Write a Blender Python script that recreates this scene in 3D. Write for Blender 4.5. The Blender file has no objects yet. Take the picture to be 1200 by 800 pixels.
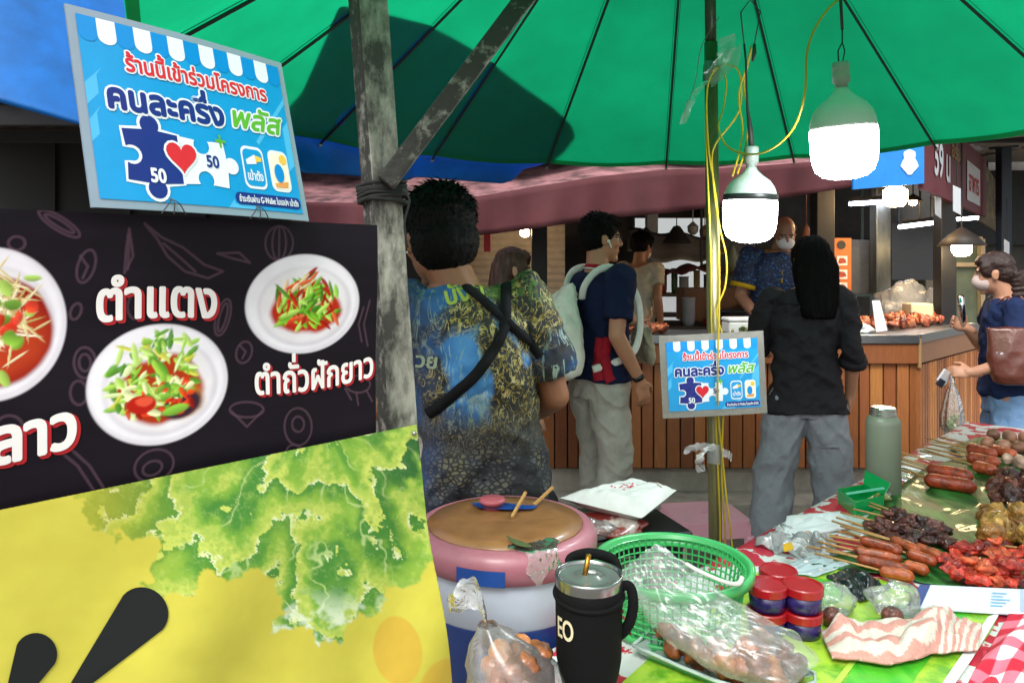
import bpy, bmesh, math, random
import numpy as np
from mathutils import Vector, Matrix, Euler, noise
from mathutils.geometry import tessellate_polygon
from mathutils.bvhtree import BVHTree

SC = bpy.context.scene
COL = SC.collection
R = math.radians
rng = random.Random(7)
nrng = np.random.default_rng(11)

# ------------------------------------------------------------------ camera, sky, sun, exposure
EYE = 1.48
F = 870.0
cam_d = bpy.data.cameras.new('camera')
cam_d.sensor_width = 36
cam_d.lens = 36 * F / 1200
cam_d.shift_y = -90 / 1200
cam_d.clip_start = 0.05
cam_d.clip_end = 2000
cam = bpy.data.objects.new('camera', cam_d)
COL.objects.link(cam)
cam.location = (0, 0, EYE)
cam.rotation_euler = (R(90), 0, 0)
SC.camera = cam

W = bpy.data.worlds.new('World')
SC.world = W
W.use_nodes = True
wn = W.node_tree.nodes
sky = wn.new('ShaderNodeTexSky')
sky.sky_type = 'NISHITA'
sky.sun_disc = False
sky.sun_elevation = R(52)
sky.sun_rotation = R(200)
sky.air_density = 1.0
sky.dust_density = 4.0
hs = wn.new('ShaderNodeHueSaturation')
hs.inputs['Saturation'].default_value = 0.12
W.node_tree.links.new(sky.outputs[0], hs.inputs['Color'])
W.node_tree.links.new(hs.outputs[0], wn['Background'].inputs['Color'])
wn['Background'].inputs['Strength'].default_value = 0.15

sun_d = bpy.data.lights.new('sun', 'SUN')
sun_d.energy = 1.4
sun_d.angle = R(25)
sun_d.color = (1.0, 0.97, 0.92)
sun = bpy.data.objects.new('sun', sun_d)
COL.objects.link(sun)
sun.rotation_euler = (R(38), 0, R(-20))

SC.view_settings.view_transform = 'Standard'
SC.view_settings.look = 'None'
SC.view_settings.gamma = 1
SC.view_settings.use_curve_mapping = False
SC.view_settings.exposure = 0.9
SC.render.engine = 'CYCLES'
SC.cycles.use_denoising = True
SC.cycles.max_bounces = 8
SC.cycles.transparent_max_bounces = 24
SC.cycles.diffuse_bounces = 4
SC.cycles.transmission_bounces = 6
SC.cycles.caustics_reflective = False
SC.cycles.caustics_refractive = False
SC.cycles.sample_clamp_indirect = 6

# ------------------------------------------------------------------ helpers
def P(px, py, z):
    return Vector(((px - 600) / F * z, z, EYE - (py - 310) / F * z))
TABLE = 0.75
def T(px, py, h=TABLE):
    z = (EYE - h) * F / (py - 310)
    return Vector(((px - 600) / F * z, z, h))
def lin(c):
    return c / 12.92 if c <= 0.04045 else ((c + 0.055) / 1.055) ** 2.4
def C(h, k=1.0):
    h = h.lstrip('#')
    return tuple(lin(int(h[i:i + 2], 16) / 255) * k for i in (0, 2, 4)) + (1,)
def C3(h, k=1.0):
    return np.array(C(h, k)[:3])

MATS = {}
def mat(name, col, rough=.6, metal=0.0, var=.15, scale=12.0, bump=0.0, bscale=80.0, spec=.5, stretch=(1, 1, 1), col2=None,
        contrast=None, coat=0.0, sheen=0.0, emit=None, estr=0.0):
    if name in MATS:
        return MATS[name]
    if isinstance(col, str): col = C(col)
    m = bpy.data.materials.new(name)
    m.use_nodes = True
    nt = m.node_tree
    b = nt.nodes['Principled BSDF']
    b.inputs['Roughness'].default_value = rough
    b.inputs['Metallic'].default_value = metal
    b.inputs['Specular IOR Level'].default_value = spec
    b.inputs['Coat Weight'].default_value = coat
    b.inputs['Sheen Weight'].default_value = sheen
    tc = nt.nodes.new('ShaderNodeTexCoord')
    mp = nt.nodes.new('ShaderNodeMapping')
    mp.inputs['Scale'].default_value = stretch
    nt.links.new(tc.outputs['Object'], mp.inputs[0])
    if var or col2:
        n = nt.nodes.new('ShaderNodeTexNoise')
        n.inputs['Scale'].default_value = scale
        n.inputs['Detail'].default_value = 6
        n.inputs['Roughness'].default_value = .65
        nt.links.new(mp.outputs[0], n.inputs['Vector'])
        rp = nt.nodes.new('ShaderNodeValToRGB')
        lo, hi = contrast or (.3, .7)
        rp.color_ramp.elements[0].position = lo
        rp.color_ramp.elements[1].position = hi
        if col2:
            if isinstance(col2, str): col2 = C(col2)
            a, c = col, col2
        else:
            a = tuple(x * (1 - var) for x in col[:3]) + (1,)
            c = tuple(min(1, x * (1 + var)) for x in col[:3]) + (1,)
        rp.color_ramp.elements[0].color = a
        rp.color_ramp.elements[1].color = c
        nt.links.new(n.outputs[0], rp.inputs[0])
        nt.links.new(rp.outputs[0], b.inputs['Base Color'])
        mr = nt.nodes.new('ShaderNodeMapRange')
        mr.inputs['To Min'].default_value = max(0, rough - .08)
        mr.inputs['To Max'].default_value = min(1, rough + .08)
        nt.links.new(n.outputs[0], mr.inputs[0])
        nt.links.new(mr.outputs[0], b.inputs['Roughness'])
    else:
        b.inputs['Base Color'].default_value = col
    if bump:
        n2 = nt.nodes.new('ShaderNodeTexNoise')
        n2.inputs['Scale'].default_value = bscale
        n2.inputs['Detail'].default_value = 5
        nt.links.new(mp.outputs[0], n2.inputs['Vector'])
        bp = nt.nodes.new('ShaderNodeBump')
        bp.inputs['Strength'].default_value = bump
        bp.inputs['Distance'].default_value = .01
        nt.links.new(n2.outputs[0], bp.inputs['Height'])
        nt.links.new(bp.outputs[0], b.inputs['Normal'])
    if emit:
        b.inputs['Emission Color'].default_value = C(emit) if isinstance(emit, str) else emit
        b.inputs['Emission Strength'].default_value = estr
    MATS[name] = m
    return m

def vmat(name, rough=.5, bump=0.0, bscale=80.0, spec=.5, coat=0.0, var=0.08, scale=40):
    """material that shows the mesh's colour attribute (printed colours, dyes, roasted meat)"""
    if name in MATS: return MATS[name]
    m = mat(name, (.5, .5, .5, 1), rough, var=0, bump=bump, bscale=bscale, spec=spec, coat=coat)
    nt = m.node_tree
    at = nt.nodes.new('ShaderNodeAttribute'); at.attribute_name = 'Col'
    n = nt.nodes.new('ShaderNodeTexNoise'); n.inputs['Scale'].default_value = scale; n.inputs['Detail'].default_value = 4
    tc = nt.nodes.new('ShaderNodeTexCoord'); nt.links.new(tc.outputs['Object'], n.inputs['Vector'])
    mr = nt.nodes.new('ShaderNodeMapRange'); mr.inputs['To Min'].default_value = 1 - var * 2; mr.inputs['To Max'].default_value = 1 + var * 2
    nt.links.new(n.outputs[0], mr.inputs[0])
    vm = nt.nodes.new('ShaderNodeVectorMath'); vm.operation = 'SCALE'
    nt.links.new(at.outputs['Color'], vm.inputs[0]); nt.links.new(mr.outputs[0], vm.inputs['Scale'])
    nt.links.new(vm.outputs[0], nt.nodes['Principled BSDF'].inputs['Base Color'])
    return m

def film(name, alpha=.3, tint=(.9, .92, .93, 1), rough=.16, bump=.3, bscale=22):
    """thin clear plastic: mostly see-through, with a gloss and a milky share"""
    if name in MATS: return MATS[name]
    m = bpy.data.materials.new(name); m.use_nodes = True
    nt = m.node_tree; nt.nodes.remove(nt.nodes['Principled BSDF'])
    out = nt.nodes['Material Output']
    tr = nt.nodes.new('ShaderNodeBsdfTransparent'); tr.inputs[0].default_value = (.97, .98, .98, 1)
    gl = nt.nodes.new('ShaderNodeBsdfGlossy'); gl.inputs['Roughness'].default_value = rough
    df = nt.nodes.new('ShaderNodeBsdfDiffuse'); df.inputs[0].default_value = tint
    tl = nt.nodes.new('ShaderNodeBsdfTranslucent'); tl.inputs[0].default_value = tint
    mx0 = nt.nodes.new('ShaderNodeMixShader'); mx0.inputs[0].default_value = .5
    nt.links.new(df.outputs[0], mx0.inputs[1]); nt.links.new(tl.outputs[0], mx0.inputs[2])
    mx1 = nt.nodes.new('ShaderNodeMixShader'); mx1.inputs[0].default_value = alpha * .6
    nt.links.new(tr.outputs[0], mx1.inputs[1]); nt.links.new(mx0.outputs[0], mx1.inputs[2])
    fr = nt.nodes.new('ShaderNodeFresnel'); fr.inputs['IOR'].default_value = 1.5
    mt = nt.nodes.new('ShaderNodeMath'); mt.operation = 'MULTIPLY_ADD'; mt.inputs[1].default_value = .9; mt.inputs[2].default_value = alpha * .10
    mt.use_clamp = True
    nt.links.new(fr.outputs[0], mt.inputs[0])
    mx2 = nt.nodes.new('ShaderNodeMixShader')
    nt.links.new(mt.outputs[0], mx2.inputs[0]); nt.links.new(mx1.outputs[0], mx2.inputs[1]); nt.links.new(gl.outputs[0], mx2.inputs[2])
    tc = nt.nodes.new('ShaderNodeTexCoord')
    n = nt.nodes.new('ShaderNodeTexNoise'); n.inputs['Scale'].default_value = bscale; n.inputs['Detail'].default_value = 3
    n.inputs['Distortion'].default_value = 1.5
    nt.links.new(tc.outputs['Object'], n.inputs['Vector'])
    bp = nt.nodes.new('ShaderNodeBump'); bp.inputs['Strength'].default_value = bump; bp.inputs['Distance'].default_value = .02
    nt.links.new(n.outputs[0], bp.inputs['Height'])
    for s in (gl, df): nt.links.new(bp.outputs[0], s.inputs['Normal'])
    nt.links.new(bp.outputs[0], fr.inputs['Normal'])
    nt.links.new(mx2.outputs[0], out.inputs['Surface'])
    MATS[name] = m
    return m

def cloth_through(name, col, tcol, rough=.8, share=.6, var=.08, scale=6):
    """fabric that lets daylight through"""
    m = mat(name, col, rough, var=var, scale=scale, bump=.15, bscale=300)
    nt = m.node_tree; b = nt.nodes['Principled BSDF']; out = nt.nodes['Material Output']
    tl = nt.nodes.new('ShaderNodeBsdfTranslucent'); tl.inputs[0].default_value = C(tcol) if isinstance(tcol, str) else tcol
    tc = nt.nodes.new('ShaderNodeTexCoord'); prev = tl.inputs[0].default_value[:]; fac = None
    for sc_, det, lo, hi in ((1.6, 5, .80, 1.12), (7, 6, .90, 1.06), (420, 1, .90, 1.08)):
        n = nt.nodes.new('ShaderNodeTexNoise'); n.inputs['Scale'].default_value = sc_; n.inputs['Detail'].default_value = det; nt.links.new(tc.outputs['Object'], n.inputs['Vector'])
        mr = nt.nodes.new('ShaderNodeMapRange'); mr.inputs['From Min'].default_value = .3; mr.inputs['From Max'].default_value = .7; mr.inputs['To Min'].default_value = lo; mr.inputs['To Max'].default_value = hi; nt.links.new(n.outputs[0], mr.inputs[0])
        if fac is None: fac = mr.outputs[0]
        else:
            mu = nt.nodes.new('ShaderNodeMath'); mu.operation = 'MULTIPLY'; nt.links.new(fac, mu.inputs[0]); nt.links.new(mr.outputs[0], mu.inputs[1]); fac = mu.outputs[0]
    vs_ = nt.nodes.new('ShaderNodeVectorMath'); vs_.operation = 'SCALE'; vs_.inputs[0].default_value = prev[:3]; nt.links.new(fac, vs_.inputs['Scale']); nt.links.new(vs_.outputs[0], tl.inputs[0])
    mx = nt.nodes.new('ShaderNodeMixShader'); mx.inputs[0].default_value = share
    nt.links.new(b.outputs[0], mx.inputs[1]); nt.links.new(tl.outputs[0], mx.inputs[2]); nt.links.new(mx.outputs[0], out.inputs['Surface'])
    return m

def emis(name, col, s):
    if name in MATS: return MATS[name]
    m = bpy.data.materials.new(name); m.use_nodes = True
    b = m.node_tree.nodes['Principled BSDF']
    b.inputs['Base Color'].default_value = (.9, .9, .9, 1)
    b.inputs['Emission Color'].default_value = C(col); b.inputs['Emission Strength'].default_value = s
    MATS[name] = m
    return m

class MB:
    def __init__(s): s.v = []; s.f = []; s.c = []
    def add(s, vs, fs, col=None):
        o = len(s.v); s.v += [tuple(x) for x in vs]; s.f += [tuple(i + o for i in f) for f in fs]
        s.c += [tuple(col) if col is not None else (1, 1, 1)] * len(vs)
        return s
    def box(s, c, size, M=None, col=None):
        x, y, z = (a / 2 for a in size); vs = [Vector((i * x, j * y, k * z)) for i in (-1, 1) for j in (-1, 1) for k in (-1, 1)]
        if M is not None: vs = [M @ v for v in vs]
        c = Vector(c)
        return s.add([v + c for v in vs], [(0, 1, 3, 2), (4, 6, 7, 5), (0, 4, 5, 1), (2, 3, 7, 6), (0, 2, 6, 4), (1, 5, 7, 3)], col)
    def beam(s, p, q, w, h, up=(0, 0, 1), col=None):
        p, q = Vector(p), Vector(q); d = (q - p); L = d.length; d.normalize()
        u = Vector(up); x = d.cross(u)
        if x.length < 1e-4: x = d.cross(Vector((1, 0, 0)))
        x.normalize(); z = x.cross(d)
        M = Matrix((x, d, z)).transposed()
        return s.box((p + q) / 2, (w, L, h), M, col)
    def tube(s, pts, rad, n=8, caps=True, col=None, flat=1.0, upv=None):
        pts = [Vector(p) for p in pts]; m = len(pts)
        rad = rad if hasattr(rad, '__len__') else [rad] * m
        vs = []; prev = None
        for i in range(m):
            d = (pts[min(i + 1, m - 1)] - pts[max(i - 1, 0)])
            if d.length < 1e-9: d = Vector((0, 0, 1))
            d.normalize()
            if prev is None:
                a = Vector(upv) if upv is not None else (Vector((0, 0, 1)) if abs(d.z) < .9 else Vector((1, 0, 0)))
                x = d.cross(a).normalized()
            else:
                x = (prev - d * prev.dot(d))
                if x.length < 1e-6: x = d.orthogonal()
                x.normalize()
            prev = x; y = d.cross(x)
            for k in range(n):
                t = 2 * math.pi * k / n
                vs.append(pts[i] + (x * math.cos(t) + y * math.sin(t) * flat) * rad[i])
        fs = [(i * n + k, i * n + (k + 1) % n, (i + 1) * n + (k + 1) % n, (i + 1) * n + k) for i in range(m - 1) for k in range(n)]
        if caps: fs += [tuple(range(n - 1, -1, -1)), tuple(range((m - 1) * n, m * n))]
        return s.add(vs, fs, col)
    def rc(s, p, r0, q, r1, n=12, col=None):
        p, q = Vector(p), Vector(q); d = (q - p)
        if d.length < 1e-6: d = Vector((0, 0, 1e-4))
        u = d.normalized(); pts = []; rad = []
        for t in (80, 55, 28): pts.append(p - u * r0 * math.sin(R(t))); rad.append(r0 * math.cos(R(t)))
        pts += [p, q]; rad += [r0, r1]
        for t in (28, 55, 80): pts.append(q + u * r1 * math.sin(R(t))); rad.append(r1 * math.cos(R(t)))
        return s.tube(pts, rad, n, True, col)
    def el(s, c, r, M=None, nu=14, nv=9, col=None):
        c = Vector(c); vs = []; fs = []
        for j in range(nv + 1):
            a = math.pi * (j + .08) / (nv + .16)
            for i in range(nu):
                b = 2 * math.pi * i / nu
                v = Vector((r[0] * math.sin(a) * math.cos(b), r[1] * math.sin(a) * math.sin(b), r[2] * math.cos(a)))
                vs.append((M @ v if M is not None else v) + c)
        fs = [(j * nu + i, (j + 1) * nu + i, (j + 1) * nu + (i + 1) % nu, j * nu + (i + 1) % nu) for j in range(nv) for i in range(nu)]
        fs += [tuple(range(nu)), tuple(nv * nu + i for i in range(nu - 1, -1, -1))]
        return s.add(vs, fs, col)
    def loft(s, rings, n=20, col=None, sq=2.0):
        """rings: (centre, rx, ry) horizontal superellipses, bottom to top"""
        vs = []
        for c, rx, ry in rings:
            for k in range(n):
                t = 2 * math.pi * k / n; ct, st = math.cos(t), math.sin(t)
                vs.append(Vector(c) + Vector((rx * math.copysign(abs(ct) ** (2 / sq), ct), ry * math.copysign(abs(st) ** (2 / sq), st), 0)))
        m = len(rings)
        fs = [(i * n + k, i * n + (k + 1) % n, (i + 1) * n + (k + 1) % n, (i + 1) * n + k) for i in range(m - 1) for k in range(n)]
        fs += [tuple(range(n - 1, -1, -1)), tuple(range((m - 1) * n, m * n))]
        return s.add(vs, fs, col)
    def lathe(s, prof, c=(0, 0, 0), n=32, M=None, caps=True, col=None):
        c = Vector(c); vs = []
        for r, z in prof:
            for k in range(n):
                t = 2 * math.pi * k / n; v = Vector((r * math.cos(t), r * math.sin(t), z))
                vs.append((M @ v if M is not None else v) + c)
        m = len(prof)
        fs = [(i * n + k, i * n + (k + 1) % n, (i + 1) * n + (k + 1) % n, (i + 1) * n + k) for i in range(m - 1) for k in range(n)]
        if caps: fs += [tuple(range(n - 1, -1, -1)), tuple(range((m - 1) * n, m * n))]
        return s.add(vs, fs, col)
    def grid(s, fn, nu, nv, colfn=None):
        o = len(s.v)
        for j in range(nv + 1):
            for i in range(nu + 1):
                u, v = i / nu, j / nv
                s.v.append(tuple(fn(u, v))); s.c.append(tuple(colfn(u, v)) if colfn else (1, 1, 1))
        w = nu + 1
        s.f += [(o + j * w + i, o + j * w + i + 1, o + (j + 1) * w + i + 1, o + (j + 1) * w + i) for j in range(nv) for i in range(nu)]
        return s
    def poly(s, pts, holes=(), col=None, thick=0, nrm=None):
        loops = [[Vector(p) for p in pts]] + [[Vector(p) for p in h] for h in holes]
        flat = [v for l in loops for v in l]
        tris = tessellate_polygon(loops)
        if thick:
            nrm = Vector(nrm) * thick; m = len(flat)
            vs = flat + [v - nrm for v in flat]
            fs = [tuple(t) for t in tris] + [tuple(i + m for i in reversed(t)) for t in tris]
            o = 0
            for l in loops:
                k = len(l); fs += [(o + i, o + (i + 1) % k, o + (i + 1) % k + m, o + i + m) for i in range(k)]; o += k
            return s.add(vs, fs, col)
        return s.add(flat, [tuple(t) for t in tris], col)
    def mesh(s, name):
        me = bpy.data.meshes.new(name); me.from_pydata(s.v, [], s.f); me.update()
        return me
    def build(s, name, m, parent=None, smooth=False, bevel=0, color=False, solid=0, subd=0, fixn=False):
        me = s.mesh(name)
        if fixn:
            bm = bmesh.new(); bm.from_mesh(me); bmesh.ops.recalc_face_normals(bm, faces=bm.faces); bm.to_mesh(me); bm.free()
        if color: setcol(me, np.array(s.c))
        o = link(name, me, m, parent)
        if smooth: me.polygons.foreach_set('use_smooth', [True] * len(me.polygons))
        if bevel:
            b = o.modifiers.new('bevel', 'BEVEL'); b.width = bevel; b.segments = 2; b.limit_method = 'ANGLE'; b.angle_limit = R(40)
        if solid:
            b = o.modifiers.new('solid', 'SOLIDIFY'); b.thickness = solid; b.offset = 0
        if subd:
            b = o.modifiers.new('sub', 'SUBSURF'); b.levels = subd; b.render_levels = subd
        return o

def link(name, me, m, parent=None):
    o = bpy.data.objects.new(name, me); COL.objects.link(o)
    if m is not None:
        for x in (m if isinstance(m, (list, tuple)) else [m]): me.materials.append(x)
    if parent is not None:
        o.parent = parent
        o.matrix_parent_inverse = world_of(parent).inverted() if not is_local(parent) else Matrix()
    return o
LOCAL = set()
def is_local(o):
    while o is not None:
        if o.name in LOCAL: return True
        o = o.parent
    return False
def world_of(o):
    M = Matrix.LocRotScale(o.location, o.rotation_euler, None)
    if o.parent: M = world_of(o.parent) @ o.matrix_parent_inverse @ M
    return M
def setcol(me, cols):
    a = me.color_attributes.new('Col', 'FLOAT_COLOR', 'POINT')
    n = len(me.vertices); arr = np.ones((n, 4), np.float32); arr[:, :3] = cols[:n]
    a.data.foreach_set('color', arr.ravel())
def coords(me):
    a = np.empty(len(me.vertices) * 3, np.float32); me.vertices.foreach_get('co', a); return a.reshape(-1, 3)

def tag(o, label=None, cat=None, group=None, kind=None):
    if label: o['label'] = label
    if cat: o['category'] = cat
    if group: o['group'] = group
    if kind: o['kind'] = kind
    return o
def thing(name, label, cat, loc=(0, 0, 0), rz=0, group=None, local=False):
    """an Empty at the thing's base; local=True: its parts are modelled about the origin"""
    o = bpy.data.objects.new(name, None); COL.objects.link(o); o.empty_display_size = .05
    o.location = loc; o.rotation_euler = (0, 0, rz)
    if local: LOCAL.add(o.name)
    return tag(o, label, cat, group)
def dup(root, loc=None, rot=None, label=None, scale=None):
    r = root.copy(); COL.objects.link(r)
    if loc is not None: r.location = loc
    if rot is not None: r.rotation_euler = rot
    if scale is not None: r.scale = (scale,) * 3
    if label: r['label'] = label
    def kids(a, b):
        for ch in [c for c in CH.get(a.name, [])]:
            c = ch.copy(); COL.objects.link(c); c.parent = b; CH.setdefault(b.name, []).append(c); kids(ch, c)
    kids(root, r)
    return r
CH = {}
_link = link
def link(name, me, m, parent=None):
    o = _link(name, me, m, parent)
    if parent is not None: CH.setdefault(parent.name, []).append(o)
    return o

def remeshed(name, mb, vox, m, parent=None, it=3, fn=None, colfn=None, ops=None, keep=True):
    """the closed shapes in mb become ONE continuous smooth skin"""
    me = mb.mesh('tmp'); o = bpy.data.objects.new('tmp', me); COL.objects.link(o)
    r = o.modifiers.new('r', 'REMESH'); r.mode = 'VOXEL'; r.voxel_size = vox
    if it:
        s = o.modifiers.new('s', 'SMOOTH'); s.iterations = it; s.factor = .5
    dg = bpy.context.evaluated_depsgraph_get()
    me2 = bpy.data.meshes.new_from_object(o.evaluated_get(dg)); bpy.data.objects.remove(o); bpy.data.meshes.remove(me)
    me2.name = name; me2.materials.clear()
    if fn:
        co = coords(me2); no = np.empty(len(co) * 3, np.float32); me2.vertices.foreach_get('normal', no); no = no.reshape(-1, 3)
        me2.vertices.foreach_set('co', np.ascontiguousarray(fn(co, no), np.float32).ravel()); me2.update()
    if colfn: setcol(me2, colfn(coords(me2)))
    me2.polygons.foreach_set('use_smooth', [True] * len(me2.polygons))
    return link(name, me2, m, parent)

# value noise in numpy
def _h(ix, iy, iz, seed):
    n = (ix.astype(np.int64) * 374761393 + iy.astype(np.int64) * 668265263 + iz.astype(np.int64) * 2147483647 + seed * 1274126177) & 0xffffffff
    n = ((n ^ (n >> 13)) * 1274126177) & 0xffffffff
    n = ((n ^ (n >> 16)) * 2246822519) & 0xffffffff
    return ((n ^ (n >> 15)) & 0xffffff) / 0xffffff
def vnoise(x, y, z=None, seed=0):
    x = np.asarray(x, float); y = np.asarray(y, float); z = np.zeros_like(x) if z is None else np.asarray(z, float)
    ix, iy, iz = np.floor(x), np.floor(y), np.floor(z); fx, fy, fz = x - ix, y - iy, z - iz
    fx, fy, fz = (t * t * (3 - 2 * t) for t in (fx, fy, fz)); r = 0
    for a in (0, 1):
        for b in (0, 1):
            for c in (0, 1):
                r = r + _h(ix + a, iy + b, iz + c, seed) * (fx if a else 1 - fx) * (fy if b else 1 - fy) * (fz if c else 1 - fz)
    return r
def fbm(x, y, z=None, oct=4, seed=0, gain=.5):
    r = 0; a = 1; t = 0; x = np.asarray(x, float); y = np.asarray(y, float)
    z = np.zeros_like(x) if z is None else np.asarray(z, float)
    for i in range(oct):
        r = r + a * vnoise(x, y, z, seed + i * 17); t += a; a *= gain; x, y, z = x * 2.03, y * 2.03, z * 2.03
    return r / t
def sstep(a, b, x):
    t = np.clip((x - a) / (b - a), 0, 1); return t * t * (3 - 2 * t)
def mixc(a, b, t):
    t = np.asarray(t)[..., None]; return a * (1 - t) + b * t

# ------------------------------------------------------------------ printed lettering
_tc = bpy.data.curves.new('type', 'FONT'); _to = bpy.data.objects.new('type', _tc); COL.objects.link(_to)
_GC = {}
UP = set('่้๊๋์'); VW = set('ัิีึืํ')
def glyphs(s):
    """per character: list of outline loops in em units"""
    if s in _GC: return _GC[s]
    res = []; n0 = 0; dg = bpy.context.evaluated_depsgraph_get()
    for i in range(len(s)):
        _tc.body = s[:i + 1]; _to.update_tag(); bpy.context.view_layer.update()
        ev = _to.evaluated_get(bpy.context.evaluated_depsgraph_get())
        cu = _to.to_curve(bpy.context.evaluated_depsgraph_get())
        loops = []
        for sp in list(cu.splines)[n0:]:
            pts = []
            bp = sp.bezier_points
            for k in range(len(bp)):
                a, b = bp[k], bp[(k + 1) % len(bp)]
                straight = (a.handle_right - a.co).length < 1e-5 and (b.handle_left - b.co).length < 1e-5
                for t in ((0,) if straight else (0, .25, .5, .75)):
                    q = a.co * (1 - t) ** 3 + a.handle_right * 3 * t * (1 - t) ** 2 + b.handle_left * 3 * t * t * (1 - t) + b.co * t ** 3
                    pts.append((q.x, q.y))
            if len(pts) > 2: loops.append(pts)
        n0 = len(cu.splines); _to.to_curve_clear()
        if s[i] in UP and i and (s[i - 1] in VW or (i + 1 < len(s) and s[i + 1] == 'ำ')):
            loops = [[(x, y + .17) for x, y in l] for l in loops]
        res.append(loops)
    _GC[s] = res
    return res
for _s in ('ตำแตง', 'ตำถั่วฝักยาว', 'ตำลาว', 'ร้านนี้เข้าร่วมโครงการ', 'คนละครึ่ง', 'พลัส', '50', 'เป๋าตัง', 'ชำระเงินผ่าน G-Wallet ในแอปฯ เป๋าตัง', '59 น', 'อร่อย', 'อาหาร', 'EO', 'บังคะ', 'วย'):
    glyphs(_s)
bpy.data.objects.remove(_to)
def tess(loops):
    """fill a glyph: every outer outline with only its own holes"""
    A = [sum(l[i][0] * l[(i + 1) % len(l)][1] - l[(i + 1) % len(l)][0] * l[i][1] for i in range(len(l))) for l in loops]
    sg = math.copysign(1, max(A, key=abs)); off = []; o = 0
    for l in loops: off.append(o); o += len(l)
    def inside(p, l):
        c = False
        for i in range(len(l)):
            (x0, y0), (x1, y1) = l[i], l[(i + 1) % len(l)]
            if (y0 > p[1]) != (y1 > p[1]) and p[0] < (x1 - x0) * (p[1] - y0) / (y1 - y0) + x0: c = not c
        return c
    out = []; outer = [i for i in range(len(loops)) if A[i] * sg > 0]; holes = [i for i in range(len(loops)) if A[i] * sg <= 0]
    for i in outer:
        mine = [i] + [h for h in holes if inside(loops[h][0], loops[i])]; idx = [off[k] + j for k in mine for j in range(len(loops[k]))]
        out += [tuple(idx[a] for a in t) for t in tessellate_polygon([[Vector((x, y, 0)) for x, y in loops[k]] for k in mine])]
    return out
def lettering(name, frame, s, u, v, w, h, m, parent, lift, bold=0.0, place=None, n=8, slant=0.0):
    """text whose ink box (w wide, letter height h) is centred at (u, v) of the frame; bold = ink spread (same units)"""
    gl = glyphs(s); xs = [x for g in gl for l in g for x, y in l]
    x0, x1 = min(xs), max(xs); sx = w / (x1 - x0); sy = h / .55
    mb = MB(); step = 0
    offs = [(0, 0)] if not bold else [(bold * math.cos(2 * math.pi * k / n), bold * math.sin(2 * math.pi * k / n)) for k in range(n)] + [(0, 0)]
    for g in gl:
        if not g: continue
        tris = tess(g)
        flat = [p for l in g for p in l]
        for k, (dx, dy) in enumerate(offs):
            vs = []
            for x, y in flat:
                a = (x - (x0 + x1) / 2) * sx + dx; b = (y - .275) * sy + dy; a += slant * b
                if place: a, b = place(a, b)
                vs.append(frame(u + a, v + b, lift + k * 1.5e-5))
            mb.add(vs, [tuple(t) for t in tris])
    return mb.build(name, m, parent)
def flatpoly(name, frame, loops, m, parent, lift, mb=None):
    b = mb or MB()
    b.poly([frame(x, y, lift) for x, y in loops[0]], [[frame(x, y, lift) for x, y in l] for l in loops[1:]])
    return b if mb else b.build(name, m, parent)
def circ(cx, cy, rx, ry=None, n=24, a0=0, a1=360):
    ry = ry or rx
    k = n if a1 - a0 >= 360 else n + 1
    return [(cx + rx * math.cos(R(a0 + (a1 - a0) * i / n)), cy + ry * math.sin(R(a0 + (a1 - a0) * i / n))) for i in range(k)]
def rrect(x0, y0, x1, y1, r, n=6):
    p = []
    for cx, cy, a in ((x1 - r, y1 - r, 0), (x0 + r, y1 - r, 90), (x0 + r, y0 + r, 180), (x1 - r, y0 + r, 270)):
        p += [(cx + r * math.cos(R(a + 90 * i / n)), cy + r * math.sin(R(a + 90 * i / n))) for i in range(n + 1)]
    return p
def smooth_path(pts, k=6):
    pts = [Vector(p) for p in pts]; out = []
    for i in range(len(pts) - 1):
        a, b, c, d = pts[max(i - 1, 0)], pts[i], pts[i + 1], pts[min(i + 2, len(pts) - 1)]
        for j in range(k):
            t = j / k
            out.append(.5 * ((2 * b) + (c - a) * t + (2 * a - 5 * b + 4 * c - d) * t * t + (3 * b - a - 3 * c + d) * t ** 3))
    return out + [pts[-1]]

# ================================================================== SETTING
def plainground():
    mb = MB(); mb.grid(lambda u, v: ((u - .5) * 300, -60 + v * 360, 0), 4, 4)
    o = mb.build('ground', mat('paving', '#6b675f', .85, var=.3, scale=3, bump=.4, bscale=40)); tag(o, kind='structure')
plainground()
mb = MB()
mb.box((1.6, 4.41, .07), (7.4, .48, .14)).box((1.6, 7.2, .14), (7.4, 5.6, .28))
o = mb.build('step', mat('step_concrete', '#9c968a', .9, var=.3, scale=5, bump=.5, bscale=30), bevel=.008); tag(o, kind='structure')

def U2(s, t=0.0, h=0.0):
    """stall line: s along it (45 degrees into the picture), t towards the customer, h above ground"""
    k = .70710678
    return Vector((s * k + t * k, 1.33 + s * k - t * k, h))
def SH(px, py, t=0.0):
    a = (px - 600) / F; d = 1.33 - t * 2 * .70710678
    z = d / (1 - a); x = a * z
    return ((x - t * .70710678) / .70710678, EYE - (py - 310) / F * z)
def UV(px, py): return Vector(SH(px, py))

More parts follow.
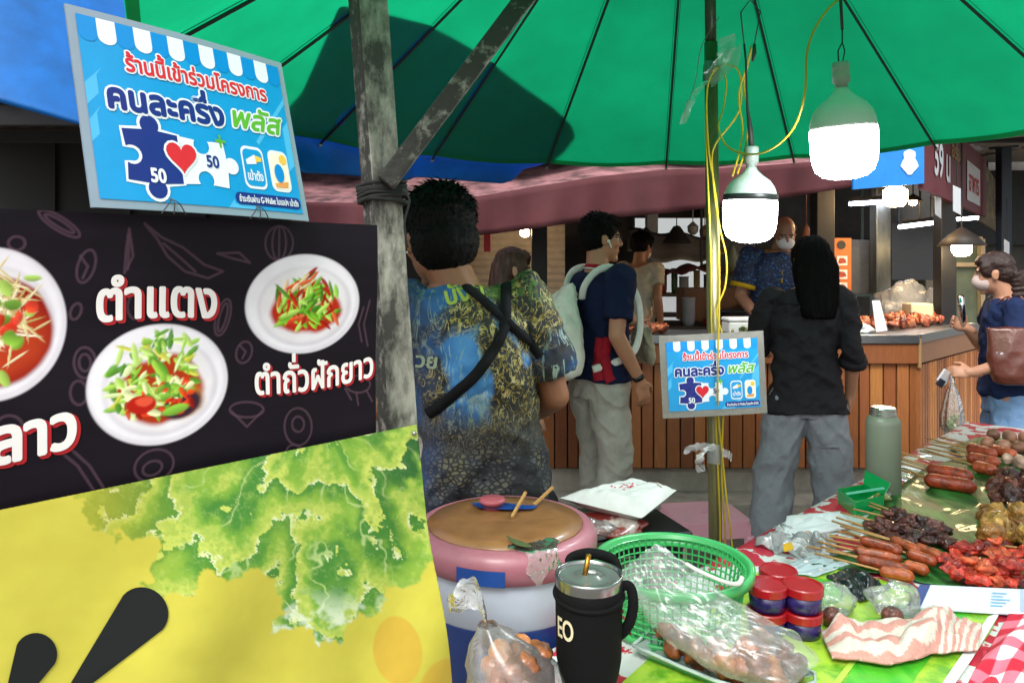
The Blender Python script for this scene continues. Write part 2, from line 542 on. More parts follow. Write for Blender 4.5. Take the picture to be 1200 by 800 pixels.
# ------------------------------------------------------------------ dark menu banner
def banner_frame(u, v, l): return U2(u, l, v)
BX0, BX1, BH0, BH1 = -1.02, -.292, 1.215, 1.539
def paint_canvas(w, h, base): return np.tile(np.array(base, float), (h, w, 1))
class Canvas:
    """numpy paint, used for what is PRINTED on a banner"""
    def __init__(s, x0, x1, y0, y1, step, base):
        s.x = np.arange(x0, x1 + step, step); s.y = np.arange(y0, y1 + step, step)
        s.X, s.Y = np.meshgrid(s.x, s.y); s.a = paint_canvas(len(s.x), len(s.y), base); s.step = step
    def blend(s, m, col): s.a = s.a * (1 - m[..., None]) + np.array(col) * m[..., None]
    def blob(s, cx, cy, rx, ry, ang, col, soft=.15, wob=0.0, seed=0, k=1.0, shade=None):
        ca, sa = math.cos(ang), math.sin(ang); q = max(rx, ry) * (1 + soft + wob) + s.step
        i0, i1 = np.searchsorted(s.x, (cx - q, cx + q)); j0, j1 = np.searchsorted(s.y, (cy - q, cy + q))
        if i1 <= i0 or j1 <= j0: return
        X, Y = s.X[j0:j1, i0:i1], s.Y[j0:j1, i0:i1]; dx, dy = X - cx, Y - cy
        a = (dx * ca + dy * sa) / rx; b = (-dx * sa + dy * ca) / ry
        r = np.sqrt(a * a + b * b)
        if wob: r = r + wob * (fbm(X / (rx * .8), Y / (rx * .8), oct=3, seed=seed) - .5) * 2
        m = ((1 - sstep(1 - soft, 1 + soft, r)) * k)[..., None]
        c = np.array(col)
        if shade is not None: c = c * (1 + shade * b[..., None].clip(-1, 1))
        s.a[j0:j1, i0:i1] = s.a[j0:j1, i0:i1] * (1 - m) + c * m
    def line(s, pts, w, col, k=1.0):
        xs, ys = [p[0] for p in pts], [p[1] for p in pts]; q = w * 2 + s.step * 2
        i0, i1 = np.searchsorted(s.x, (min(xs) - q, max(xs) + q)); j0, j1 = np.searchsorted(s.y, (min(ys) - q, max(ys) + q))
        if i1 <= i0 or j1 <= j0: return
        X, Y = s.X[j0:j1, i0:i1], s.Y[j0:j1, i0:i1]; d = np.full(X.shape, 1e9)
        for (x0, y0), (x1, y1) in zip(pts[:-1], pts[1:]):
            vx, vy = x1 - x0, y1 - y0; L = vx * vx + vy * vy + 1e-12
            t = np.clip(((X - x0) * vx + (Y - y0) * vy) / L, 0, 1)
            d = np.minimum(d, np.hypot(X - x0 - t * vx, Y - y0 - t * vy))
        m = ((1 - sstep(w * .5, w * .5 + s.step * 1.2, d)) * k)[..., None]
        s.a[j0:j1, i0:i1] = s.a[j0:j1, i0:i1] * (1 - m) + np.array(col) * m
    def mesh(s, fn):
        mb = MB(); h, w = s.X.shape
        mb.v = [tuple(fn(x, y)) for x, y in zip(s.X.ravel(), s.Y.ravel())]
        mb.f = [(j * w + i, j * w + i + 1, (j + 1) * w + i + 1, (j + 1) * w + i) for j in range(h - 1) for i in range(w - 1)]
        mb.c = s.a.reshape(-1, 3); return mb

cv = Canvas(BX0, BX1, BH0, BH1, .0011, C3('#17121a'))
t = fbm(cv.X * 9, cv.Y * 60, oct=4, seed=3)
cv.a *= (.75 + .5 * t)[..., None]
dood = C3('#513c48')
def pxl(pts): return [SH(*p) for p in pts]
def oval_px(cx, cy, rx, ry, rot=0, n=20):
    return [(cx + rx * math.cos(2 * math.pi * i / n) * math.cos(rot) - ry * math.sin(2 * math.pi * i / n) * math.sin(rot),
             cy + rx * math.cos(2 * math.pi * i / n) * math.sin(rot) + ry * math.sin(2 * math.pi * i / n) * math.cos(rot)) for i in range(n + 1)]
for pts in ([(170, 262), (190, 278), (215, 290), (240, 310), (262, 318), (245, 326), (218, 318), (197, 300), (185, 280), (170, 262)], [(192, 285), (212, 302), (230, 318)],
            oval_px(70, 262, 28, 8, .55), oval_px(70, 262, 20, 4, .55), [(152, 268), (157, 300), (147, 320), (149, 290), (152, 268)], [(152, 275), (151, 315)],
            oval_px(326, 285, 16, 20), oval_px(326, 285, 8, 20), [(326, 265), (326, 305)], [(255, 297), (280, 296), (293, 308), (270, 302), (255, 297)],
            oval_px(263, 372, 8, 22, .25), oval_px(263, 372, 4, 17, .25), oval_px(288, 413, 9, 13, .3), [(283, 405), (290, 412), (286, 420)],
            oval_px(100, 425, 13, 18), oval_px(100, 425, 7, 10), oval_px(92, 460, 10, 14), oval_px(102, 312, 10, 20, .3), [(95, 300), (104, 312), (98, 326)],
            oval_px(350, 500, 16, 22), oval_px(350, 497, 7, 9), oval_px(290, 480, 20, 9), [(272, 482), (290, 500), (308, 482)], oval_px(345, 530, 9, 9),
            oval_px(180, 545, 24, 18, -.4), oval_px(178, 548, 12, 8, -.4), [(60, 520), (90, 545), (110, 575)], [(72, 516), (104, 545), (120, 570)], oval_px(10, 500, 16, 14),
            [(425, 360), (420, 380), (424, 400)], [(432, 352), (426, 380), (431, 405)], oval_px(420, 450, 14, 10), [(405, 455), (412, 468)], [(418, 460), (420, 474)], [(430, 458), (436, 470)],
            oval_px(20, 285, 10, 8), [(12, 290), (26, 300)], oval_px(90, 365, 6, 10, .4), oval_px(160, 360, 9, 14)):
    cv.line(pxl(pts), .0016, dood, .75)
def dish(px, py, rx, ry, kind):
    """a round plate of food as printed; centre and half sizes in photograph pixels, turned into banner units"""
    cx, cy = SH(px, py); hw = (SH(px + rx, py)[0] - SH(px - rx, py)[0]) / 2; hh = (SH(px, py - ry)[1] - SH(px, py + ry)[1]) / 2
    r = random.Random(kind * 7 + 1); ns = np.random.default_rng(kind)
    E = lambda a, b, ra, rb, ang, col, soft=.12, wob=0, k=1, sh=None, sd=0: cv.blob(cx + a * hw, cy + b * hh, ra * hw, rb * hh, ang, col, soft, wob, sd, k, sh)
    E(0, 0, 1, 1, 0, C3('#d9d4dc'), .02)
    E(-.02, .03, .95, .95, 0, C3('#e9e6ec'), .04)
    E(.02, -.05, .82, .8, 0, C3('#cfc9d2'), .06)
    E(0, -.02, .77, .76, 0, C3('#e4e0e4'), .08)
    if kind == 1:
        E(0, -.08, .62, .58, 0, C3('#a83410'), .1, .15)
        E(.3, -.3, .3, .3, 0, C3('#b77b2d'), .3, .1); E(.3, -.38, .3, .22, .3, C3('#3a2230'), .2, .2)
        for i in range(150):
            a = r.uniform(-.72, .5); b = r.uniform(-.45, .75)
            if a * a + b * b > .55 or (b < -.1 and a > .35): continue
            col = r.choice(['#9cc94a', '#b9d873', '#5f9a2f', '#86b83e', '#d7e8a8', '#4f8a2a', '#a8cf56', '#c8c84a'])
            E(a, b + (.12 if r.random() < .5 else 0), r.uniform(.07, .16), r.uniform(.025, .06), r.uniform(0, 3.1), C3(col), .25, .25, .95, .35, i)
        for i in range(34):
            E(r.uniform(-.5, .45), r.uniform(-.55, .1), r.uniform(.05, .11), r.uniform(.03, .06), r.uniform(0, 3), C3(r.choice(['#c3210f', '#d9391c', '#8d1608', '#e2e6b0', '#6fa636'])), .2, .3, .9, .4, i)
        E(-.28, -.3, .2, .15, 0, C3('#b51d10'), .1, .1); E(-.24, -.26, .12, .08, 0, C3('#e05438'), .2, .2); E(.2, -.46, .2, .08, .2, C3('#7fb23c'), .2, .2, 1, .4)
    elif kind == 2:
        E(.02, -.05, .6, .58, 0, C3('#b32a14'), .1, .2)
        for i in range(150):
            a, b = r.gauss(0, .3), r.gauss(.05, .3)
            if a * a + b * b > .4: continue
            g = r.random() < .62
            col = r.choice(['#6fb22e', '#8fce3e', '#4e8f22', '#b4dd66', '#3f7a1d']) if g else r.choice(['#c81f14', '#a01209', '#e2452b', '#e7c9a0', '#d8663a'])
            E(a, b, r.uniform(.08, .19), r.uniform(.03, .055), r.uniform(.2, 2.6), C3(col), .22, .15, .95, .4, i)
    else:
        E(.05, -.1, .75, .72, 0, C3('#8f1a0c'), .06, .05); E(.1, -.2, .6, .5, 0, C3('#b23a1a'), .3, .1)
        for i in range(170):
            a, b = r.gauss(0, .26), r.gauss(.12, .24)
            ang = r.uniform(0, 3.1)
            E(a, b, r.uniform(.12, .3), .016, ang, C3(r.choice(['#e3d9ae', '#cdbb84', '#f0ead0', '#b89f5e', '#d9c98e'])), .3, .1, .95, .3, i)
        for i in range(26):
            E(r.gauss(0, .3), r.gauss(0, .28), r.uniform(.06, .16), r.uniform(.04, .09), r.uniform(0, 3), C3(r.choice(['#c92d18', '#7fae3a', '#a3c65a', '#d8402a', '#5d8f2b'])), .2, .2, .95, .4, i)
dish(-8, 380, 92, 90, 3)
dish(190, 450, 83, 70, 1)
dish(358, 356, 65, 58, 2)
banner = thing('menu_banner', 'dark aubergine vinyl menu banner with three salad dishes and white lettering', 'banner', U2(-.65, 0, 1.2))
def bwave(x, y): return .0035 * math.sin(x * 9 + y * 7) + .002 * math.sin(y * 23 + x * 4)
cv.mesh(lambda x, y: U2(x, bwave(x, y), y)).build('banner_sheet', vmat('vinyl_print', .38, bump=.08, bscale=18, spec=.16, var=.05), banner, smooth=True, color=True)
white_ink = mat('white_ink', '#ece9e6', .45, var=.04); red_ink = mat('red_ink', '#b5121c', .45, var=.08)
def fr_banner(u, v, l): return U2(u, l + bwave(u, v), v)
def banner_text(s, px0, px1, pyc, hpx, arc, rot=0.0, slant=0.0, bold=.002):
    a = SH(px0, pyc); b = SH(px1, pyc); w = b[0] - a[0]; h = SH(px0, pyc - hpx / 2)[1] - SH(px0, pyc + hpx / 2)[1]
    u = (a[0] + b[0]) / 2; v = (a[1] + b[1]) / 2
    pl = lambda x, y: (x, y + arc * ((x / w * 2) ** 2 - .3) + rot * x)
    lettering('lettering_shadow', fr_banner, s, u + .0032, v - .0028, w, h, red_ink, banner, .0012, bold * 1.5, pl, 10)
    lettering('lettering', fr_banner, s, u, v, w, h, white_ink, banner, .0022, bold, pl, 10)
banner_text('ตำแตง', 115, 254, 355, 36, -.004, -.02, bold=.0016)
banner_text('ตำถั่วฝักยาว', 300, 436, 442, 25, .006, .03, bold=.0011)
banner_text('ตำลาว', -95, 86, 519, 43, .004, .05, bold=.0022)

# ------------------------------------------------------------------ yellow banner below
YT = .016
cv = Canvas(-175, 532, 494, 930, 1.4, C3('#cbc24c'))
yel = .94 + .12 * fbm(cv.X / 160, cv.Y / 60, oct=3, seed=5)
cv.a *= yel[..., None]
cv.blend(sstep(.45, .8, fbm(cv.X / 90, cv.Y / 40, oct=3, seed=9)) * .25, C3('#ddd65a'))
def inpoly(X, Y, pts):
    m = np.zeros(X.shape, bool); n = len(pts)
    for i in range(n):
        x0, y0 = pts[i]; x1, y1 = pts[(i + 1) % n]
        if y0 == y1: continue
        c = ((Y < y0) != (Y < y1)) & (X < (x1 - x0) * (Y - y0) / (y1 - y0) + x0); m ^= c
    return m
def field(pts, X, Y):
    m = np.zeros(X.shape, bool); n = len(pts)
    for i in range(n):
        x0, y0 = pts[i]; x1, y1 = pts[(i + 1) % n]
        if y0 != y1: m ^= ((Y < y0) != (Y < y1)) & (X < (x1 - x0) * (Y - y0) / (y1 - y0) + x0)
    return m
X, Y = cv.X, cv.Y
jag = fbm(X / 11, Y / 11, oct=4, seed=12, gain=.65) - .5; bigw = fbm(X / 55, Y / 55, oct=3, seed=22) - .5
wx = X + 34 * (fbm(X / 20, Y / 20, oct=4, seed=21, gain=.6) - .5) + 18 * bigw; wy = Y + 34 * (fbm(X / 20, Y / 20, oct=4, seed=31, gain=.6) - .5)
mass = field([(84, 578), (160, 548), (260, 530), (340, 512), (430, 497), (520, 484), (520, 560), (512, 610), (502, 655), (478, 688), (450, 690), (462, 712), (425, 722), (402, 738), (392, 762), (350, 738), (318, 738), (334, 706), (322, 682), (292, 668), (262, 676), (230, 668), (228, 690), (186, 700), (168, 684), (186, 650), (182, 628), (150, 632), (118, 622), (100, 604)], wx, wy).astype(float)
sm = mass.copy(); sm[1:-1, 1:-1] = (mass[1:-1, 1:-1] * 2 + mass[:-2, 1:-1] + mass[2:, 1:-1] + mass[1:-1, :-2] + mass[1:-1, 2:]) / 6
bx, by = 372, 470; ang = np.arctan2(Y - by, X - bx); rad = np.hypot((X - bx) * .85, Y - by)
lob = fbm(np.cos(ang) * 3.1 + 5, np.sin(ang) * 3.1 + 5, rad / 260, oct=3, seed=42) - .5
F_ = rad / 92 + 2.6 * lob + 1.7 * bigw + .55 * jag
lay = np.floor(F_); tt = F_ - lay                      # each leaf layer: dark at its root, frilly and lime at its rim
hue = _h(lay, lay * 0, lay * 0, 5)
vein_w = fbm(X / 24, Y / 24, oct=3, seed=52) - .5
rib = (1 - sstep(.02, .14, np.abs(np.sin(ang * 9 + 2.6 * vein_w + lay * 1.7)))) * sstep(.75, .25, tt)
net = 1 - sstep(.0, .035, np.abs(fbm(X / 12, Y / 12, oct=3, seed=62) - .5))
tone = fbm(X / 40, Y / 60, oct=4, seed=72)
dk = mixc(C3('#3c7d38'), C3('#5b9638'), hue); md = mixc(C3('#6fa63a'), C3('#98b948'), tone)
c = mixc(dk, md, sstep(.05, .55, tt + .5 * (tone - .5)))
c = mixc(c, C3('#c3d88c'), np.clip(rib * .7 + net * .22, 0, 1))
n7 = fbm(X / 6.5, Y / 6.5, oct=3, seed=82)
c = mixc(c, C3('#c8d566'), sstep(.5, .95, tt + .5 * (n7 - .5)))
c = mixc(c, C3('#8fb045'), sstep(.50, .66, n7) * sstep(.6, .8, tt) * .6)
c = mixc(c, C3('#eaf0cf'), sstep(.9, .99, tt) * sstep(.45, .6, fbm(X / 16, Y / 16, oct=2, seed=92)) * .7)
c = mixc(c, C3('#1d5230'), sstep(400, 500, X - .1 * (Y - 500)) * sstep(650, 560, Y) * sstep(.66, .3, tt) * .75)
c = mixc(c, C3('#e3edd8'), sstep(680, 735, Y) * sstep(300, 330, X) * sstep(.42, .62, fbm(X / 18, Y / 13, oct=4, seed=102)) * .8)
c = mixc(c, C3('#c4b83a'), sstep(230, 90, X) * .6)
cv.a = mixc(cv.a, c, sm)
for cx, cy, rx, ry, an in ((466, 762, 26, 39, 0), (520, 812, 34, 44, .2)):
    cv.blob(cx, cy, rx, ry, an, C3('#cfae42'), .05)
yb = thing('lettuce_banner', 'yellow vinyl banner printed with frilly green lettuce and black drops', 'banner', U2(-.7, YT, .76))
def ywave(s, h):
    return .006 * math.sin(s * 11 + (1.22 - h) * 9) * min(1, max(0, (1.22 - h) * 5)) + .0035 * math.sin(s * 27 - h * 14) * min(1, (1.23 - h) * 4)
def yfn(px, py):
    s, h = SH(px, py, YT)
    if px > 488: s -= 0
    return s, h
def yclip(px, py):
    e = 488 + (py - 497) * .132           # the banner's own slanting right-hand edge
    top = 597 - (px / 488) * 100 if px > -300 else 640
    return min(px, e), max(py, top)
def ymap(px, py):
    x, y = yclip(px, py); s, h = SH(x, y, YT); return U2(s, YT + ywave(s, h), h)
cv.mesh(ymap).build('banner_sheet', vmat('vinyl_yellow', .5, bump=.05, bscale=30, spec=.25, var=.04), yb, smooth=True, color=True)
def fr_y(px, py, l):
    s, h = SH(px, py, YT); return U2(s, YT + l + ywave(s, h), h)
def drop(x0, y0, r0, x1, y1, r1):
    a = math.atan2(y1 - y0, x1 - x0); p = []
    for i in range(17): t = a + math.pi / 2 + math.pi * i / 16; p.append((x0 + r0 * math.cos(t), y0 + r0 * math.sin(t)))
    for i in range(9): t = a - math.pi / 2 + math.pi * i / 8; p.append((x1 + r1 * math.cos(t), y1 + r1 * math.sin(t)))
    return p
black_ink = mat('black_ink', '#141a1b', .38, var=.1)
b = MB()
for d in ((166, 716, 29, 82, 812, 6), (42, 766, 25, 10, 830, 8), (258, 830, 30, 200, 900, 10)):
    b.poly([fr_y(x, y, .0015) for x, y in drop(*d)])
b.build('printed_drop', black_ink, yb)
mb = MB()
for px, py in ((484, 507), (522, 700)): mb.el(fr_y(px, py, .003), (.004, .004, .004), nu=8, nv=5)
mb.build('eyelet', mat('eyelet_metal', '#9a9a98', .4, metal=.8), yb, smooth=True)

# ------------------------------------------------------------------ shop-programme signs
BLUE = mat('sign_blue', '#1a94d0', .3, var=.05, scale=20); LBLUE = mat('sign_light_blue', '#4fb2e2', .3, var=.04); MBLUE = mat('sign_mid_blue', '#1187cf', .3, var=.04)
PALE = mat('sign_pale', '#dfe6ec', .3, var=.03); NAVY = mat('sign_navy', '#1c2a7c', .3, var=.05); SRED = mat('sign_red', '#cf2233', .3, var=.05)
SGRN = mat('sign_green', '#5cae2e', .3, var=.05); YEL = mat('sign_yellow', '#e9c04a', .3, var=.05)
def puzzle(x0, y0, x1, y1, knobs):
    """square outline with round tabs (+1) or sockets (-1) on bottom, right, top, left"""
    p = []; r = (x1 - x0) * .17; cs = [(x0, y0), (x1, y0), (x1, y1), (x0, y1)]
    for i in range(4):
        ax, ay = cs[i]; bx, by = cs[(i + 1) % 4]; L = math.hypot(bx - ax, by - ay); ux, uy = (bx - ax) / L, (by - ay) / L; nx, ny = uy, -ux
        p.append((ax, ay))
        k = knobs[i]
        if k:
            mx, my = (ax + bx) / 2, (ay + by) / 2
            for j in range(13):
                t = R(215 - 250 * j / 12); q = (r * math.cos(t), r * math.sin(t) + r * .75)
                p.append((mx + ux * q[0] + nx * k * q[1], my + uy * q[0] + ny * k * q[1]))
    return p
def heart(cx, cy, s):
    return [(cx + s * .062 * 16 * math.sin(t) ** 3, cy + s * .062 * (13 * math.cos(t) - 5 * math.cos(2 * t) - 2 * math.cos(3 * t) - math.cos(4 * t))) for t in [2 * math.pi * i / 28 for i in range(28)]]
def grow(pts, d):
    n = len(pts); out = []; A = sum(pts[i][0] * pts[(i + 1) % n][1] - pts[(i + 1) % n][0] * pts[i][1] for i in range(n)); sg = 1 if A > 0 else -1
    for i in range(n):
        ax, ay = pts[i - 1]; bx, by = pts[(i + 1) % n]; dx, dy = bx - ax, by - ay; L = math.hypot(dx, dy) or 1
        out.append((pts[i][0] + sg * dy / L * d, pts[i][1] - sg * dx / L * d))
    return out
def make_sign(name, label, TL, TR, BR, BL, card, margin, sheet_mat):
    TL, TR, BR, BL = map(Vector, (TL, TR, BR, BL))
    O = (TL + BL) / 2 * .5 + (TR + BR) / 2 * .5; U = ((TR + BR) - (TL + BL)); w = U.length / 2; U.normalize()
    V = ((TL + TR) - (BL + BR)); h = V.length / 2; V = (V - U * V.dot(U)).normalized(); N = U.cross(V).normalized()
    bow = .004
    def fr(x, y, l):   # x 0..1.41, y 0..1 over the printed sheet
        k = (h - 2 * margin)
        a = (x / 1.41 - .5) * (w - 2 * margin); b = (y - .5) * k
        return O + U * a + V * b + N * (l * .35 + bow * (1 - (2 * a / w) ** 2))
    t = thing(name, label, 'sign', O - V * h / 2)
    mb = MB()
    def fb(u, v, l): return O + U * (u - .5) * w + V * (v - .5) * h + N * (l + bow * (1 - (2 * (u - .5)) ** 2))
    mb.grid(lambda u, v: fb(u, v, -.0008), 16, 2); mb.grid(lambda u, v: fb(u, 1 - v, -.003), 16, 2)
    mb.build('backing', card, t, smooth=False)
    m = MB(); m.grid(lambda u, v: fr(u * 1.41, v, 0), 24, 12); m.build('printed_sheet', BLUE, t, smooth=True)
    L1, L2, L3, L4 = .0012, .0024, .0036, .0048
    def strip(poly, mt, lift, nm='printed_pattern'):
        return flatpoly(nm, fr, [poly], mt, t, lift)
    b = MB()
    for x in (.0, .2):
        flatpoly('', fr, [[(0, .62 - x), (0, .5 - x), (.5 + x, 1), (.4 + x * .5, 1)]], None, None, L1 * .5, b)
    flatpoly('', fr, [[(1.41, .32), (1.41, .62), (.8, .0), (1.0, 0)]], None, None, L1 * .5, b)
    flatpoly('', fr, [[(1.41, .74), (1.41, .78), (1.1, .44), (1.12, .42)]], None, None, L1 * .5, b)
    b.build('printed_stripes', LBLUE, t)
    b = MB(); c = MB(); n = 13
    for i in range(n):
        x0 = 1.41 * i / n; x1 = 1.41 * (i + 1) / n; r = (x1 - x0) / 2
        p = [(x1, 1), (x0, 1), (x0, .9)] + [(x0 + r - r * math.cos(math.pi * k / 8), .9 - r * .8 * math.sin(math.pi * k / 8)) for k in range(1, 8)] + [(x1, .9)]
        flatpoly('', fr, [p], None, None, L1, b if i % 2 else c)
    b.build('printed_scallops', PALE, t); c.build('printed_scallops', MBLUE, t)
    sc = (h - 2 * margin)
    def txt(s, x, y, wd, ht, mt, bold, halo, slant=0, lift=L2):
        f2 = lambda u, v, l: fr(u, v, l)
        if halo: lettering('lettering_halo', f2, s, x, y, wd, ht, PALE, t, lift, halo, None, 10, slant)
        lettering('lettering', f2, s, x, y, wd, ht, mt, t, lift + L1, bold, None, 8, slant)
    txt('ร้านนี้เข้าร่วมโครงการ', .75, .765, 1.0, .072, SRED, .004, .014)
    txt('คนละครึ่ง', .49, .555, .74, .105, NAVY, .009, .022)
    txt('พลัส', 1.13, .565, .40, .10, SGRN, .005, .018, .3)
    # the puzzle emblem
    pz = lambda q: [(.17 + a * .345, .075 + b * .325) for a, b in q]
    left = pz(puzzle(.0, .12, .98, .98, (1, 0, 1, -1))); right = pz(puzzle(.98, .12, 1.9, .98, (-1, 1, -1, 0)))
    strip(grow(left, .018), PALE, L1 * 1.4); strip(left, NAVY, L2)
    strip(right, PALE, L1 * 1.8)
    strip(grow(heart(.52, .275, .1), .014), PALE, L3); strip(heart(.52, .275, .1), SRED, L4)
    b = MB(); flatpoly('', fr, [[(.80, .44), (.815, .44), (.815, .36), (.80, .36)]], None, None, L3, b); flatpoly('', fr, [[(.77, .408), (.845, .408), (.845, .392), (.77, .392)]], None, None, L3 + .0002, b)
    b.build('printed_plus', SGRN, t)
    txt('50', .35, .14, .09, .06, PALE, .004, 0, lift=L3); txt('50', .73, .26, .085, .055, NAVY, .003, 0, lift=L2)
    # two app tiles
    strip(rrect(.955, .13, 1.135, .40, .045), PALE, L1 * 1.4); strip(rrect(.967, .148, 1.123, .382, .038), BLUE, L2)
    strip([(.985, .31), (1.06, .35), (1.07, .29), (.99, .28)], PALE, L3); strip([(1.06, .345), (1.115, .335), (1.11, .31), (1.065, .30)], YEL, L3)
    txt('เป๋าตัง', 1.045, .205, .12, .045, PALE, .002, 0)
    strip(rrect(1.175, .13, 1.345, .40, .045), PALE, L1 * 1.4); strip(rrect(1.185, .145, 1.335, .385, .038), mat('tile_cream', '#efe6cf', .3, var=.05), L2)
    strip(circ(1.30, .345, .032), YEL, L3); strip([(1.20, .18), (1.32, .20), (1.31, .16), (1.21, .155)], mat('tile_orange', '#dd9a55', .3, var=.05), L3); strip(circ(1.25, .25, .04, .06), MBLUE, L4)
    strip(rrect(.86, .025, 1.40, .10, .036), NAVY, L2); txt('ชำระเงินผ่าน G-Wallet ในแอปฯ เป๋าตัง', 1.13, .056, .49, .03, PALE, .001, 0, lift=L3)
    return t, fb, N
lam = mat('laminate_edge', '#8799a8', .22, var=.06, bump=.1, bscale=20, coat=.5)
sgn, fb1, N1 = make_sign('programme_sign', 'large laminated blue sign standing on the dark menu banner', [-.4866, .8077, 1.7646], [-.3244, 1.0454, 1.7636], [-.276, 1.0114, 1.5393], [-.4381, .7738, 1.5402], lam, .0095, None)
mb = MB()
for u in (.3, .7):
    for k in range(3):
        mb.tube(smooth_path([fb1(u, .06, .002), fb1(u + .02 * (k - 1), .03, .008), fb1(u + .05 * (k - 1), -.02, .004)], 4), .0007, 5)
mb.build('tie_wire', mat('tie_wire', '#2b2b2a', .6), sgn)
grey_board = mat('grey_board', '#7f7c74', .7, var=.15, bump=.2, bscale=60)
sg2, fb2, N2 = make_sign('programme_sign', 'smaller grey edged blue sign tied on the umbrella pole', P(773, 394, 2.13), P(896, 387, 2.135), P(898, 484, 2.135), P(776, 490, 2.13), grey_board, .019, None)

# ------------------------------------------------------------------ wooden stall post with brace and lashing
grime = mat('weathered_post', '#3f3d39', .85, col2='#a5a397', contrast=(.40, .62), scale=26, stretch=(1, 1, .45), bump=.5, bscale=60)
post_darker = mat('dark_post_side', '#34322f', .85, col2='#8a877f', contrast=(.52, .66), scale=34, bump=.5, bscale=80)  # darker mottled tone for the upright's left-facing faces and the brace
post = thing('stall_post', 'weathered square steel post lashed to a slanting brace', 'post', P(530, 1400, 1.27))
def prism(pts, w, d, ang, nm, m, par):
    mb = MB(); vs = []
    for p in pts:
        for a, b in ((-w, -d), (w, -d), (w, d), (-w, d)):
            vs.append(Vector(p) + Vector((a * math.cos(ang) - b * math.sin(ang), a * math.sin(ang) + b * math.cos(ang), 0)))
    fs = [(i * 4 + k, i * 4 + (k + 1) % 4, i * 4 + 4 + (k + 1) % 4, i * 4 + 4 + k) for i in range(len(pts) - 1) for k in range(4)] + [(3, 2, 1, 0), tuple(len(vs) - 4 + k for k in range(4))]
    mb.add(vs, fs); o = mb.build(nm, m, par, bevel=.003)
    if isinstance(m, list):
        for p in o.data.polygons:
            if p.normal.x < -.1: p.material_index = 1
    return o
prism([P(534, 1328, 1.265), P(466, 497, 1.265), P(449, 250, 1.265), P(431, 0, 1.265), P(421, -140, 1.265)], .0265, .0255, R(32), 'upright', [grime, post_darker], post)
br = MB(); br.beam(P(452, 215, 1.225), P(640, -35, 1.29), .032, .034, up=(0, 1, .2)); br.build('brace', post_darker, post, bevel=.003)
br = MB()
for k in range(7):
    c = P(447 + k * .3, 216 + k * 3.4, 1.265); M = Euler((R(rng.uniform(-8, 8)), R(rng.uniform(-7, 7)), R(32))).to_matrix()
    br.tube([c + M @ Vector((.0355 * math.copysign(abs(math.cos(a)) ** .45, math.cos(a)), .0355 * math.copysign(abs(math.sin(a)) ** .45, math.sin(a)), 0)) for a in [2 * math.pi * i / 24 for i in range(25)]], .0035, 6)
br.tube(smooth_path([P(472, 222, 1.22), P(480, 235, 1.22), P(474, 262, 1.225), P(478, 290, 1.23)], 5), .002, 5)
br.build('lashing', mat('black_cord', '#1b1b1a', .8, var=.2), post, smooth=True)

# ------------------------------------------------------------------ green market umbrella
UC = Vector((.545, 2.2, 0)); UR = 1.525; UH0 = 1.985; UH1 = 2.99; UA = [R(8.5 + 22.5 * k) for k in range(16)]
def upt(r, a, dz=0.0): return Vector((UC.x + r * math.sin(a), UC.y + r * math.cos(a), UH1 - (UH1 - UH0) * r / UR + dz))
um = thing('market_umbrella', 'big green market umbrella with dark ribs on a metal pole', 'umbrella', (UC.x + .05, UC.y, 0))
mb = MB(); NS = 8; NRr = 10; vs = []
for j in range(NRr + 1):
    r = UR * max(j / NRr, .012)
    for k in range(16):
        for i in range(NS):
            t = i / NS; a0, a1 = UA[k], UA[k] + R(22.5); p = upt(r, a0).lerp(upt(r, a1), t)
            p.z -= .022 * math.sin(math.pi * t) * (j / NRr) ** 1.2 * (1 if j < NRr else .75)
            vs.append(p)
n = 16 * NS
mb.add(vs, [(j * n + i, j * n + (i + 1) % n, (j + 1) * n + (i + 1) % n, (j + 1) * n + i) for j in range(NRr) for i in range(n)])
sm_ = MB()
for a in UA:
    for da in (-.011, .011): sm_.tube([upt(r_, a + da * (.9 / max(r_, .3)), -.0035) for r_ in (.08, .4, .75, 1.1, UR - .01)], .0011, 4)
# a turned hem
hv = []
for k in range(n):
    p = Vector(vs[NRr * n + k]); q = Vector(vs[(NRr - 1) * n + k]); d = (q - p).normalized()
    hv += [p - Vector((0, 0, .003)), p + d * .03 - Vector((0, 0, .004))]
mb.add(hv, [(2 * k, 2 * k + 1, (2 * k + 3) % (2 * n), (2 * k + 2) % (2 * n)) for k in range(n)])
GREEN = cloth_through('umbrella_green', '#0b8a5a', '#0aac74', .8, .55, var=.10, scale=4)
cano = mb.build('canopy', GREEN, um, smooth=True)
sm_.build('seam', mat('seam_green', '#0a5a3c', .8), um)
CBV = BVHTree.FromPolygons([Vector(v) for v in mb.v], mb.f)
dark_rib = mat('rib_dark', '#1d2722', .6, var=.2)
for a in UA:
    b = MB(); b.tube([upt(.04, a, -.02), upt(.7, a, -.014), upt(UR + .012, a, -.012)], .0052, 6)
    ro = b.build('rib', dark_rib, um, smooth=True)
    e = MB(); e.el(upt(UR + .014, a, -.014), (.008, .008, .008), nu=8, nv=5); e.build('rib_tip', mat('rib_tip', '#8a8378', .6), ro, smooth=True)
olive = mat('pole_olive', '#57522f', .42, metal=.55, col2='#86805a', contrast=(.35, .7), scale=9, stretch=(1, 1, .25), bump=.1, bscale=50)
b = MB(); b.tube([P(840, 895, 2.2), P(838, 600, 2.2), P(833, 50, 2.2)], .0195, 16); b.build('lower_pole', olive, um, smooth=True)
b = MB(); b.tube([P(833, 50, 2.2), P(832, -30, 2.2), Vector((UC.x, UC.y, UH1 + .03))], .0165, 14); b.build('upper_pole', mat('pole_upper', '#33402f', .4, metal=.5, var=.2), um, smooth=True)
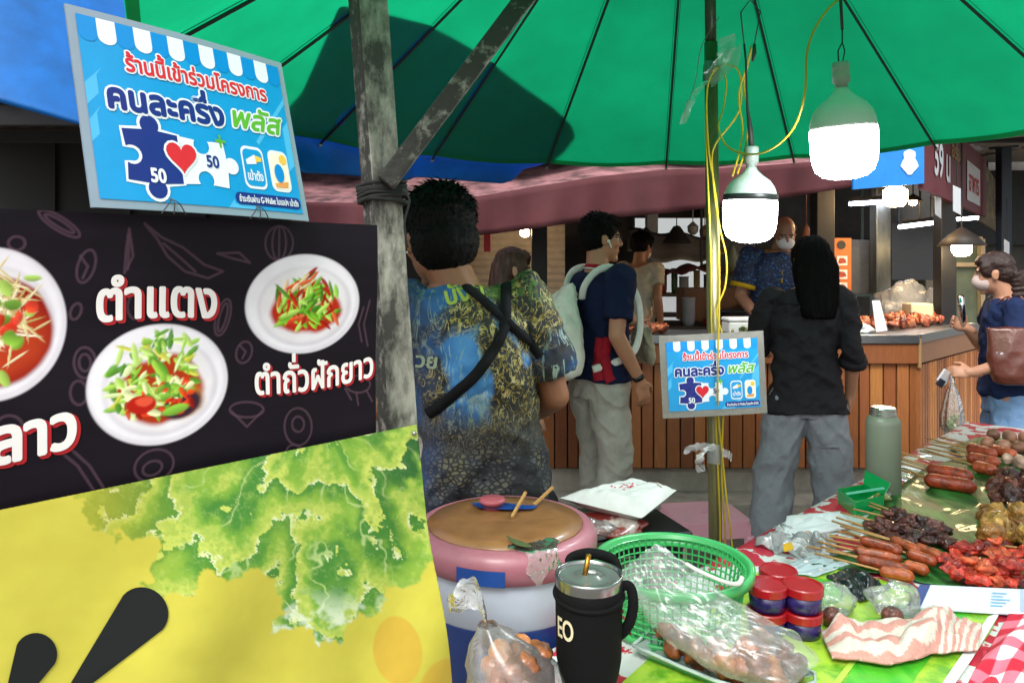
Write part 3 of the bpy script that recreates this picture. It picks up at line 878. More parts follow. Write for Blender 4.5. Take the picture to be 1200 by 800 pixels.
b = MB(); b.lathe([(.0, .05), (.02, .05), (.045, .03), (.05, 0), (.0, 0)], (UC.x, UC.y, UH1 - .01), 16); b.build('finial', dark_rib, um, smooth=True)
b = MB(); b.lathe([(.3, 0), (.3, .05), (.27, .075), (.06, .08), (.05, .3), (.03, .31)], P(840, 895, 2.2) - Vector((0, 0, P(840, 895, 2.2).z)), 24); b.build('base_weight', mat('base_concrete', '#6c6a66', .9), um, smooth=False)

# ------------------------------------------------------------------ blue tarpaulin lying over the umbrella's far left side
def cone_hit(px, py, lift=.012):
    d = Vector(((px - 600) / F, 1, -(py - 310) / F)); lo, hi = 2.0, 4.5; best = None
    k = (UH1 - UH0) / UR
    f = lambda z: (EYE + d.z * z) - (UH1 - k * math.hypot(d.x * z - UC.x, z - UC.y))
    zs = [1.2 + i * .02 for i in range(150)]; 
    for a, b2 in zip(zs[::-1][1:], zs[::-1][:-1]):
        if f(a) * f(b2) <= 0:
            for _ in range(30):
                m_ = (a + b2) / 2
                if f(a) * f(m_) <= 0: b2 = m_
                else: a = m_
            best = a; break
    if best is None: best = 3.3
    h_, nn_, _, _ = CBV.ray_cast(Vector((0, 0, EYE)) + d * (1.25 if px > 420 else 1.0), d)
    if h_ is not None:
        if nn_.z < 0: nn_ = -nn_
        return h_ + nn_ * lift
    p = Vector((d.x * best, best, EYE + d.z * best)); n_ = Vector((p.x - UC.x, p.y - UC.y, 0)).normalized() * k + Vector((0, 0, 1))
    return p + n_.normalized() * lift
cols_ = [((398, 6), (352, 110), (352, 199)), ((440, 12), (402, 160), (404, 201)), ((500, 27), (452, 168), (452, 205)), ((535, 45), (480, 172), (479, 207)), ((560, 60), (505, 176), (487, 203)), ((610, 98), (555, 181), (550, 208)), ((650, 126), (590, 184), (588, 211)), ((670, 146), (612, 186), (601, 207)), ((674, 160), (632, 187), (612, 194)), ((660, 178), (648, 188), (628, 190))]
rows = []
fine_ = []
for A_, B_ in zip(cols_[:-1], cols_[1:]):
    for k in range(5): fine_.append(tuple((p[0] + (q[0] - p[0]) * k / 5, p[1] + (q[1] - p[1]) * k / 5) for p, q in zip(A_, B_)))
fine_.append(cols_[-1])
for (tx, ty), (mx_, my_), (bx, by) in fine_:
    r = [cone_hit(tx + (mx_ - tx) * t / 12, ty + (my_ - ty) * t / 12, .006) for t in range(13)]
    last = r[-1]; out = Vector((last.x - UC.x, last.y - UC.y, 0)).normalized()
    zr = math.hypot(last.x - UC.x, last.y - UC.y); e = last + out * max(0, UR + .03 - zr); e.z = max(UH0 + .01, last.z - .6 * max(0, UR + .03 - zr))
    r.append(e)
    q = P(bx, by + 5, e.y + .10); r += [e.lerp(q, .5) + Vector((0, .01, 0)), q]
    rows.append(r)
mb = MB(); nr = len(rows[0])
mb.add([p for r in rows for p in r], [(i * nr + j, (i + 1) * nr + j, (i + 1) * nr + j + 1, i * nr + j + 1) for i in range(len(rows) - 1) for j in range(nr - 1)])
lo_ = [P(-420, 40, 2.5), P(-200, 78, 2.6), P(0, 121, 2.7), P(97, 152, 2.85), P(220, 180, 3.05), P(340, 199, 3.3)]
hi_ = [P(-420, -560, 3.6), P(-200, -400, 3.6), P(0, -260, 3.7), P(97, -160, 3.7), P(220, -20, 3.6), P(335, 120, 3.45)]
G = []
for a, b2 in zip(lo_, hi_):
    for j in range(7):
        t = j / 6; p = a.lerp(b2, t); p.z -= .05 * math.sin(math.pi * t); G.append(p)
mb.add(G, [(i * 7 + j, (i + 1) * 7 + j, (i + 1) * 7 + j + 1, i * 7 + j + 1) for i in range(5) for j in range(6)])
TB = cloth_through('tarp_blue', '#0a70c0', '#0a86dd', .55, .4, var=.25, scale=7)
tp = mb.build('tarpaulin', TB, None, smooth=True, solid=.004, subd=1); tag(tp, 'blue tarpaulin hanging behind and over the green umbrella', 'tarpaulin')

# ------------------------------------------------------------------ maroon awning
aw = thing('stall_awning', 'stained faded maroon cloth awning with a drooping hem', 'awning', P(700, 262, 4.2))
hem = [(340, 262), (430, 270), (470, 274), (520, 277), (560, 276), (640, 266), (700, 257), (780, 250), (850, 241), (950, 227), (1046, 212)]
vt = [(340, 237), (430, 238), (470, 237), (520, 234), (560, 230), (640, 217), (700, 207), (780, 199), (850, 197), (950, 190), (1046, 181)]
def ip(tab, x): return float(np.interp(x, [a for a, b in tab], [b for a, b in tab]))
def aw_val(u, v):
    x = 340 + u * 706; p = P(x, ip(hem, x) * (1 - v) + ip(vt, x) * v, 4.2)
    p.y += .03 * math.sin(u * 40) * (1 - v) + .015 * math.sin(u * 97 + 1) * (1 - v); return p
def aw_top(u, v):
    x = 340 + u * 706; a = P(x, ip(vt, x), 4.2); b2 = P(340 + u * 730, 158, 6.2); p = a.lerp(b2, v); p.z += -.10 * math.sin(math.pi * v) * (.6 + .4 * math.sin(u * 21)); return p
maroon = cloth_through('awning_maroon', '#5f3036', '#824448', .85, .3, var=.3, scale=4)
faded = mat('awning_faded', '#3a2629', .85, col2='#94676a', contrast=(.36, .60), scale=6, stretch=(1, .4, 2.5), bump=.3, bscale=12)
mb = MB(); mb.grid(aw_val, 120, 6); mb.build('valance', maroon, aw, smooth=True, solid=.004)
mb = MB(); mb.grid(aw_top, 60, 12); mb.build('roof_cloth', faded, aw, smooth=True, solid=.004)

# blue and maroon signboards hanging from the stall's corner
sb = thing('signboard', 'small sky blue signboard with a white cloud patch at the awning corner', 'signboard', P(1040, 220, 4.16))
MB().poly([P(1000, 176, 4.16), P(1083, 158, 4.16), P(1083, 215, 4.16), P(1000, 222, 4.16)][::-1], thick=.02, nrm=(0, -1, 0)).build('board', mat('sky_board', '#1d7fd6', .4, var=.15, scale=6), sb)
MB().poly([P(1066 + 9 * math.cos(t) * (1 + .25 * math.sin(5 * t)), 190 + 15 * math.sin(t), 4.154) for t in [2 * math.pi * i / 20 for i in range(20)]]).build('painted_cloud', mat('cloud_paint', '#cfe0ee', .4, var=.05), sb)
A0, A1 = P(1083, 215, 4.18), P(1156, 254, 6.6); ud = Vector((A1.x - A0.x, A1.y - A0.y, 0)); AL = ud.length; ud.normalize(); an = Vector((ud.y, -ud.x, 0)); an = an if an.y < 0 else -an
an = Vector((-ud.y, ud.x, 0)) if Vector((-ud.y, ud.x, 0)).dot(Vector((0, 0, 0)) - A0) > 0 else Vector((ud.y, -ud.x, 0))
HB = min(A0.z, A1.z)
def frS(u, v, l): return Vector((A0.x, A0.y, HB)) + ud * u + Vector((0, 0, v)) + an * l
sb = thing('signboard', 'long maroon signboard with white lettering running back from the corner', 'signboard', frS(AL / 2, 0, 0))
MB().poly([frS(0, 0, 0), frS(AL, 0, 0), frS(AL, .5, 0), frS(0, .5, 0)], thick=.03, nrm=an).build('board', mat('maroon_board', '#6a2430', .5, var=.15), sb)
lettering('lettering', frS, '59 น', .62, .2, .6, .16, PALE, sb, .006, .008); lettering('lettering', frS, 'อร่อย', 1.25, .34, .5, .08, mat('gold_letter', '#b08b3c', .4), sb, .006, .004)
MB().poly([frS(1.75, .06, .006), frS(2.55, .06, .006), frS(2.55, .36, .006), frS(1.75, .36, .006)]).build('white_panel', PALE, sb)
lettering('lettering', frS, 'อาหาร', 2.15, .2, .6, .12, SRED, sb, .01, .004)
mb = MB(); G0 = A1 + ud * .15; mb.poly([frS(AL + .1, -.03, -.05), frS(AL + 2.2, -.12, -.05), frS(AL + 2.2, .38, -.05), frS(AL + .1, .55, -.05)], thick=.02, nrm=an)
sb = thing('signboard', 'tan and gold worn signboard beyond the maroon one', 'signboard', frS(AL + 1, 0, 0)); mb.build('board', mat('gold_board', '#3d3526', .5, col2='#8f7a4c', contrast=(.4, .65), scale=5, stretch=(1, 1, 2)), sb)

# ------------------------------------------------------------------ the cooked-food stall behind: roof, posts, walls
dark = mat('stall_dark', '#262627', .8, var=.3, scale=3); dark2 = mat('stall_brown', '#3d3631', .8, var=.3, scale=3)
rf = thing('stall_roof', 'dark corrugated roof over the cooked food stall', 'roof', (1.2, 7.5, 2.45))
mb = MB(); mb.grid(lambda u, v: (-4.5 + u * 9.2, 4.5 + v * 5.5, 2.50 + .12 * v + .018 * math.sin(u * 9.2 / .09 * 2 * math.pi * .5)), 210, 2); mb.build('roof_sheet', dark2, rf, smooth=True, solid=.004)
for i, y in enumerate((5.6, 7.2, 8.8)):
    MB().beam((-4.4, y, 2.44), (4.6, y, 2.44), .06, .08).build('purlin', dark, rf)
MB().beam((-4.4, 4.6, 2.40), (4.6, 4.6, 2.40), .06, .12).build('front_beam', dark, rf)
MB().beam((-4.4, 9.9, 2.35), (4.6, 9.9, 2.35), .06, .5).build('rear_fascia', dark2, rf)
rr = thing('neighbour_roof', 'pale grey corrugated roof sheet at the top right', 'roof', P(1230, 180, 6))
def nrf(u, v):
    a = P(1090, 160, 4.9).lerp(P(1420, 120, 4.9), u); b2 = P(1120, 190, 9).lerp(P(1420, 185, 9), u); p = a.lerp(b2, v); p.z += .012 * math.sin(v * 4.1 / .12 * 6.28 * .5); return p
mb = MB(); mb.grid(nrf, 4, 160); mb.build('roof_sheet', mat('grey_sheet', '#7d7770', .6, var=.12, scale=3), rr, smooth=True, solid=.004)
mb = MB(); mb.grid(lambda u, v: P(1120 + u * 300, 190 + v * 0, 9) + Vector((0, 0, -.1 - v * .9)), 2, 2); mb.build('fascia', mat('fascia_dark', '#23262a', .7, var=.3), rr)
def wall(name, label, x0, x1, y, z0, z1, m, th=.06, cat='wall'):
    o = MB().box(((x0 + x1) / 2, y, (z0 + z1) / 2), (x1 - x0, th, z1 - z0)).build(name, m); return tag(o, label, cat)
mb = MB(); nslat = 60
pw = thing('shutter_wall', 'pale horizontally ribbed wall at the left of the stall', 'wall', P(610, 320, 6.4) * 1)
mb.grid(lambda u, v: (P(545, 0, 6.4).x + u * .86, 6.4 - .012 * abs(math.sin(v * 34 * math.pi)), .28 + v * 2.1), 2, 272); mb.build('slats', mat('pale_slats', '#aba091', .7, var=.2, scale=8), pw)
o = wall('back_wall', 'dark soot stained rear wall of the food stall', 2.42, 9.5, 9.2, .28, 3.2, mat('wall_soot', '#4a4845', .8, var=.45, scale=2))
o = wall('partition_wall', 'dark partition behind the standing cook', -2.2, 1.42, 8.6, .28, 2.5, mat('wall_soot2', '#4a4641', .8, var=.45, scale=2))
mb = MB(); mb.box((-3.55, 6.2, 1.3), (6.3, .1, 2.6))
for k in range(9): mb.box((-1.3 - k * .62, 6.13, 1.3), (.035, .04, 2.6))
for z in (1.55, 1.85): mb.box((-3.9, 6.13, z), (5.6, .03, .03))
o = mb.build('shed_wall', mat('shed_black', '#151414', .8, var=.4, scale=2)); tag(o, 'black framed shed wall behind the banners', 'wall')
o = MB().box((1.5, 16, 2.0), (9, .2, 4)).build('building', mat('pale_render', '#8f9394', .8, var=.12, scale=1)); tag(o, 'pale rendered building seen through the gap behind the stall', 'building')
post_d = mat('post_dark', '#15171b', .5, var=.2)
def simple_post(px0, px1, z, m, label, top=2.5, name='stall_post', py=None, bot=.28):
    a, b2 = P(px0, 300, z), P(px1, 300, z); w = b2.x - a.x
    mb = MB(); mb.box(((a.x + b2.x) / 2, z, (bot + top) / 2), (w, w, top - bot)).box(((a.x + b2.x) / 2, z, bot + .01), (w * 2, w * 2, .02)); mb.box(((a.x + b2.x) / 2, z, top - .01), (w * 1.8, w * 1.8, .02))
    o = mb.build(name, m, bevel=.006); return tag(o, label, 'post')
simple_post(953, 974, 5.3, post_d, 'dark blue steel post right behind the black haired customer')
simple_post(1023, 1040, 6.2, mat('post_pale', '#4c4e49', .35, metal=.5, col2='#8d918a', contrast=(.3, .7), scale=4, stretch=(2, 2, .5)), 'reflective grey panel post beside the orange menu board')
simple_post(623, 641, 5.4, post_d, 'black post between the ribbed wall and the student')
simple_post(1098, 1116, 5.2, post_d, 'dark post under the maroon signboard')
simple_post(1170, 1182, 6.4, mat('post_navy', '#1c2735', .5, var=.2), 'slim navy post behind the woman with the tote')
simple_post(757, 770, 8.2, mat('post_white', '#8d8f8e', .6, var=.15), 'pale concrete post behind the cook')

# ------------------------------------------------------------------ wooden food counter
ct = thing('food_counter', 'long wooden serving counter with vertical boards and a steel rim', 'counter', (1.3, 4.3, .28))
CX0, CX1, CZ = P(636, 0, 4.3).x, P(1075, 0, 4.3).x, 4.3
CE = Vector((P(1150, 0, 5.2).x, 5.2, 0)); HT = 1.07
wood = vmat('varnished_wood', .38, bump=.12, bscale=60, spec=.5, coat=.12, var=.18, scale=14)
nt = wood.node_tree
for nd in nt.nodes:
    if nd.type == 'TEX_NOISE':
        mp = nt.nodes.new('ShaderNodeMapping'); mp.inputs['Scale'].default_value = (6, 6, .7)
        tc = nt.nodes.new('ShaderNodeTexCoord'); nt.links.new(tc.outputs['Object'], mp.inputs[0]); nt.links.new(mp.outputs[0], nd.inputs['Vector'])
woods = ['#945630', '#a26538', '#85502b', '#ab6d3a', '#9a5f34', '#b4763e', '#8a532c', '#744226']
mb = MB(); x = CX0; r = random.Random(3)
while x < CX1 - .02:
    w = min(r.choice([.062, .07, .075, .08]), CX1 - x); z1 = .905
    mb.box((x + w / 2, CZ + .02 + r.uniform(-.003, .003), (.30 + z1) / 2), (w - .008, .024, z1 - .30), None, C3(r.choice(woods)))
    x += w
mb.build('board_panel', wood, ct, bevel=.003, color=True)
MB().box(((CX0 + CX1) / 2, CZ + .05, .6), (CX1 - CX0, .02, .62)).build('inner_lining', dark, ct)
mb = MB(); mb.box(((CX0 + CX1) / 2, CZ + .01, .965), (CX1 - CX0, .05, .115), None, C3('#8a5230')); mb.build('top_rail', wood, ct, bevel=.004, color=True)
steel = mat('brushed_steel', '#8f9498', .3, metal=.85, var=.12, scale=20, stretch=(1, 8, 8)); 
mb = MB(); mb.box(((CX0 + CX1) / 2, CZ - .012, 1.05), (CX1 - CX0, .03, .05)); mb.box(((CX0 + CX1) / 2, CZ + .21, 1.058), (CX1 - CX0, .43, .02)); mb.build('steel_top', steel, ct, bevel=.003)
mb = MB(); c0 = Vector((CX1, CZ, 0)); cd = (CE - c0); cl = cd.length; cd.normalize(); cn = Vector((cd.y, -cd.x, 0)); n = int(cl / .042); MA = Matrix((cd, -cn, Vector((0, 0, 1)))).transposed()
for i in range(n):
    p = c0 + cd * (i + .5) * cl / n; mb.box((p.x, p.y, .6), (cl / n * .68, .03, .6), MA, C3(r.choice(woods)) * 1.0)
mb.build('slat_panel', wood, ct, bevel=.003, color=True)
m_ = c0 + cd * cl / 2
MB().box((m_.x - cn.x * .03, m_.y - cn.y * .03, .6), (cl - .03, .012, .6), MA).build('inner_lining', mat('lining', '#2c1a10', .8, var=.2), ct)
mb = MB(); mb.box((m_.x, m_.y, .975), (cl - .02, .04, .13), MA, C3('#8a6044')); mb.build('top_rail', wood, ct, bevel=.004, color=True)
mb = MB(); mb.box((m_.x + cn.x * .012, m_.y + cn.y * .012, 1.055), (cl, .03, .05), MA); mb.poly([(CX1, CZ + .02, 1.066), (CE.x, CE.y + .02, 1.066), (CE.x - .5, CE.y + .35, 1.066), (CX1 - .2, CZ + .42, 1.066)], thick=.02, nrm=(0, 0, 1)); mb.build('steel_top', steel, ct, bevel=.002)
MB().box((CX1 + .005, CZ - .01, .97), (.016, .02, .17)).build('corner_strip', mat('brass_strip', '#b08d62', .4, metal=.3), ct)

# roasted meat heaped on the counter
def lump(mb, c, r, col, seed, k=.35):
    rr = random.Random(seed); o = len(mb.v); mb.el(c, r, Euler((rr.uniform(0, 3), rr.uniform(0, 3), rr.uniform(0, 3))).to_matrix(), 9, 6, col)
    for i in range(o, len(mb.v)):
        v = Vector(mb.v[i]); d = noise.noise(v * 55 + Vector((seed, 0, 0))); v = Vector(c) + (v - Vector(c)) * (1 + k * d); mb.v[i] = tuple(v)
        q = 1 + .5 * d; mb.c[i] = tuple(np.array(col) * q)
roast = vmat('roast_meat', .38, bump=.3, bscale=120, spec=.6, coat=.2, var=.2, scale=60)
def heap(name, label, pts, n, r0, cols, seed=0, zs=.04):
    mb = MB(); rr = random.Random(seed)
    for i in range(n):
        t = rr.random(); q = rr.random(); a, b2, c3, d4 = pts
        p = (Vector(a) * (1 - t) + Vector(b2) * t) * (1 - q) + (Vector(d4) * (1 - t) + Vector(c3) * t) * q; p = p + Vector((0, 0, rr.uniform(0, zs) * (1 - abs(q - .5))))
        s = r0 * rr.uniform(.6, 1.2); lump(mb, p, (s * rr.uniform(1, 1.9), s, s * rr.uniform(.5, .9)), C3(rr.choice(cols)), seed * 100 + i)
    o = mb.build(name, roast, smooth=True, color=True); return tag(o, label, kind='stuff')
hz = 1.09
heap('roast_pieces', 'red brown roast meat heaped along the wooden counter', [(1.99, 4.40, hz), (3.12, 5.20, hz), (2.85, 5.42, hz), (1.95, 4.68, hz)], 260, .024, ['#a8502a', '#8a3a1e', '#b9683a', '#6f2b18', '#c2764a', '#94462c'], 5, .05)
heap('grilled_pieces', 'reddish grilled pieces in trays behind the student', [(.68, 4.36, hz), (.92, 4.36, hz), (.95, 4.6, hz), (.68, 4.6, hz)], 60, .02, ['#8c3f22', '#a3542c', '#6a2d18', '#b3643a'], 6, .03)
heap('garnish', 'green garnish along the back of the blue sign', [(1.28, 4.34, hz), (1.5, 4.34, hz), (1.5, 4.5, hz), (1.28, 4.5, hz)], 50, .014, ['#3d5a24', '#56702e', '#2c4420', '#8a7a4a'], 8, .03)
def boxthing(name, label, cat, c, size, m, rz=0, lid=None, bev=.01, slope=.0):
    t = thing(name, label, cat, c, rz, local=True); mb = MB()
    a, b2, h = size; k = 1 - slope
    mb.lathe([(.5 * k, 0), (.5, 1)], n=4, M=Matrix.Diagonal((1.414 * a, 1.414 * b2, h)) @ Euler((0, 0, R(45))).to_matrix()) if False else None
    vs = [(i * a / 2 * (k if z == 0 else 1), j * b2 / 2 * (k if z == 0 else 1), z * h) for z in (0, 1) for i, j in ((-1, -1), (1, -1), (1, 1), (-1, 1))]
    mb.add(vs, [(3, 2, 1, 0), (4, 5, 6, 7), (0, 1, 5, 4), (1, 2, 6, 5), (2, 3, 7, 6), (3, 0, 4, 7)])
    mb.build('body', m, t, bevel=bev)
    if lid is not None:
        MB().box((0, 0, h + .012), (a * 1.04, b2 * 1.04, .024)).build('lid', lid, t, bevel=bev)
    return t
foam = mat('foam_white', '#d5d6d2', .7, var=.05); cream = mat('cream_plastic', '#cfc7a6', .5, var=.06)
boxthing('foam_box', 'white foam box on the counter in front of the masked seller', 'box', P(872, 389, 4.45) + Vector((0, 0, -.005)), (.23, .14, .07), foam, .05, foam)
t = boxthing('tub', 'cream tub with an olive side on the counter behind the roast meat', 'tub', Vector((P(1075, 0, 5.22).x, 5.22, 1.07)), (.15, .16, .14), cream, -.1, None)
MB().box((.0765, 0, .06), (.003, .15, .115)).build('side_label', mat('olive_label', '#8d8a35', .5), t)
card = thing('price_card', 'white blank price card leaning on the roast meat', 'card', P(1028, 388, 4.42)); MB().poly([P(1022, 352, 4.46), P(1031, 352, 4.46), P(1040, 387, 4.42), P(1027, 389, 4.42)][::-1], thick=.004, nrm=(0, -1, 0)).build('card', PALE, card)
def crumple(name, label, c, r, m, seed=1, cat='bag', sub=4, amp=.35):
    bm = bmesh.new(); bmesh.ops.create_icosphere(bm, subdivisions=sub, radius=1)
    for v in bm.verts:
        d = noise.noise(v.co * 1.7 + Vector((seed, 0, 0))) * amp + (.5 - abs(noise.noise(v.co * 4 + Vector((0, seed, 0))))) * amp * .35
        v.co = v.co * (1 + d); v.co = Vector((v.co.x * r[0], v.co.y * r[1], max(v.co.z, -.75) * r[2]))
    me = bpy.data.meshes.new(name); bm.to_mesh(me); bm.free(); me.polygons.foreach_set('use_smooth', [True] * len(me.polygons))
    o = link(name, me, m); o.location = Vector(c) + Vector((0, 0, .75 * r[2])); return tag(o, label, cat)
bagm = film('bag_film', .4); milky = film('milky_film', .85, (.85, .87, .88, 1), .25, .5, 30)
crumple('plastic_bag', 'clear bag of supplies slumped at the back of the counter', (P(1058, 0, 5.5).x, 5.5, 1.05), (.20, .10, .17), milky, 3)
crumple('plastic_bag', 'white bundle on the counter right of the grey panel', (P(1093, 0, 5.42).x, 5.42, 1.06), (.07, .06, .13), milky, 4)
crumple('paper_bundle', 'crumpled white paper at the left end of the roast meat', (P(1008, 0, 4.5).x, 4.5, 1.06), (.07, .05, .035), foam, 7, 'paper')
# interior
def board(name, label, cat, px0, py0, px1, py1, z, m, th=.03):
    a, b2 = P(px0, py1, z), P(px1, py0, z); t = thing(name, label, cat, Vector(((a.x + b2.x) / 2, z, a.z)))
    MB().box(((a.x + b2.x) / 2, z, (a.z + b2.z) / 2), (b2.x - a.x, th, b2.z - a.z)).build('board', m, t, bevel=.004); return t
ob = mat('menu_orange', '#c8702c', .5, var=.06)
mo = board('menu_board', 'orange menu board with black badge hanging in the food stall', 'menu board', 955, 279, 997, 364, 5.6, ob)
b = MB(); b.poly([P(986 + 5.2 * math.cos(t), 287 + 5.2 * math.sin(t), 5.58) for t in [2 * math.pi * i / 20 for i in range(20)]][::-1]); b.build('badge', mat('badge_black', '#14171b', .5), mo)
for y in (300, 316, 331, 346):
    til = MB().poly([P(981, y, 5.58), P(981, y + 11, 5.58), P(993, y + 11, 5.58), P(993, y, 5.58)]).build('picture_tile', PALE, mo)
    b = MB(); b.poly([P(982 + q[0], y + 5 + q[1], 5.577) for q in ((0, 3), (3, 4), (6, 3.5), (10, 3), (9, -1), (6, -3), (4, -2.6), (2, -3))]); b.build('printed_food', mat('menu_red', '#a33a25', .5, var=.5, scale=60), til)
board('steel_sheet', 'dark grey steel sheet between menu board and pale post', 'steel sheet', 997, 281, 1021, 344, 6.3, mat('grey_steel', '#5d6165', .45, metal=.3, var=.2))
board('steel_shutter', 'dark shutter at the rear right of the food stall', 'shutter', 1044, 262, 1102, 328, 7.2, mat('shutter_grey', '#53565a', .5, metal=.2, var=.2, stretch=(1, 1, 20)))
cab = thing('glass_cabinet', 'beige framed glass cabinet behind the woman with the tote', 'cabinet', P(1125, 395, 5.8))
a, b2 = P(1100, 400, 5.8), P(1150, 280, 5.8); mb = MB()
for x in (a.x, a.x + .07, b2.x): mb.box((x, 5.8, (a.z + b2.z) / 2), (.035, .05, b2.z - a.z))
for z in (a.z, b2.z, (a.z + b2.z) / 2 + .2): mb.box(((a.x + b2.x) / 2, 5.8, z), (b2.x - a.x, .045, .035))
mb.build('frame', mat('beige_frame', '#9c8f78', .5, var=.1), cab, bevel=.004)
MB().box(((a.x + b2.x) / 2, 5.83, (a.z + b2.z) / 2), (b2.x - a.x, .006, b2.z - a.z)).build('pane', mat('pane_green', '#5d6a5c', .1, var=.3, scale=5), cab)
# the kitchen at the left, with a maroon cover, pots and bright gaps
kt = thing('kitchen_table', 'dark kitchen table crowded with pots behind the counter', 'table', (1.55, 6.0, .28)); mb = MB(); mb.box((1.55, 6.0, .98), (1.7, .7, .05)); mb.build('top', dark2, kt)
for sx in (.75, 2.35):
    for sy in (5.7, 6.3): MB().box((sx, sy, .62), (.05, .05, .67)).build('leg', dark, kt)
pot = lambda c, rad, h, m, label, nm='cooking_pot', cat='pot': tag(MB().lathe([(rad * .85, 0), (rad, h * .2), (rad, h * .92), (rad * 1.08, h), (rad * .95, h * .98), (rad * .9, h * .4), (0, h * .35)], c, 20).build(nm, m, smooth=True), label, cat)
pot((1.02, 5.95, 1.005), .15, .17, mat('pot_black', '#1b1b1c', .4, metal=.4), 'black cooking pot left on the kitchen table')
pot((1.38, 5.8, 1.005), .05, .22, mat('bottle_white', '#a8aab0', .3), 'white squeeze bottle on the kitchen table', 'squeeze_bottle', 'bottle')
pot((1.72, 5.85, 1.005), .17, .12, mat('pot_steel', '#54585b', .3, metal=.7), 'steel bowl in the middle of the kitchen table', 'mixing_bowl', 'bowl')
pot((2.05, 6.0, 1.005), .14, .22, mat('pot_dark2', '#262a2c', .4, metal=.5), 'tall dark stockpot on the kitchen table', 'stockpot')
pot((1.58, 5.75, 1.005), .10, .05, mat('dish_red', '#8d2c1c', .5), 'shallow red dish on the kitchen table', 'dish', 'dish')
boxthing('cardboard_box', 'brown cardboard box under the maroon cover', 'box', Vector((P(832, 0, 6.4).x, 6.4, 1.0)), (.52, .3, .28), mat('cardboard_brown', '#5d4434', .8, var=.15))
mb = MB(); cc = P(822, 318, 6.8)
mb.grid(lambda u, v: cc + Vector(((u - .5) * 1.0, (v - .5) * .6, .16 * math.cos((u - .5) * 2.6) * math.cos((v - .5) * 1.5) - .1 - .02 * math.sin(u * 30))), 24, 8)
o = mb.build('maroon_cover', mat('cover_maroon', '#45161b', .7, var=.25), smooth=True, solid=.01); tag(o, 'sagging dark maroon cover over the kitchen', 'canopy')
gt = thing('grey_sheet', 'grey plastic sheet sagging across the bright gap behind the kitchen', 'sheet', P(800, 290, 7.6)); mb = MB()
mb.grid(lambda u, v: P(735 + u * 150, 268 + 14 * u + v * (26 + 8 * math.sin(u * 5)), 7.6 - v * .8) + Vector((0, 0, .02 * math.sin(u * 19))), 30, 8); mb.build('sheet', mat('sheet_grey', '#77736c', .6, var=.3, scale=5), gt, smooth=True, solid=.004)
for u in (742, 880): MB().beam(P(u, 268, 7.6), P(u, 268, 7.6) + Vector((0, 0, .55)), .012, .012).build('cord', dark, gt)
sh_ = thing('kitchen_shelf', 'dark open shelf in the gap behind the kitchen table', 'shelf', (1.95, 7.2, .28)); a, b2 = P(768, 392, 7.2), P(850, 345, 7.2)
for z in (b2.z, (a.z + b2.z) / 2): MB().box(((a.x + b2.x) / 2, 7.2, z), (b2.x - a.x, .3, .03)).build('shelf_board', dark2, sh_)
for x in (a.x, b2.x): MB().box((x, 7.2, (b2.z + .28) / 2), (.04, .3, b2.z - .28)).build('upright', dark, sh_)
for i, (px, w_, h_, c_) in enumerate(((776, .035, .2, '#8e2a22'), (789, .03, .24, '#3d5a34'), (800, .045, .16, '#a9a49a'), (815, .03, .22, '#b08b3a'), (828, .04, .18, '#2b2f3a'), (842, .035, .2, '#6c3a22'))):
    c = P(px, 345, 7.2); pot((c.x, 7.15, b2.z + .015), w_, h_, mat('jar' + str(i), c_, .35), ('red', 'green', 'pale', 'ochre', 'navy', 'brown')[i] + ' jar on the dark kitchen shelf', 'jar', 'jar')
for i, (px, py, L, c_) in enumerate(((757, 262, .22, '#3a3a3a'), (826, 262, .16, '#7a5a3a'), (846, 262, .2, '#2a2a2c'), (812, 260, .12, '#8d8a80'))):
    c = P(px, py, 7.9); mb = MB(); mb.beam(c + Vector((0, 0, .35)), c - Vector((0, 0, L * .4)), .008, .008); mb.lathe([(.01, .05), (.06, 0), (.055, -.06), (.02, -.09)], c - Vector((0, 0, L * .4)), 12)
    o = mb.build('ladle', mat('ladle' + str(i), c_, .5)); tag(o, ('dark', 'wooden', 'black', 'pale')[i] + ' ladle hanging in the bright gap behind the kitchen', 'ladle')
# rods holding the cover so that it is not adrift
MB().beam(cc + Vector((0, 0, .05)), cc + Vector((0, 0, 2.55 - cc.z)), .02, .02).build('rod', dark, o)
rb = tag(MB().beam(P(571, 295, 5.6), P(571, 262, 5.6) + Vector((0, 0, .6)), .05, .05).build('red_pipe', mat('red_paint', '#a3182a', .4, var=.1)), 'short red pipe hanging at the awning by the vendor', 'pipe')
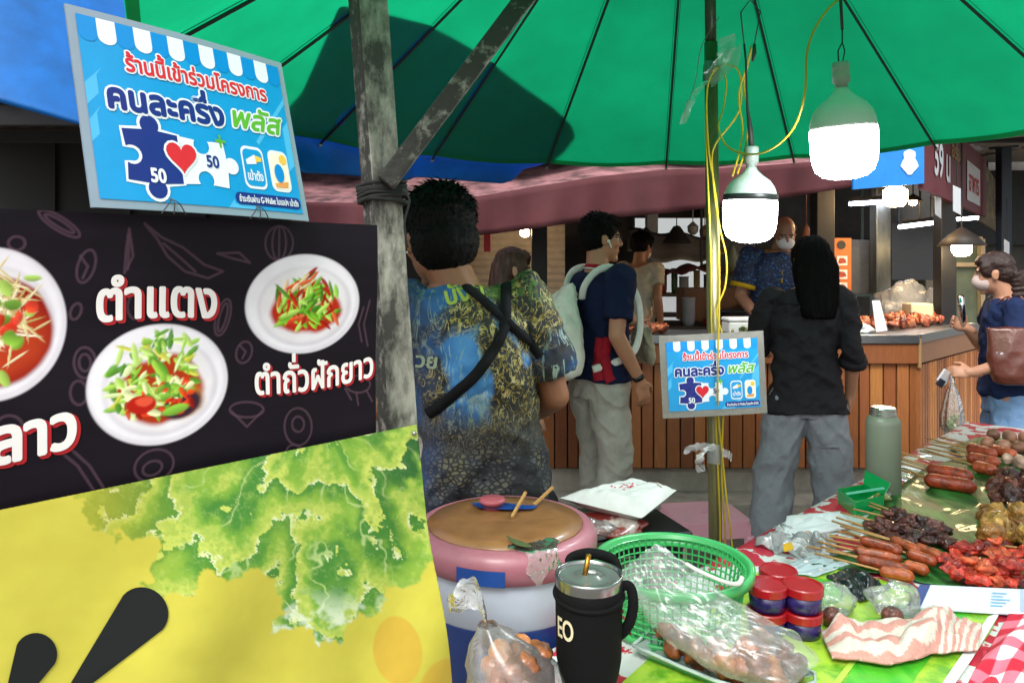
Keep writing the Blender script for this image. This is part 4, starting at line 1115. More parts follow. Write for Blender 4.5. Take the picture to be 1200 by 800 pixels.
# hanging odds and ends at the top of the bright gap
mb = MB(); mb.lathe([(.0, .16), (.03, .15), (.12, .02), (.13, 0), (.11, .0)], P(793, 285, 6.6), 18)
o = mb.build('shade', mat('shade_black', '#121212', .6)); tag(o, 'black conical lamp shade hanging in the bright gap', 'lamp shade'); MB().beam(P(793, 270, 6.6), P(793, 270, 6.6) + Vector((0, 0, .85)), .008, .008).build('cord', dark, o)
for px, py, z, w, l, h_, label in ((1020, 237, 6.0, 1.0, 0, 0, 'long fluorescent tube behind the warm lamp'), (1078, 262, 6.2, 0, 0, 0, 'fluorescent tube nearest the grey shutter'), (1127, 257, 7.2, 0, 0, 0, 'fluorescent tube right of the hanging card')):
    t = thing('tube_light', label, 'lamp', P(px, py, z)); a, b2 = P(px - 24, py + (2 if px == 1078 else 0) + (2 if px != 1127 else 1), z), P(px + 24, py - (2 if px != 1020 else 1), z + .1)
    mb = MB(); mb.tube([a, b2], .016, 8); mb.build('tube', emis('tube_emit', '#dfe9ff', 22), t, smooth=True)
    MB().beam(a + Vector((0, .0, .035)), b2 + Vector((0, 0, .035)), .05, .03).build('batten', dark, t)
    MB().beam((a + b2) / 2 + Vector((0, 0, .04)), Vector(((a.x + b2.x) / 2, (a.y + b2.y) / 2, 2.55)), .012, .012).build('hanger', dark, t)
warm = emis('warm_bulb', '#ffd9a0', 60)
for px, py, z, r_, sh, label in ((1049, 231, 5.0, .075, 0, 'warm cylindrical lamp under the blue signboard'), (1127, 291, 4.9, .06, 1, 'warm lamp under a dark shade by the woman with the tote'), (1110, 285, 5.6, .03, 1, 'small warm lamp left of the shaded lamp'), (615, 273, 5.8, .035, 0, 'small round warm lamp by the ribbed wall'), (1070, 237, 6.2, .03, 1, 'tiny amber lamp in the stall corner')):
    t = thing('pendant_lamp', label, 'lamp', P(px, py, z)); c = P(px, py, z); mb = MB(); mb.lathe([(.0, -r_ * .9), (r_ * .7, -r_ * .8), (r_, -r_ * .3), (r_, r_ * .6), (r_ * .5, r_ * .95), (0, r_)], c, 18); mb.build('bulb', warm, t, smooth=True)
    if sh: MB().lathe([(r_ * 2.4, r_ * .3), (r_ * 1.4, r_ * 1.4), (r_ * .3, r_ * 2.2), (0.002, r_ * 2.3)], c, 20, caps=False).build('lamp_shade', mat('shade_brown', '#221a14', .6), t, smooth=True, solid=.004)
    MB().beam(c + Vector((0, 0, r_)), Vector((c.x, c.y, 2.56 if c.y > 4.6 else 2.5)), .008, .008).build('cord', dark, t)
for px0, px1, py0, py1, z, label in ((1096, 1103, 223, 256, 4.6, 'slim white card hanging by the dark post'), (1117, 1126, 217, 252, 4.5, 'pale printed card hanging under the maroon signboard'), (1177, 1183, 280, 306, 5.4, 'small white tag hanging under the gold signboard')):
    t = thing('hanging_card', label, 'card', P((px0 + px1) / 2, py0, z)); mb = MB(); mb.poly([P(px0, py0, z), P(px1, py0 + 4, z + .1), P(px1, py1, z + .1), P(px0, py1 - 5, z)][::-1], thick=.004, nrm=(0, -1, 0)); mb.build('card', PALE, t)
    MB().beam(P((px0 + px1) / 2, py0 + 2, z + .05), P((px0 + px1) / 2, py0, z + .05) + Vector((0, 0, .3)), .004, .004).build('string', dark, t)

# ------------------------------------------------------------------ the two lit bulbs under the umbrella and their cable
def led_bulb(label, top, tilt, D, band, hook):
    t = thing('led_bulb', label, 'lamp', top); M = Euler(tilt).to_matrix(); k = D / .142
    def L(prof): return [(r_ * k, z * k) for r_, z in prof]
    mb = MB(); mb.lathe(L([(.0, 0), (.017, 0), (.0185, -.004), (.0185, -.018), (.0175, -.02), (.0185, -.024), (.0185, -.044), (.014, -.047), (.0135, -.056)]), top, 20, M); mb.build('socket', mat('socket_grey', '#8d9a90', .5, var=.1), t, smooth=True)
    mb = MB(); mb.lathe(L([(.0135, -.056), (.019, -.066), (.034, -.080), (.05, -.092), (.0615, -.108), (.068, -.126), (.0705, -.140), (.0705, -.146), (.06, -.146)]), top, 40, M); mb.build('housing', mat('housing_white', '#b9c2ba', .4, var=.06), t, smooth=True)
    if band: mb = MB(); mb.lathe(L([(.0711, -.129), (.0722, -.131), (.0722, -.145), (.0711, -.146)]), top, 40, M, caps=False); mb.build('band', mat('band_black', '#1c2220', .4), t, smooth=True)
    mb = MB(); mb.lathe(L([(.0695, -.146), (.071, -.150), (.0705, -.195), (.068, -.220), (.061, -.240), (.046, -.253), (.022, -.259), (.0, -.260)]), top, 40, M); mb.build('diffuser', emis('led_white', '#f6f8ff', 30.0), t, smooth=True)
    return t
top1 = P(985, 73, 1.65); b1 = led_bulb('larger lit bulb hanging at the right under the green umbrella', top1, (R(4), R(-4), 0), .142, False, None)
mb = MB(); mb.tube([top1 + Vector((-.004, 0, -.003)), P(982, 60, 1.65), P(987, 50, 1.65), P(987, 34, 1.65)], .0016, 6); mb.tube([top1 + Vector((.004, 0, -.003)), P(990, 60, 1.65), P(987, 50, 1.65)], .0014, 6); mb.tube([P(987, 35, 1.65), P(985, -3, 1.65), P(984, -20, 1.65)], .0035, 8); mb.build('wire', mat('wire_dark', '#20241f', .6), b1, smooth=True)
top2 = P(881, 172, 1.98); b2_ = led_bulb('smaller lit bulb with a black band hanging close to the umbrella pole', top2, (R(2), R(1), 0), .140, True, None)
mb = MB(); mb.tube([P(881, 176, 1.98), P(879, 150, 1.98), P(876, 128, 1.98), P(875, 105, 1.98), P(874, 70, 1.98), P(872, 52, 1.98)], [.008, .007, .004, .003, .003, .003], 8)
mb.tube([P(872, 52, 1.98), P(868, 15, 1.98), P(879, 0, 1.98), P(891, 14, 1.98), P(884, 52, 1.98)], .0018, 6); mb.tube([P(884, 52, 1.98), P(884, 62, 1.98), P(882, 72, 1.98)], [.004, .006, .003], 8); mb.tube([P(879, 0, 1.98), P(882, -70, 1.98)], .0015, 6); mb.build('wire', mat('wire_dark', '#20241f', .6), b2_, smooth=True)
YC = mat('cable_yellow', '#b39a20', .4, var=.1)
def cable(label, pts, rad=.0027):
    mb = MB(); mb.tube(smooth_path(pts, 7), rad, 8); o = mb.build('electric_cable', YC, smooth=True); return tag(o, label, 'cable', 'yellow cables on the umbrella pole')
cable('yellow cable looping from the big bulb across to the pole', [P(990, -4, 1.66), P(976, 5, 1.65), P(958, 28, 1.66), P(946, 60, 1.68), P(943, 110, 1.72), P(930, 150, 1.78), P(905, 174, 1.86), P(878, 181, 1.95), P(853, 172, 2.04), P(842, 150, 2.1), P(848, 125, 2.14), P(851, 95, 2.15), P(842, 80, 2.15), P(832, 92, 2.155), P(828, 120, 2.155), P(831, 180, 2.16), P(840, 240, 2.16), P(843, 330, 2.12), P(841, 440, 2.115), P(842, 490, 2.14), P(847, 540, 2.16), P(852, 590, 2.15), P(858, 640, 2.14), P(866, 740, 2.1)])
cable('yellow cable rising in a narrow loop beside the hook', [P(858, 207, 1.96), P(866, 180, 2.0), P(870, 150, 2.03), P(866, 110, 2.05), P(878, 70, 2.02), P(880, 55, 2.0), P(876, 78, 2.02), P(872, 100, 2.05), P(877, 140, 2.03), P(873, 175, 2.0), P(864, 204, 1.96)])
cable('yellow cable bowed out from the pole beside the seller', [P(833, 88, 2.165), P(848, 76, 2.16), P(866, 85, 2.15), P(866, 130, 2.15), P(838, 170, 2.16), P(835, 200, 2.16), P(842, 260, 2.16), P(851, 300, 2.16), P(850, 335, 2.16), P(840, 365, 2.16), P(848, 400, 2.155), P(850, 450, 2.165), P(847, 500, 2.165), P(846, 560, 2.165), P(850, 640, 2.16), P(846, 760, 2.16)])
cable('straight yellow cable running down the left of the pole', [P(829, 100, 2.17), P(827, 150, 2.17), P(830, 220, 2.17), P(833, 300, 2.17), P(834, 390, 2.18), P(840, 520, 2.17), P(843, 590, 2.17), P(844, 640, 2.17), P(842, 780, 2.17)])
def ribbon(name, label, cat, parts, m):
    t = thing(name, label, cat, parts[0][0][0])
    for pts, w, dirv in parts:
        pts = smooth_path(pts, 5); mb = MB(); vs = []
        for i, p in enumerate(pts):
            ww = w * (.75 + .5 * math.sin(i * 1.3) ** 2); d = Vector(dirv) * ww / 2; vs += [p - d + Vector((0, .004 * math.sin(i * 2), 0)), p + Vector((0, -.006 * math.sin(i * 1.1 + 1), 0)), p + d]
        mb.add(vs, [(3 * i + k, 3 * i + k + 1, 3 * i + 4 + k, 3 * i + 3 + k) for i in range(len(pts) - 1) for k in (0, 1)]); mb.build('strip', m, t, smooth=True)
    return t
rb = ribbon('plastic_tie', 'knotted white plastic strip tied round the umbrella pole', 'plastic tie', [([P(838, 525, 2.15), P(820, 523, 2.14), P(802, 528, 2.13)], .022, (.2, 0, 1)), ([P(832, 522, 2.14), P(820, 535, 2.13), P(822, 553, 2.13)], .024, (1, 0, .3)), ([P(846, 530, 2.15), P(853, 532, 2.14), P(858, 537, 2.14)], .022, (.1, 0, 1))], milky)
mb = MB(); mb.lathe([(.022, -.03), (.0245, -.02), (.024, 0), (.025, .012), (.022, .028)], P(838, 530, 2.19), 16, caps=False); mb.build('wrap', milky, rb, smooth=True)
rb = ribbon('plastic_wrap', 'ragged clear film and string tied at the top of the pole', 'plastic wrap', [([P(834, 85, 2.17), P(850, 65, 2.15), P(852, 42, 2.14)], .05, (1, 0, .3)), ([P(828, 95, 2.16), P(812, 115, 2.14), P(800, 145, 2.13)], .02, (1, 0, .1)), ([P(868, 62, 2.1), P(850, 78, 2.13), P(834, 92, 2.17)], .06, (.1, 0, 1))], film('grey_film', .75, (.45, .48, .42, 1), .3))
mb = MB(); mb.lathe([(.0205, -.03), (.024, -.01), (.0235, .02), (.019, .04)], P(833, 88, 2.2), 14, caps=False); mb.build('wrap', film('grey_film'), rb, smooth=True)
mb = MB(); mb.tube(smooth_path([P(843, 20, 2.17), P(822, 55, 2.15), P(815, 95, 2.15), P(800, 140, 2.14), P(806, 118, 2.14)], 6), .0012, 5); mb.build('string', mat('string_grey', '#5a5d50', .8), rb)

# clutter along the rear wall of the stall
ws = thing('wall_shelf', 'long shelf of boxes and tins on the rear wall of the stall', 'shelf', (4.6, 8.9, 1.5)); zs_ = 1.52
MB().box((4.4, 8.95, zs_), (2.6, .34, .035)).build('shelf_board', dark2, ws)
for x in (3.2, 4.4, 5.6): MB().beam((x, 9.15, zs_ - .2), (x, 8.82, zs_ - .02), .03, .03).build('bracket', dark, ws)
rr = random.Random(9); x = 3.2; i = 0
names_ = ['grey', 'tan', 'white', 'rust', 'olive', 'blue', 'brown', 'cream', 'black', 'teal']; hexs_ = ['#7a7a78', '#94774f', '#b9b8b2', '#8a4a2c', '#5b5d38', '#2f4d78', '#5a3d29', '#b8a988', '#1c1c1d', '#2f6a68']
while x < 5.5 and i < 10:
    w_ = rr.uniform(.1, .24); h_ = rr.uniform(.1, .3); boxthing('carton', names_[i] + ' carton on the long shelf at the rear of the stall', 'box', (x + w_ / 2, 8.92, zs_ + .018), (w_, .22, h_), mat('carton_' + names_[i], hexs_[i], .7, var=.15), rr.uniform(-.1, .1)); x += w_ + rr.uniform(.02, .09); i += 1
for i, (px, py, z, w_, h_, c_) in enumerate(((1053, 300, 8.2, .5, .42, '#6d7a80'), (1092, 312, 7.9, .3, .5, '#8a8069'), (1010, 318, 7.4, .3, .5, '#4c5a50'))):
    p = P(px, py, z); o = MB().box(p, (w_, .3, h_)).box(p + Vector((0, -.16, .02)), (w_ * .8, .02, h_ * .6)).box(p + Vector((0, 0, (2.55 - p.z + h_ / 2) / 2)), (.03, .03, 2.55 - p.z + h_ / 2)).build('wall_cabinet', mat('cab' + str(i), c_, .5, metal=.1, var=.2), bevel=.01); tag(o, ('blue grey', 'tan', 'dark green')[i] + ' hanging cabinet in the back of the food stall', 'cabinet')
for i, (px, py, z, L, w_, c_) in enumerate(((945, 262, 6.0, .24, .05, '#6a4632'), (858, 285, 6.6, .3, .06, '#4f5b4a'))):
    p = P(px, py, z); mb = MB(); mb.beam(p, Vector((p.x, p.y, 2.56)), .006, .006); mb.lathe([(.006, 0), (w_ * .5, -.04), (w_, -L * .6), (w_ * .9, -L * .9), (0, -L)], p, 14)
    o = mb.build('hanging_bag', mat('hb' + str(i), c_, .5, var=.2), smooth=True); tag(o, ('rusty', 'green')[i] + ' bag hanging from the stall roof', 'bag')

# ================================================================== PEOPLE
skin_m = vmat('skin', .48, bump=.08, bscale=150, spec=.4, var=.05, scale=30)
def cloth(name, col, rough=.88, var=.12, scale=9, bump=.25, bscale=160, **k):
    k.setdefault('spec', .18); return mat(name, col, rough, var=var, scale=scale, bump=bump, bscale=bscale, **k)
hair_m = mat('hair_black', '#060505', .62, var=.35, scale=60, bump=.5, bscale=90, stretch=(3, 3, .5), spec=.10)
hair_b = mat('hair_brown', '#2a1712', .42, var=.4, scale=50, bump=.5, bscale=90, stretch=(3, 3, .5), spec=.45)
def wrinkle(amp, fx=9, fz=14, seed=0, slant=.5):
    def fn(co, no):
        x, y, z = co.T
        a = fbm(x * fx, y * fx, (z + slant * x) * fz, 3, seed) - .5
        r = 1 - 2 * np.abs(fbm(x * fx * .8 + 3, y * fx * .8, (z - slant * x) * fz * .9, 3, seed + 9) - .5)
        fo = 1 - 2 * np.abs(fbm(x * 5 + 7, y * 5, (z + slant * 1.6 * np.abs(x)) * fz * .55, 2, seed + 19) - .5)
        return co + no * (a * 1.2 + (r - .75) * .9 + (fo ** 3 - .5) * .9)[:, None] * amp
    return fn
def hand(mb, w, d, palm_n, side, curl=.5, k=1.0):
    """palm, four fingers and a thumb; w wrist, d pointing direction, palm_n out of the palm, side=+1 thumb on d x palm_n"""
    d = Vector(d).normalized(); n = Vector(palm_n); n = (n - d * n.dot(d)).normalized(); s = d.cross(n) * side
    M = Matrix((s, d, n)).transposed()
    mb.el(w + d * .048 * k, (.040 * k, .052 * k, .016 * k), M, 12, 8)
    mb.rc(w - d * .03, .026 * k, w + d * .02 * k, .027 * k)
    for i, (o, L) in enumerate(((.029, .072), (.010, .081), (-.010, .076), (-.028, .06))):
        b = w + d * .085 * k + s * o * k; a1 = curl * .9 + .1 * i; a2 = curl * 1.9 + .1 * i
        p1 = b + (d * math.cos(a1) + n * math.sin(a1)) * L * .5 * k; p2 = p1 + (d * math.cos(a2) + n * math.sin(a2)) * L * .5 * k
        mb.rc(w + d * .05 * k + s * o * .8 * k, .0095 * k, b, .0095 * k, 8); mb.rc(b, .0095 * k, p1, .0085 * k, 8); mb.rc(p1, .0085 * k, p2, .007 * k, 8)
    b = w + d * .02 * k + s * .026 * k; p1 = b + (s * .75 + d * .6 + n * .25).normalized() * .042 * k; p2 = p1 + (d * .85 + s * .2 + n * .45).normalized() * .034 * k
    mb.rc(b, .014 * k, p1, .011 * k, 8); mb.rc(p1, .011 * k, p2, .009 * k, 8)
def head_shapes(mb, X, k=1.0):
    """X maps head-local points (face towards +y) into the body"""
    Rm = X.to_3x3()
    E = lambda c, r: mb.el(X @ Vector(c), r, Rm, 16, 11)
    E((0, -.012, .032), (.076, .096, .090)); E((0, .022, -.032), (.064, .068, .084)); E((0, .012, -.065), (.055, .062, .048)); E((0, .066, -.098), (.027, .024, .020))
    mb.rc(X @ Vector((0, .085, .018)), .0085, X @ Vector((0, .104, -.020)), .012); E((0, .098, -.026), (.019, .013, .010))
    mb.rc(X @ Vector((-.036, .074, .026)), .013, X @ Vector((.036, .074, .026)), .013)
    E((0, .083, -.056), (.025, .012, .008)); E((0, .081, -.068), (.021, .012, .008)); E((.04, .055, -.02), (.024, .03, .026)); E((-.04, .055, -.02), (.024, .03, .026))
    for s in (-1, 1):
        E((s * .079, -.004, -.008), (.009, .020, .031)); E((s * .083, -.012, .004), (.007, .014, .018)); E((s * .031, .074, .006), (.013, .011, .010))
def head_cols(co, X, tone):
    inv = np.array(X.inverted()); q = co @ inv[:3, :3].T + inv[:3, 3]; c = np.tile(tone, (len(co), 1)); x, y, z = q.T; ax = np.abs(x)
    f = y > .04
    def put(m, col): c[m] = col
    cheek = f & (np.hypot(ax - .045, (z + .025)) < .022); c[cheek] *= np.array([1.06, .95, .93])
    put(f & (np.abs(z + .062) < .009 - .0002 * 0) & (ax < .024), tone * np.array([.82, .55, .55]))
    put(f & (np.abs(z + .062) < .0022) & (ax < .022), tone * .35)
    put(f & (np.abs(z - .027 + .12 * (ax - .03)) < .0055) & (ax > .012) & (ax < .05), tone * .12)
    eye = f & (((ax - .031) / .0135) ** 2 + ((z - .006) / .0065) ** 2 < 1)
    put(eye, np.array([.62, .6, .58])); put(f & (np.hypot(ax - .031, z - .006) < .0062), np.array([.015, .01, .008]))
    put(f & (((ax - .031) / .016) ** 2 + ((z - .0115) / .0028) ** 2 < 1), tone * .12)
    put(f & (np.hypot(ax - .0085, z + .034) < .0035), tone * .4)
    return c
BASE = dict(hipx=.088, shx=.185, shz=1.405, rings=[(.83, .165, .118), (.93, .172, .125), (1.04, .155, .115), (1.15, .155, .112), (1.26, .172, .118), (1.35, .175, .112), (1.41, .135, .090), (1.45, .075, .065)])
def person(label, loc, rz, H=1.70, tone='#b98562', head=(0, 0, 0), headoff=(0, 0, 0), arms=None, legs=None, fat=1.0, lean=0.0, hemk=1.0, hk=1.0, shear=(0, 0), top=None, bottom=None, shoe='#26262a',
           vox=.007, sleeve=.55, loose=1.0, hem=.88, trouser_loose=1.0, sleeve_loose=1.0, name='person', fw=1.0):
    k = H / 1.72; t = thing(name, label, 'person', loc, rz, local=True); tone = C3(tone); J = {}
    def up(p):
        p = Vector(p) * k; f = max(0, min(1.3, (p.z - .92 * k) / (.5 * k))); q = Vector((p.x + shear[0] * f, p.y + shear[1] * f, p.z))
        if lean and p.z > .92 * k:
            o = Vector((0, 0, .92 * k)); q = o + Matrix.Rotation(-lean, 3, 'X') @ (q - o)
        return q
    J['up'] = up; J['k'] = k; J['t'] = t
    rings = [(up((0, 0, z)), rx * k * fat * fw, ry * k * fat) for z, rx, ry in BASE['rings']]
    sk = MB(); sk.loft(rings, 18, sq=2.3)
    hc = up((0, .015, 1.60)) + Vector(headoff) * k
    X = Matrix.Translation(hc) @ Euler(head, 'ZXY').to_matrix().to_4x4() @ Matrix.Scale(k * .98 * hk, 4); J['X'] = X; J['hc'] = hc
    head_shapes(sk, X)
    sk.rc(up((0, -.012, 1.42)), .062 * k, hc + (X.to_3x3() @ Vector((0, -.022, -.05))), .056 * k, 14)
    A = arms or {}
    sides = (('L', -1), ('R', 1)); J['arm'] = {}
    for nm, s in sides:
        a = A.get(nm, {}); sh = up((s * BASE['shx'] * (.5 + .5 * fat), 0, BASE['shz'] - .005)); el_ = up(a['elbow']) if 'elbow' in a else up((s * .235, -.03, 1.12)); wr = up(a['wrist']) if 'wrist' in a else up((s * .25, .05, .88))
        J['arm'][nm] = (sh, el_, wr)
        g = .5 + .5 * fat
        sk.rc(up((s * .12, 0, 1.38)), .06 * k, sh, .056 * k * g); sk.rc(sh, .054 * k * g, el_, .040 * k * g, 14); sk.rc(el_, .041 * k * g, el_.lerp(wr, .35), .040 * k * g, 14); sk.rc(el_.lerp(wr, .35), .040 * k * g, wr, .026 * k, 14)
        d = Vector(a.get('dir', wr - el_)); hand(sk, wr, d, a.get('palm', (-s, .2, 0)), a.get('side', s), a.get('curl', .45), k)
    L = legs or {}; J['leg'] = {}
    for nm, s in sides:
        l = L.get(nm, {}); hp = Vector((s * BASE['hipx'], 0, .88)) * k; kn = Vector(l.get('knee', (s * .1, .03, .48))) * k; an_ = Vector(l.get('ankle', (s * .105, -.01, .09))) * k
        J['leg'][nm] = (hp, kn, an_)
        sk.rc(hp, .088 * k, kn, .056 * k, 14); sk.rc(kn, .054 * k, kn.lerp(an_, .3) + Vector((0, -.012, 0)), .054 * k, 14); sk.rc(kn.lerp(an_, .3), .052 * k, an_, .036 * k, 14)
        sk.rc(an_ + Vector((0, -.02, -.045 * k)), .036 * k, an_ + Vector((s * .02, .13 * k, -.06 * k)), .028 * k)
    body = remeshed('body', sk, vox, skin_m, t, 4, None, lambda co: head_cols(co, X, tone))
    # clothes
    g = 1.0 + .10 * loose
    if top is not None:
        sh_ = MB(); rr = [(up((0, 0, z)), rx * k * fat * fw * g + .006, ry * k * fat * g + .006) for z, rx, ry in BASE['rings'] if z > hem - .05]
        z0 = hem; rr = [(up((0, 0, z0)), rr[0][1] * (1 + .05 * loose) * hemk, rr[0][2] * (1 + .08 * loose) * hemk)] + [q for q in rr if q[0].z > up((0, 0, z0 + .02)).z]
        rr = rr[:-1] + [(up((0, -.004, 1.435)), .084 * k, .078 * k)]
        sh_.loft(rr, 22, sq=2.3)
        for nm, s in sides:
            s_, e_, w_ = J['arm'][nm]; gg = (.5 + .5 * fat) * sleeve_loose
            sh_.rc(up((s * .11, 0, 1.385)), .064 * k, s_, .064 * k * gg)
            if sleeve <= 1: sh_.tube([s_, s_.lerp(e_, sleeve * .5), s_.lerp(e_, sleeve)], [.064 * k * gg, .062 * k * gg, .062 * k * gg * (1.02)], 16)
            else: sh_.rc(s_, .064 * k * gg, e_, .054 * k * gg, 16); sh_.tube([e_, e_.lerp(w_, sleeve - 1)], [.054 * k * gg, .047 * k * gg], 16)
        J['shirt'] = remeshed('shirt', sh_, vox, top, t, 3, wrinkle(.018 * loose, seed=int(H * 100)))
    if bottom is not None:
        tr = MB(); tl = trouser_loose
        tr.loft([(Vector((0, 0, z)) * k, rx * k * fat * fw * 1.04, ry * k * fat * 1.05) for z, rx, ry in ((.80, .165, .12), (.88, .172, .126), (.97, .165, .12))], 18, sq=2.3)
        for nm, s in sides:
            hp, kn, an_ = J['leg'][nm]; tr.rc(hp + Vector((0, -.01, -.03)), .098 * k * (.8 + .2 * tl), kn, .076 * k * tl, 16); tr.tube([kn, kn.lerp(an_, .5), an_ + Vector((0, 0, -.02))], [.076 * k * tl, .074 * k * tl, .078 * k * tl], 16)
        J['trousers'] = remeshed('trousers', tr, vox, bottom, t, 3, wrinkle(.016, 11, 13, 3, .8))
    for nm, s in sides:
        hp, kn, an_ = J['leg'][nm]; m_ = MB(); f0 = an_ + Vector((0, -.03, -.055 * k)); f1 = an_ + Vector((s * .02, .15 * k, -.062 * k))
        m_.rc(f0 + Vector((0, 0, .012)), .045 * k, f1, .036 * k); m_.rc(f0, .04 * k, an_ + Vector((0, 0, -.02)), .043 * k)
        remeshed('shoe', m_, .008, cloth('shoe_' + shoe.strip('#'), shoe, .6), t, 2, lambda co, no: np.c_[co[:, :2], np.maximum(co[:, 2], .004)])
    J['M'] = Matrix.Translation(Vector(loc)) @ Matrix.Rotation(rz, 4, 'Z'); J['tone'] = tone
    return t, J
def hair_short(J, m, seed=0, spike=.02, vox=.005, puff=1.0, low=0.0):
    X = J['X']; Rm = X.to_3x3(); mb = MB(); E = lambda c, r: mb.el(X @ Vector(c), [a * puff for a in r], Rm, 18, 12)
    E((0, -.022, .052), (.084, .094, .082)); E((0, -.045, .01 - low), (.080, .072, .075)); E((0, .03, .085), (.066, .056, .040))
    for s in (-1, 1): E((s * .07, .012, .035), (.013, .032, .04))
    inv = X.inverted(); i3 = np.array(inv)
    def fn(co, no):
        q = co @ i3[:3, :3].T + i3[:3, 3]; n = fbm(q[:, 0] * 70, q[:, 1] * 70, q[:, 2] * 26, 3, seed); top_ = sstep(.02, .11, q[:, 2])
        r = (1 - 2 * np.abs(n - .5)) ** 2
        d = no * ((r - .4) * spike * (.2 + .5 * top_))[:, None]; return co + d
    o = remeshed('hair', mb, vox, m, J['t'], 2, fn); me = o.data; q = MB(); rs = random.Random(seed); up_l = i3[:3, :3]; pool = [v for v in me.vertices if v.normal.dot(v.normal) > 0]
    crown = X @ Vector((.01, -.05, .12)); zax = Rm @ Vector((0, 0, 1)); fwd = Rm @ Vector((0, 1, 0)); kk = J['k'] * puff
    for _ in range(1500):
        v = rs.choice(pool); l = X.inverted() @ v.co
        away = (v.co - crown); away = (away - v.normal * away.dot(v.normal)); away = away.normalized() if away.length > 1e-5 else fwd
        tz = max(0, min(1, (l.z - .0) / .11)); L = (.014 + .030 * tz) * rs.uniform(.6, 1.3) * (spike / .03) * kk
        d = (away * (1.0 - .25 * tz) + v.normal * (.08 + .34 * tz * rs.random()) + Vector((rs.uniform(-.25, .25), rs.uniform(-.25, .25), rs.uniform(-.2, .2)))).normalized()
        s_ = d.cross(v.normal); s_ = s_.normalized() if s_.length > 1e-5 else Vector((1, 0, 0)); w_ = .0035 * kk; b0 = v.co - v.normal * .004; e = b0 + d * L + v.normal * .004; md_ = b0.lerp(e, .5) + v.normal * .0035
        q.add([b0 - s_ * w_, b0 + s_ * w_, md_ + s_ * w_ * .8, md_ - s_ * w_ * .8, e], [(0, 1, 2, 3), (3, 2, 4)])
    off = len(me.vertices); bm = bmesh.new(); bm.from_mesh(me); t2 = q.mesh('t'); bm.from_mesh(t2); bm.to_mesh(me); bm.free(); bpy.data.meshes.remove(t2); me.polygons.foreach_set('use_smooth', [True] * len(me.polygons))
    return o
def hair_long(J, m, length, seed=0, width=.085, back=.06, vox=.006, front=True):
    X = J['X']; Rm = X.to_3x3(); mb = MB(); E = lambda c, r: mb.el(X @ Vector(c), r, Rm, 18, 12)
    E((0, -.018, .045), (.085, .098, .086)); E((0, -.045, -.01), (.084, .075, .09)); E((0, .03, .078), (.068, .058, .044)); E((.064, .025, .02), (.024, .04, .06)); E((-.064, .025, .02), (.024, .04, .06))
    c = J['hc']; f = Rm @ Vector((0, 1, 0)); f = Vector((f.x, f.y, 0)).normalized(); sd = Vector((f.y, -f.x, 0)); mb2 = []
    for j in range(9):
        u = j / 8; z = c.z + .04 - u * length; w_ = width * (1 + .06 * math.sin(u * 5 + seed)) * min(1, .70 + u * 1.3) * (1 - .42 * u * u); p = Vector((c.x, c.y, 0)) - f * (.050 + .062 * u); p.z = z; mb2.append((p, w_, back * (1 - .35 * u)))
    a = math.atan2(sd.y, sd.x); o = len(mb.v); mb.loft([(Vector((0, 0, p.z)), w_, b_) for p, w_, b_ in mb2[::-1]], 18)
    Rz = Matrix.Rotation(a, 3, 'Z')
    for i, (p, w_, b_) in enumerate(mb2[::-1]):
        for q in range(18):
            v = Vector(mb.v[o + i * 18 + q]); z = v.z; v.z = 0; v = Rz @ v; mb.v[o + i * 18 + q] = (v.x + p.x, v.y + p.y, z)
    def fn(co, no):
        n = fbm(co[:, 0] * 60, co[:, 1] * 60, co[:, 2] * 5, 3, seed); return co + no * ((n - .5) * .011)[:, None]
    o = remeshed('hair', mb, vox, m, J['t'], 2, fn); me = o.data; bv = BVHTree.FromPolygons([v.co for v in me.vertices], [p.vertices for p in me.polygons]); q = MB(); rs = random.Random(seed); pool = list(me.vertices); zb = c.z + .04 - length
    for _ in range(650):
        v = rs.choice(pool); p = v.co.copy(); L = rs.uniform(.06, .22); path = []; n = v.normal.copy()
        for j in range(6):
            path.append((p + n * rs.uniform(.0015, .004), n.copy())); h, n2, _, _ = bv.find_nearest(p + Vector((rs.uniform(-.002, .002), rs.uniform(-.002, .002), -L / 5)))
            if h is None: break
            p = h; n = n2
        if len(path) < 4: continue
        vs = []
        for j, (p, n) in enumerate(path): w_ = .0019 * (1 - (j / len(path)) ** 2 * .8); s_ = Vector((0, 0, 1)).cross(n); s_ = s_.normalized() if s_.length > 1e-4 else Vector((1, 0, 0)); vs += [p - s_ * w_, p + n * .001, p + s_ * w_]
        q.add(vs, [(3 * j + a_, 3 * j + a_ + 1, 3 * j + 4 + a_, 3 * j + 3 + a_) for j in range(len(path) - 1) for a_ in (0, 1)])
    bm = bmesh.new(); bm.from_mesh(me); t2 = q.mesh('t'); bm.from_mesh(t2); bm.to_mesh(me); bm.free(); bpy.data.meshes.remove(t2); me.polygons.foreach_set('use_smooth', [True] * len(me.polygons))
    return o
def hits(J, objname, pts, lift=.004, rev=False):
    """points of a garment seen at photograph pixels, in the wearer's own coordinates"""
    me = objname.data; bv = BVHTree.FromPolygons([v.co for v in me.vertices], [p.vertices for p in me.polygons]); inv = J['M'].inverted(); o = inv @ Vector((0, 0, EYE)); out = []
    for px, py in pts:
        d = (inv.to_3x3() @ Vector(((px - 600) / F, 1, -(py - 310) / F))).normalized(); h, n, _, _ = bv.ray_cast(o, d)
        out.append(None if h is None else (h + n * lift, n))
    return out
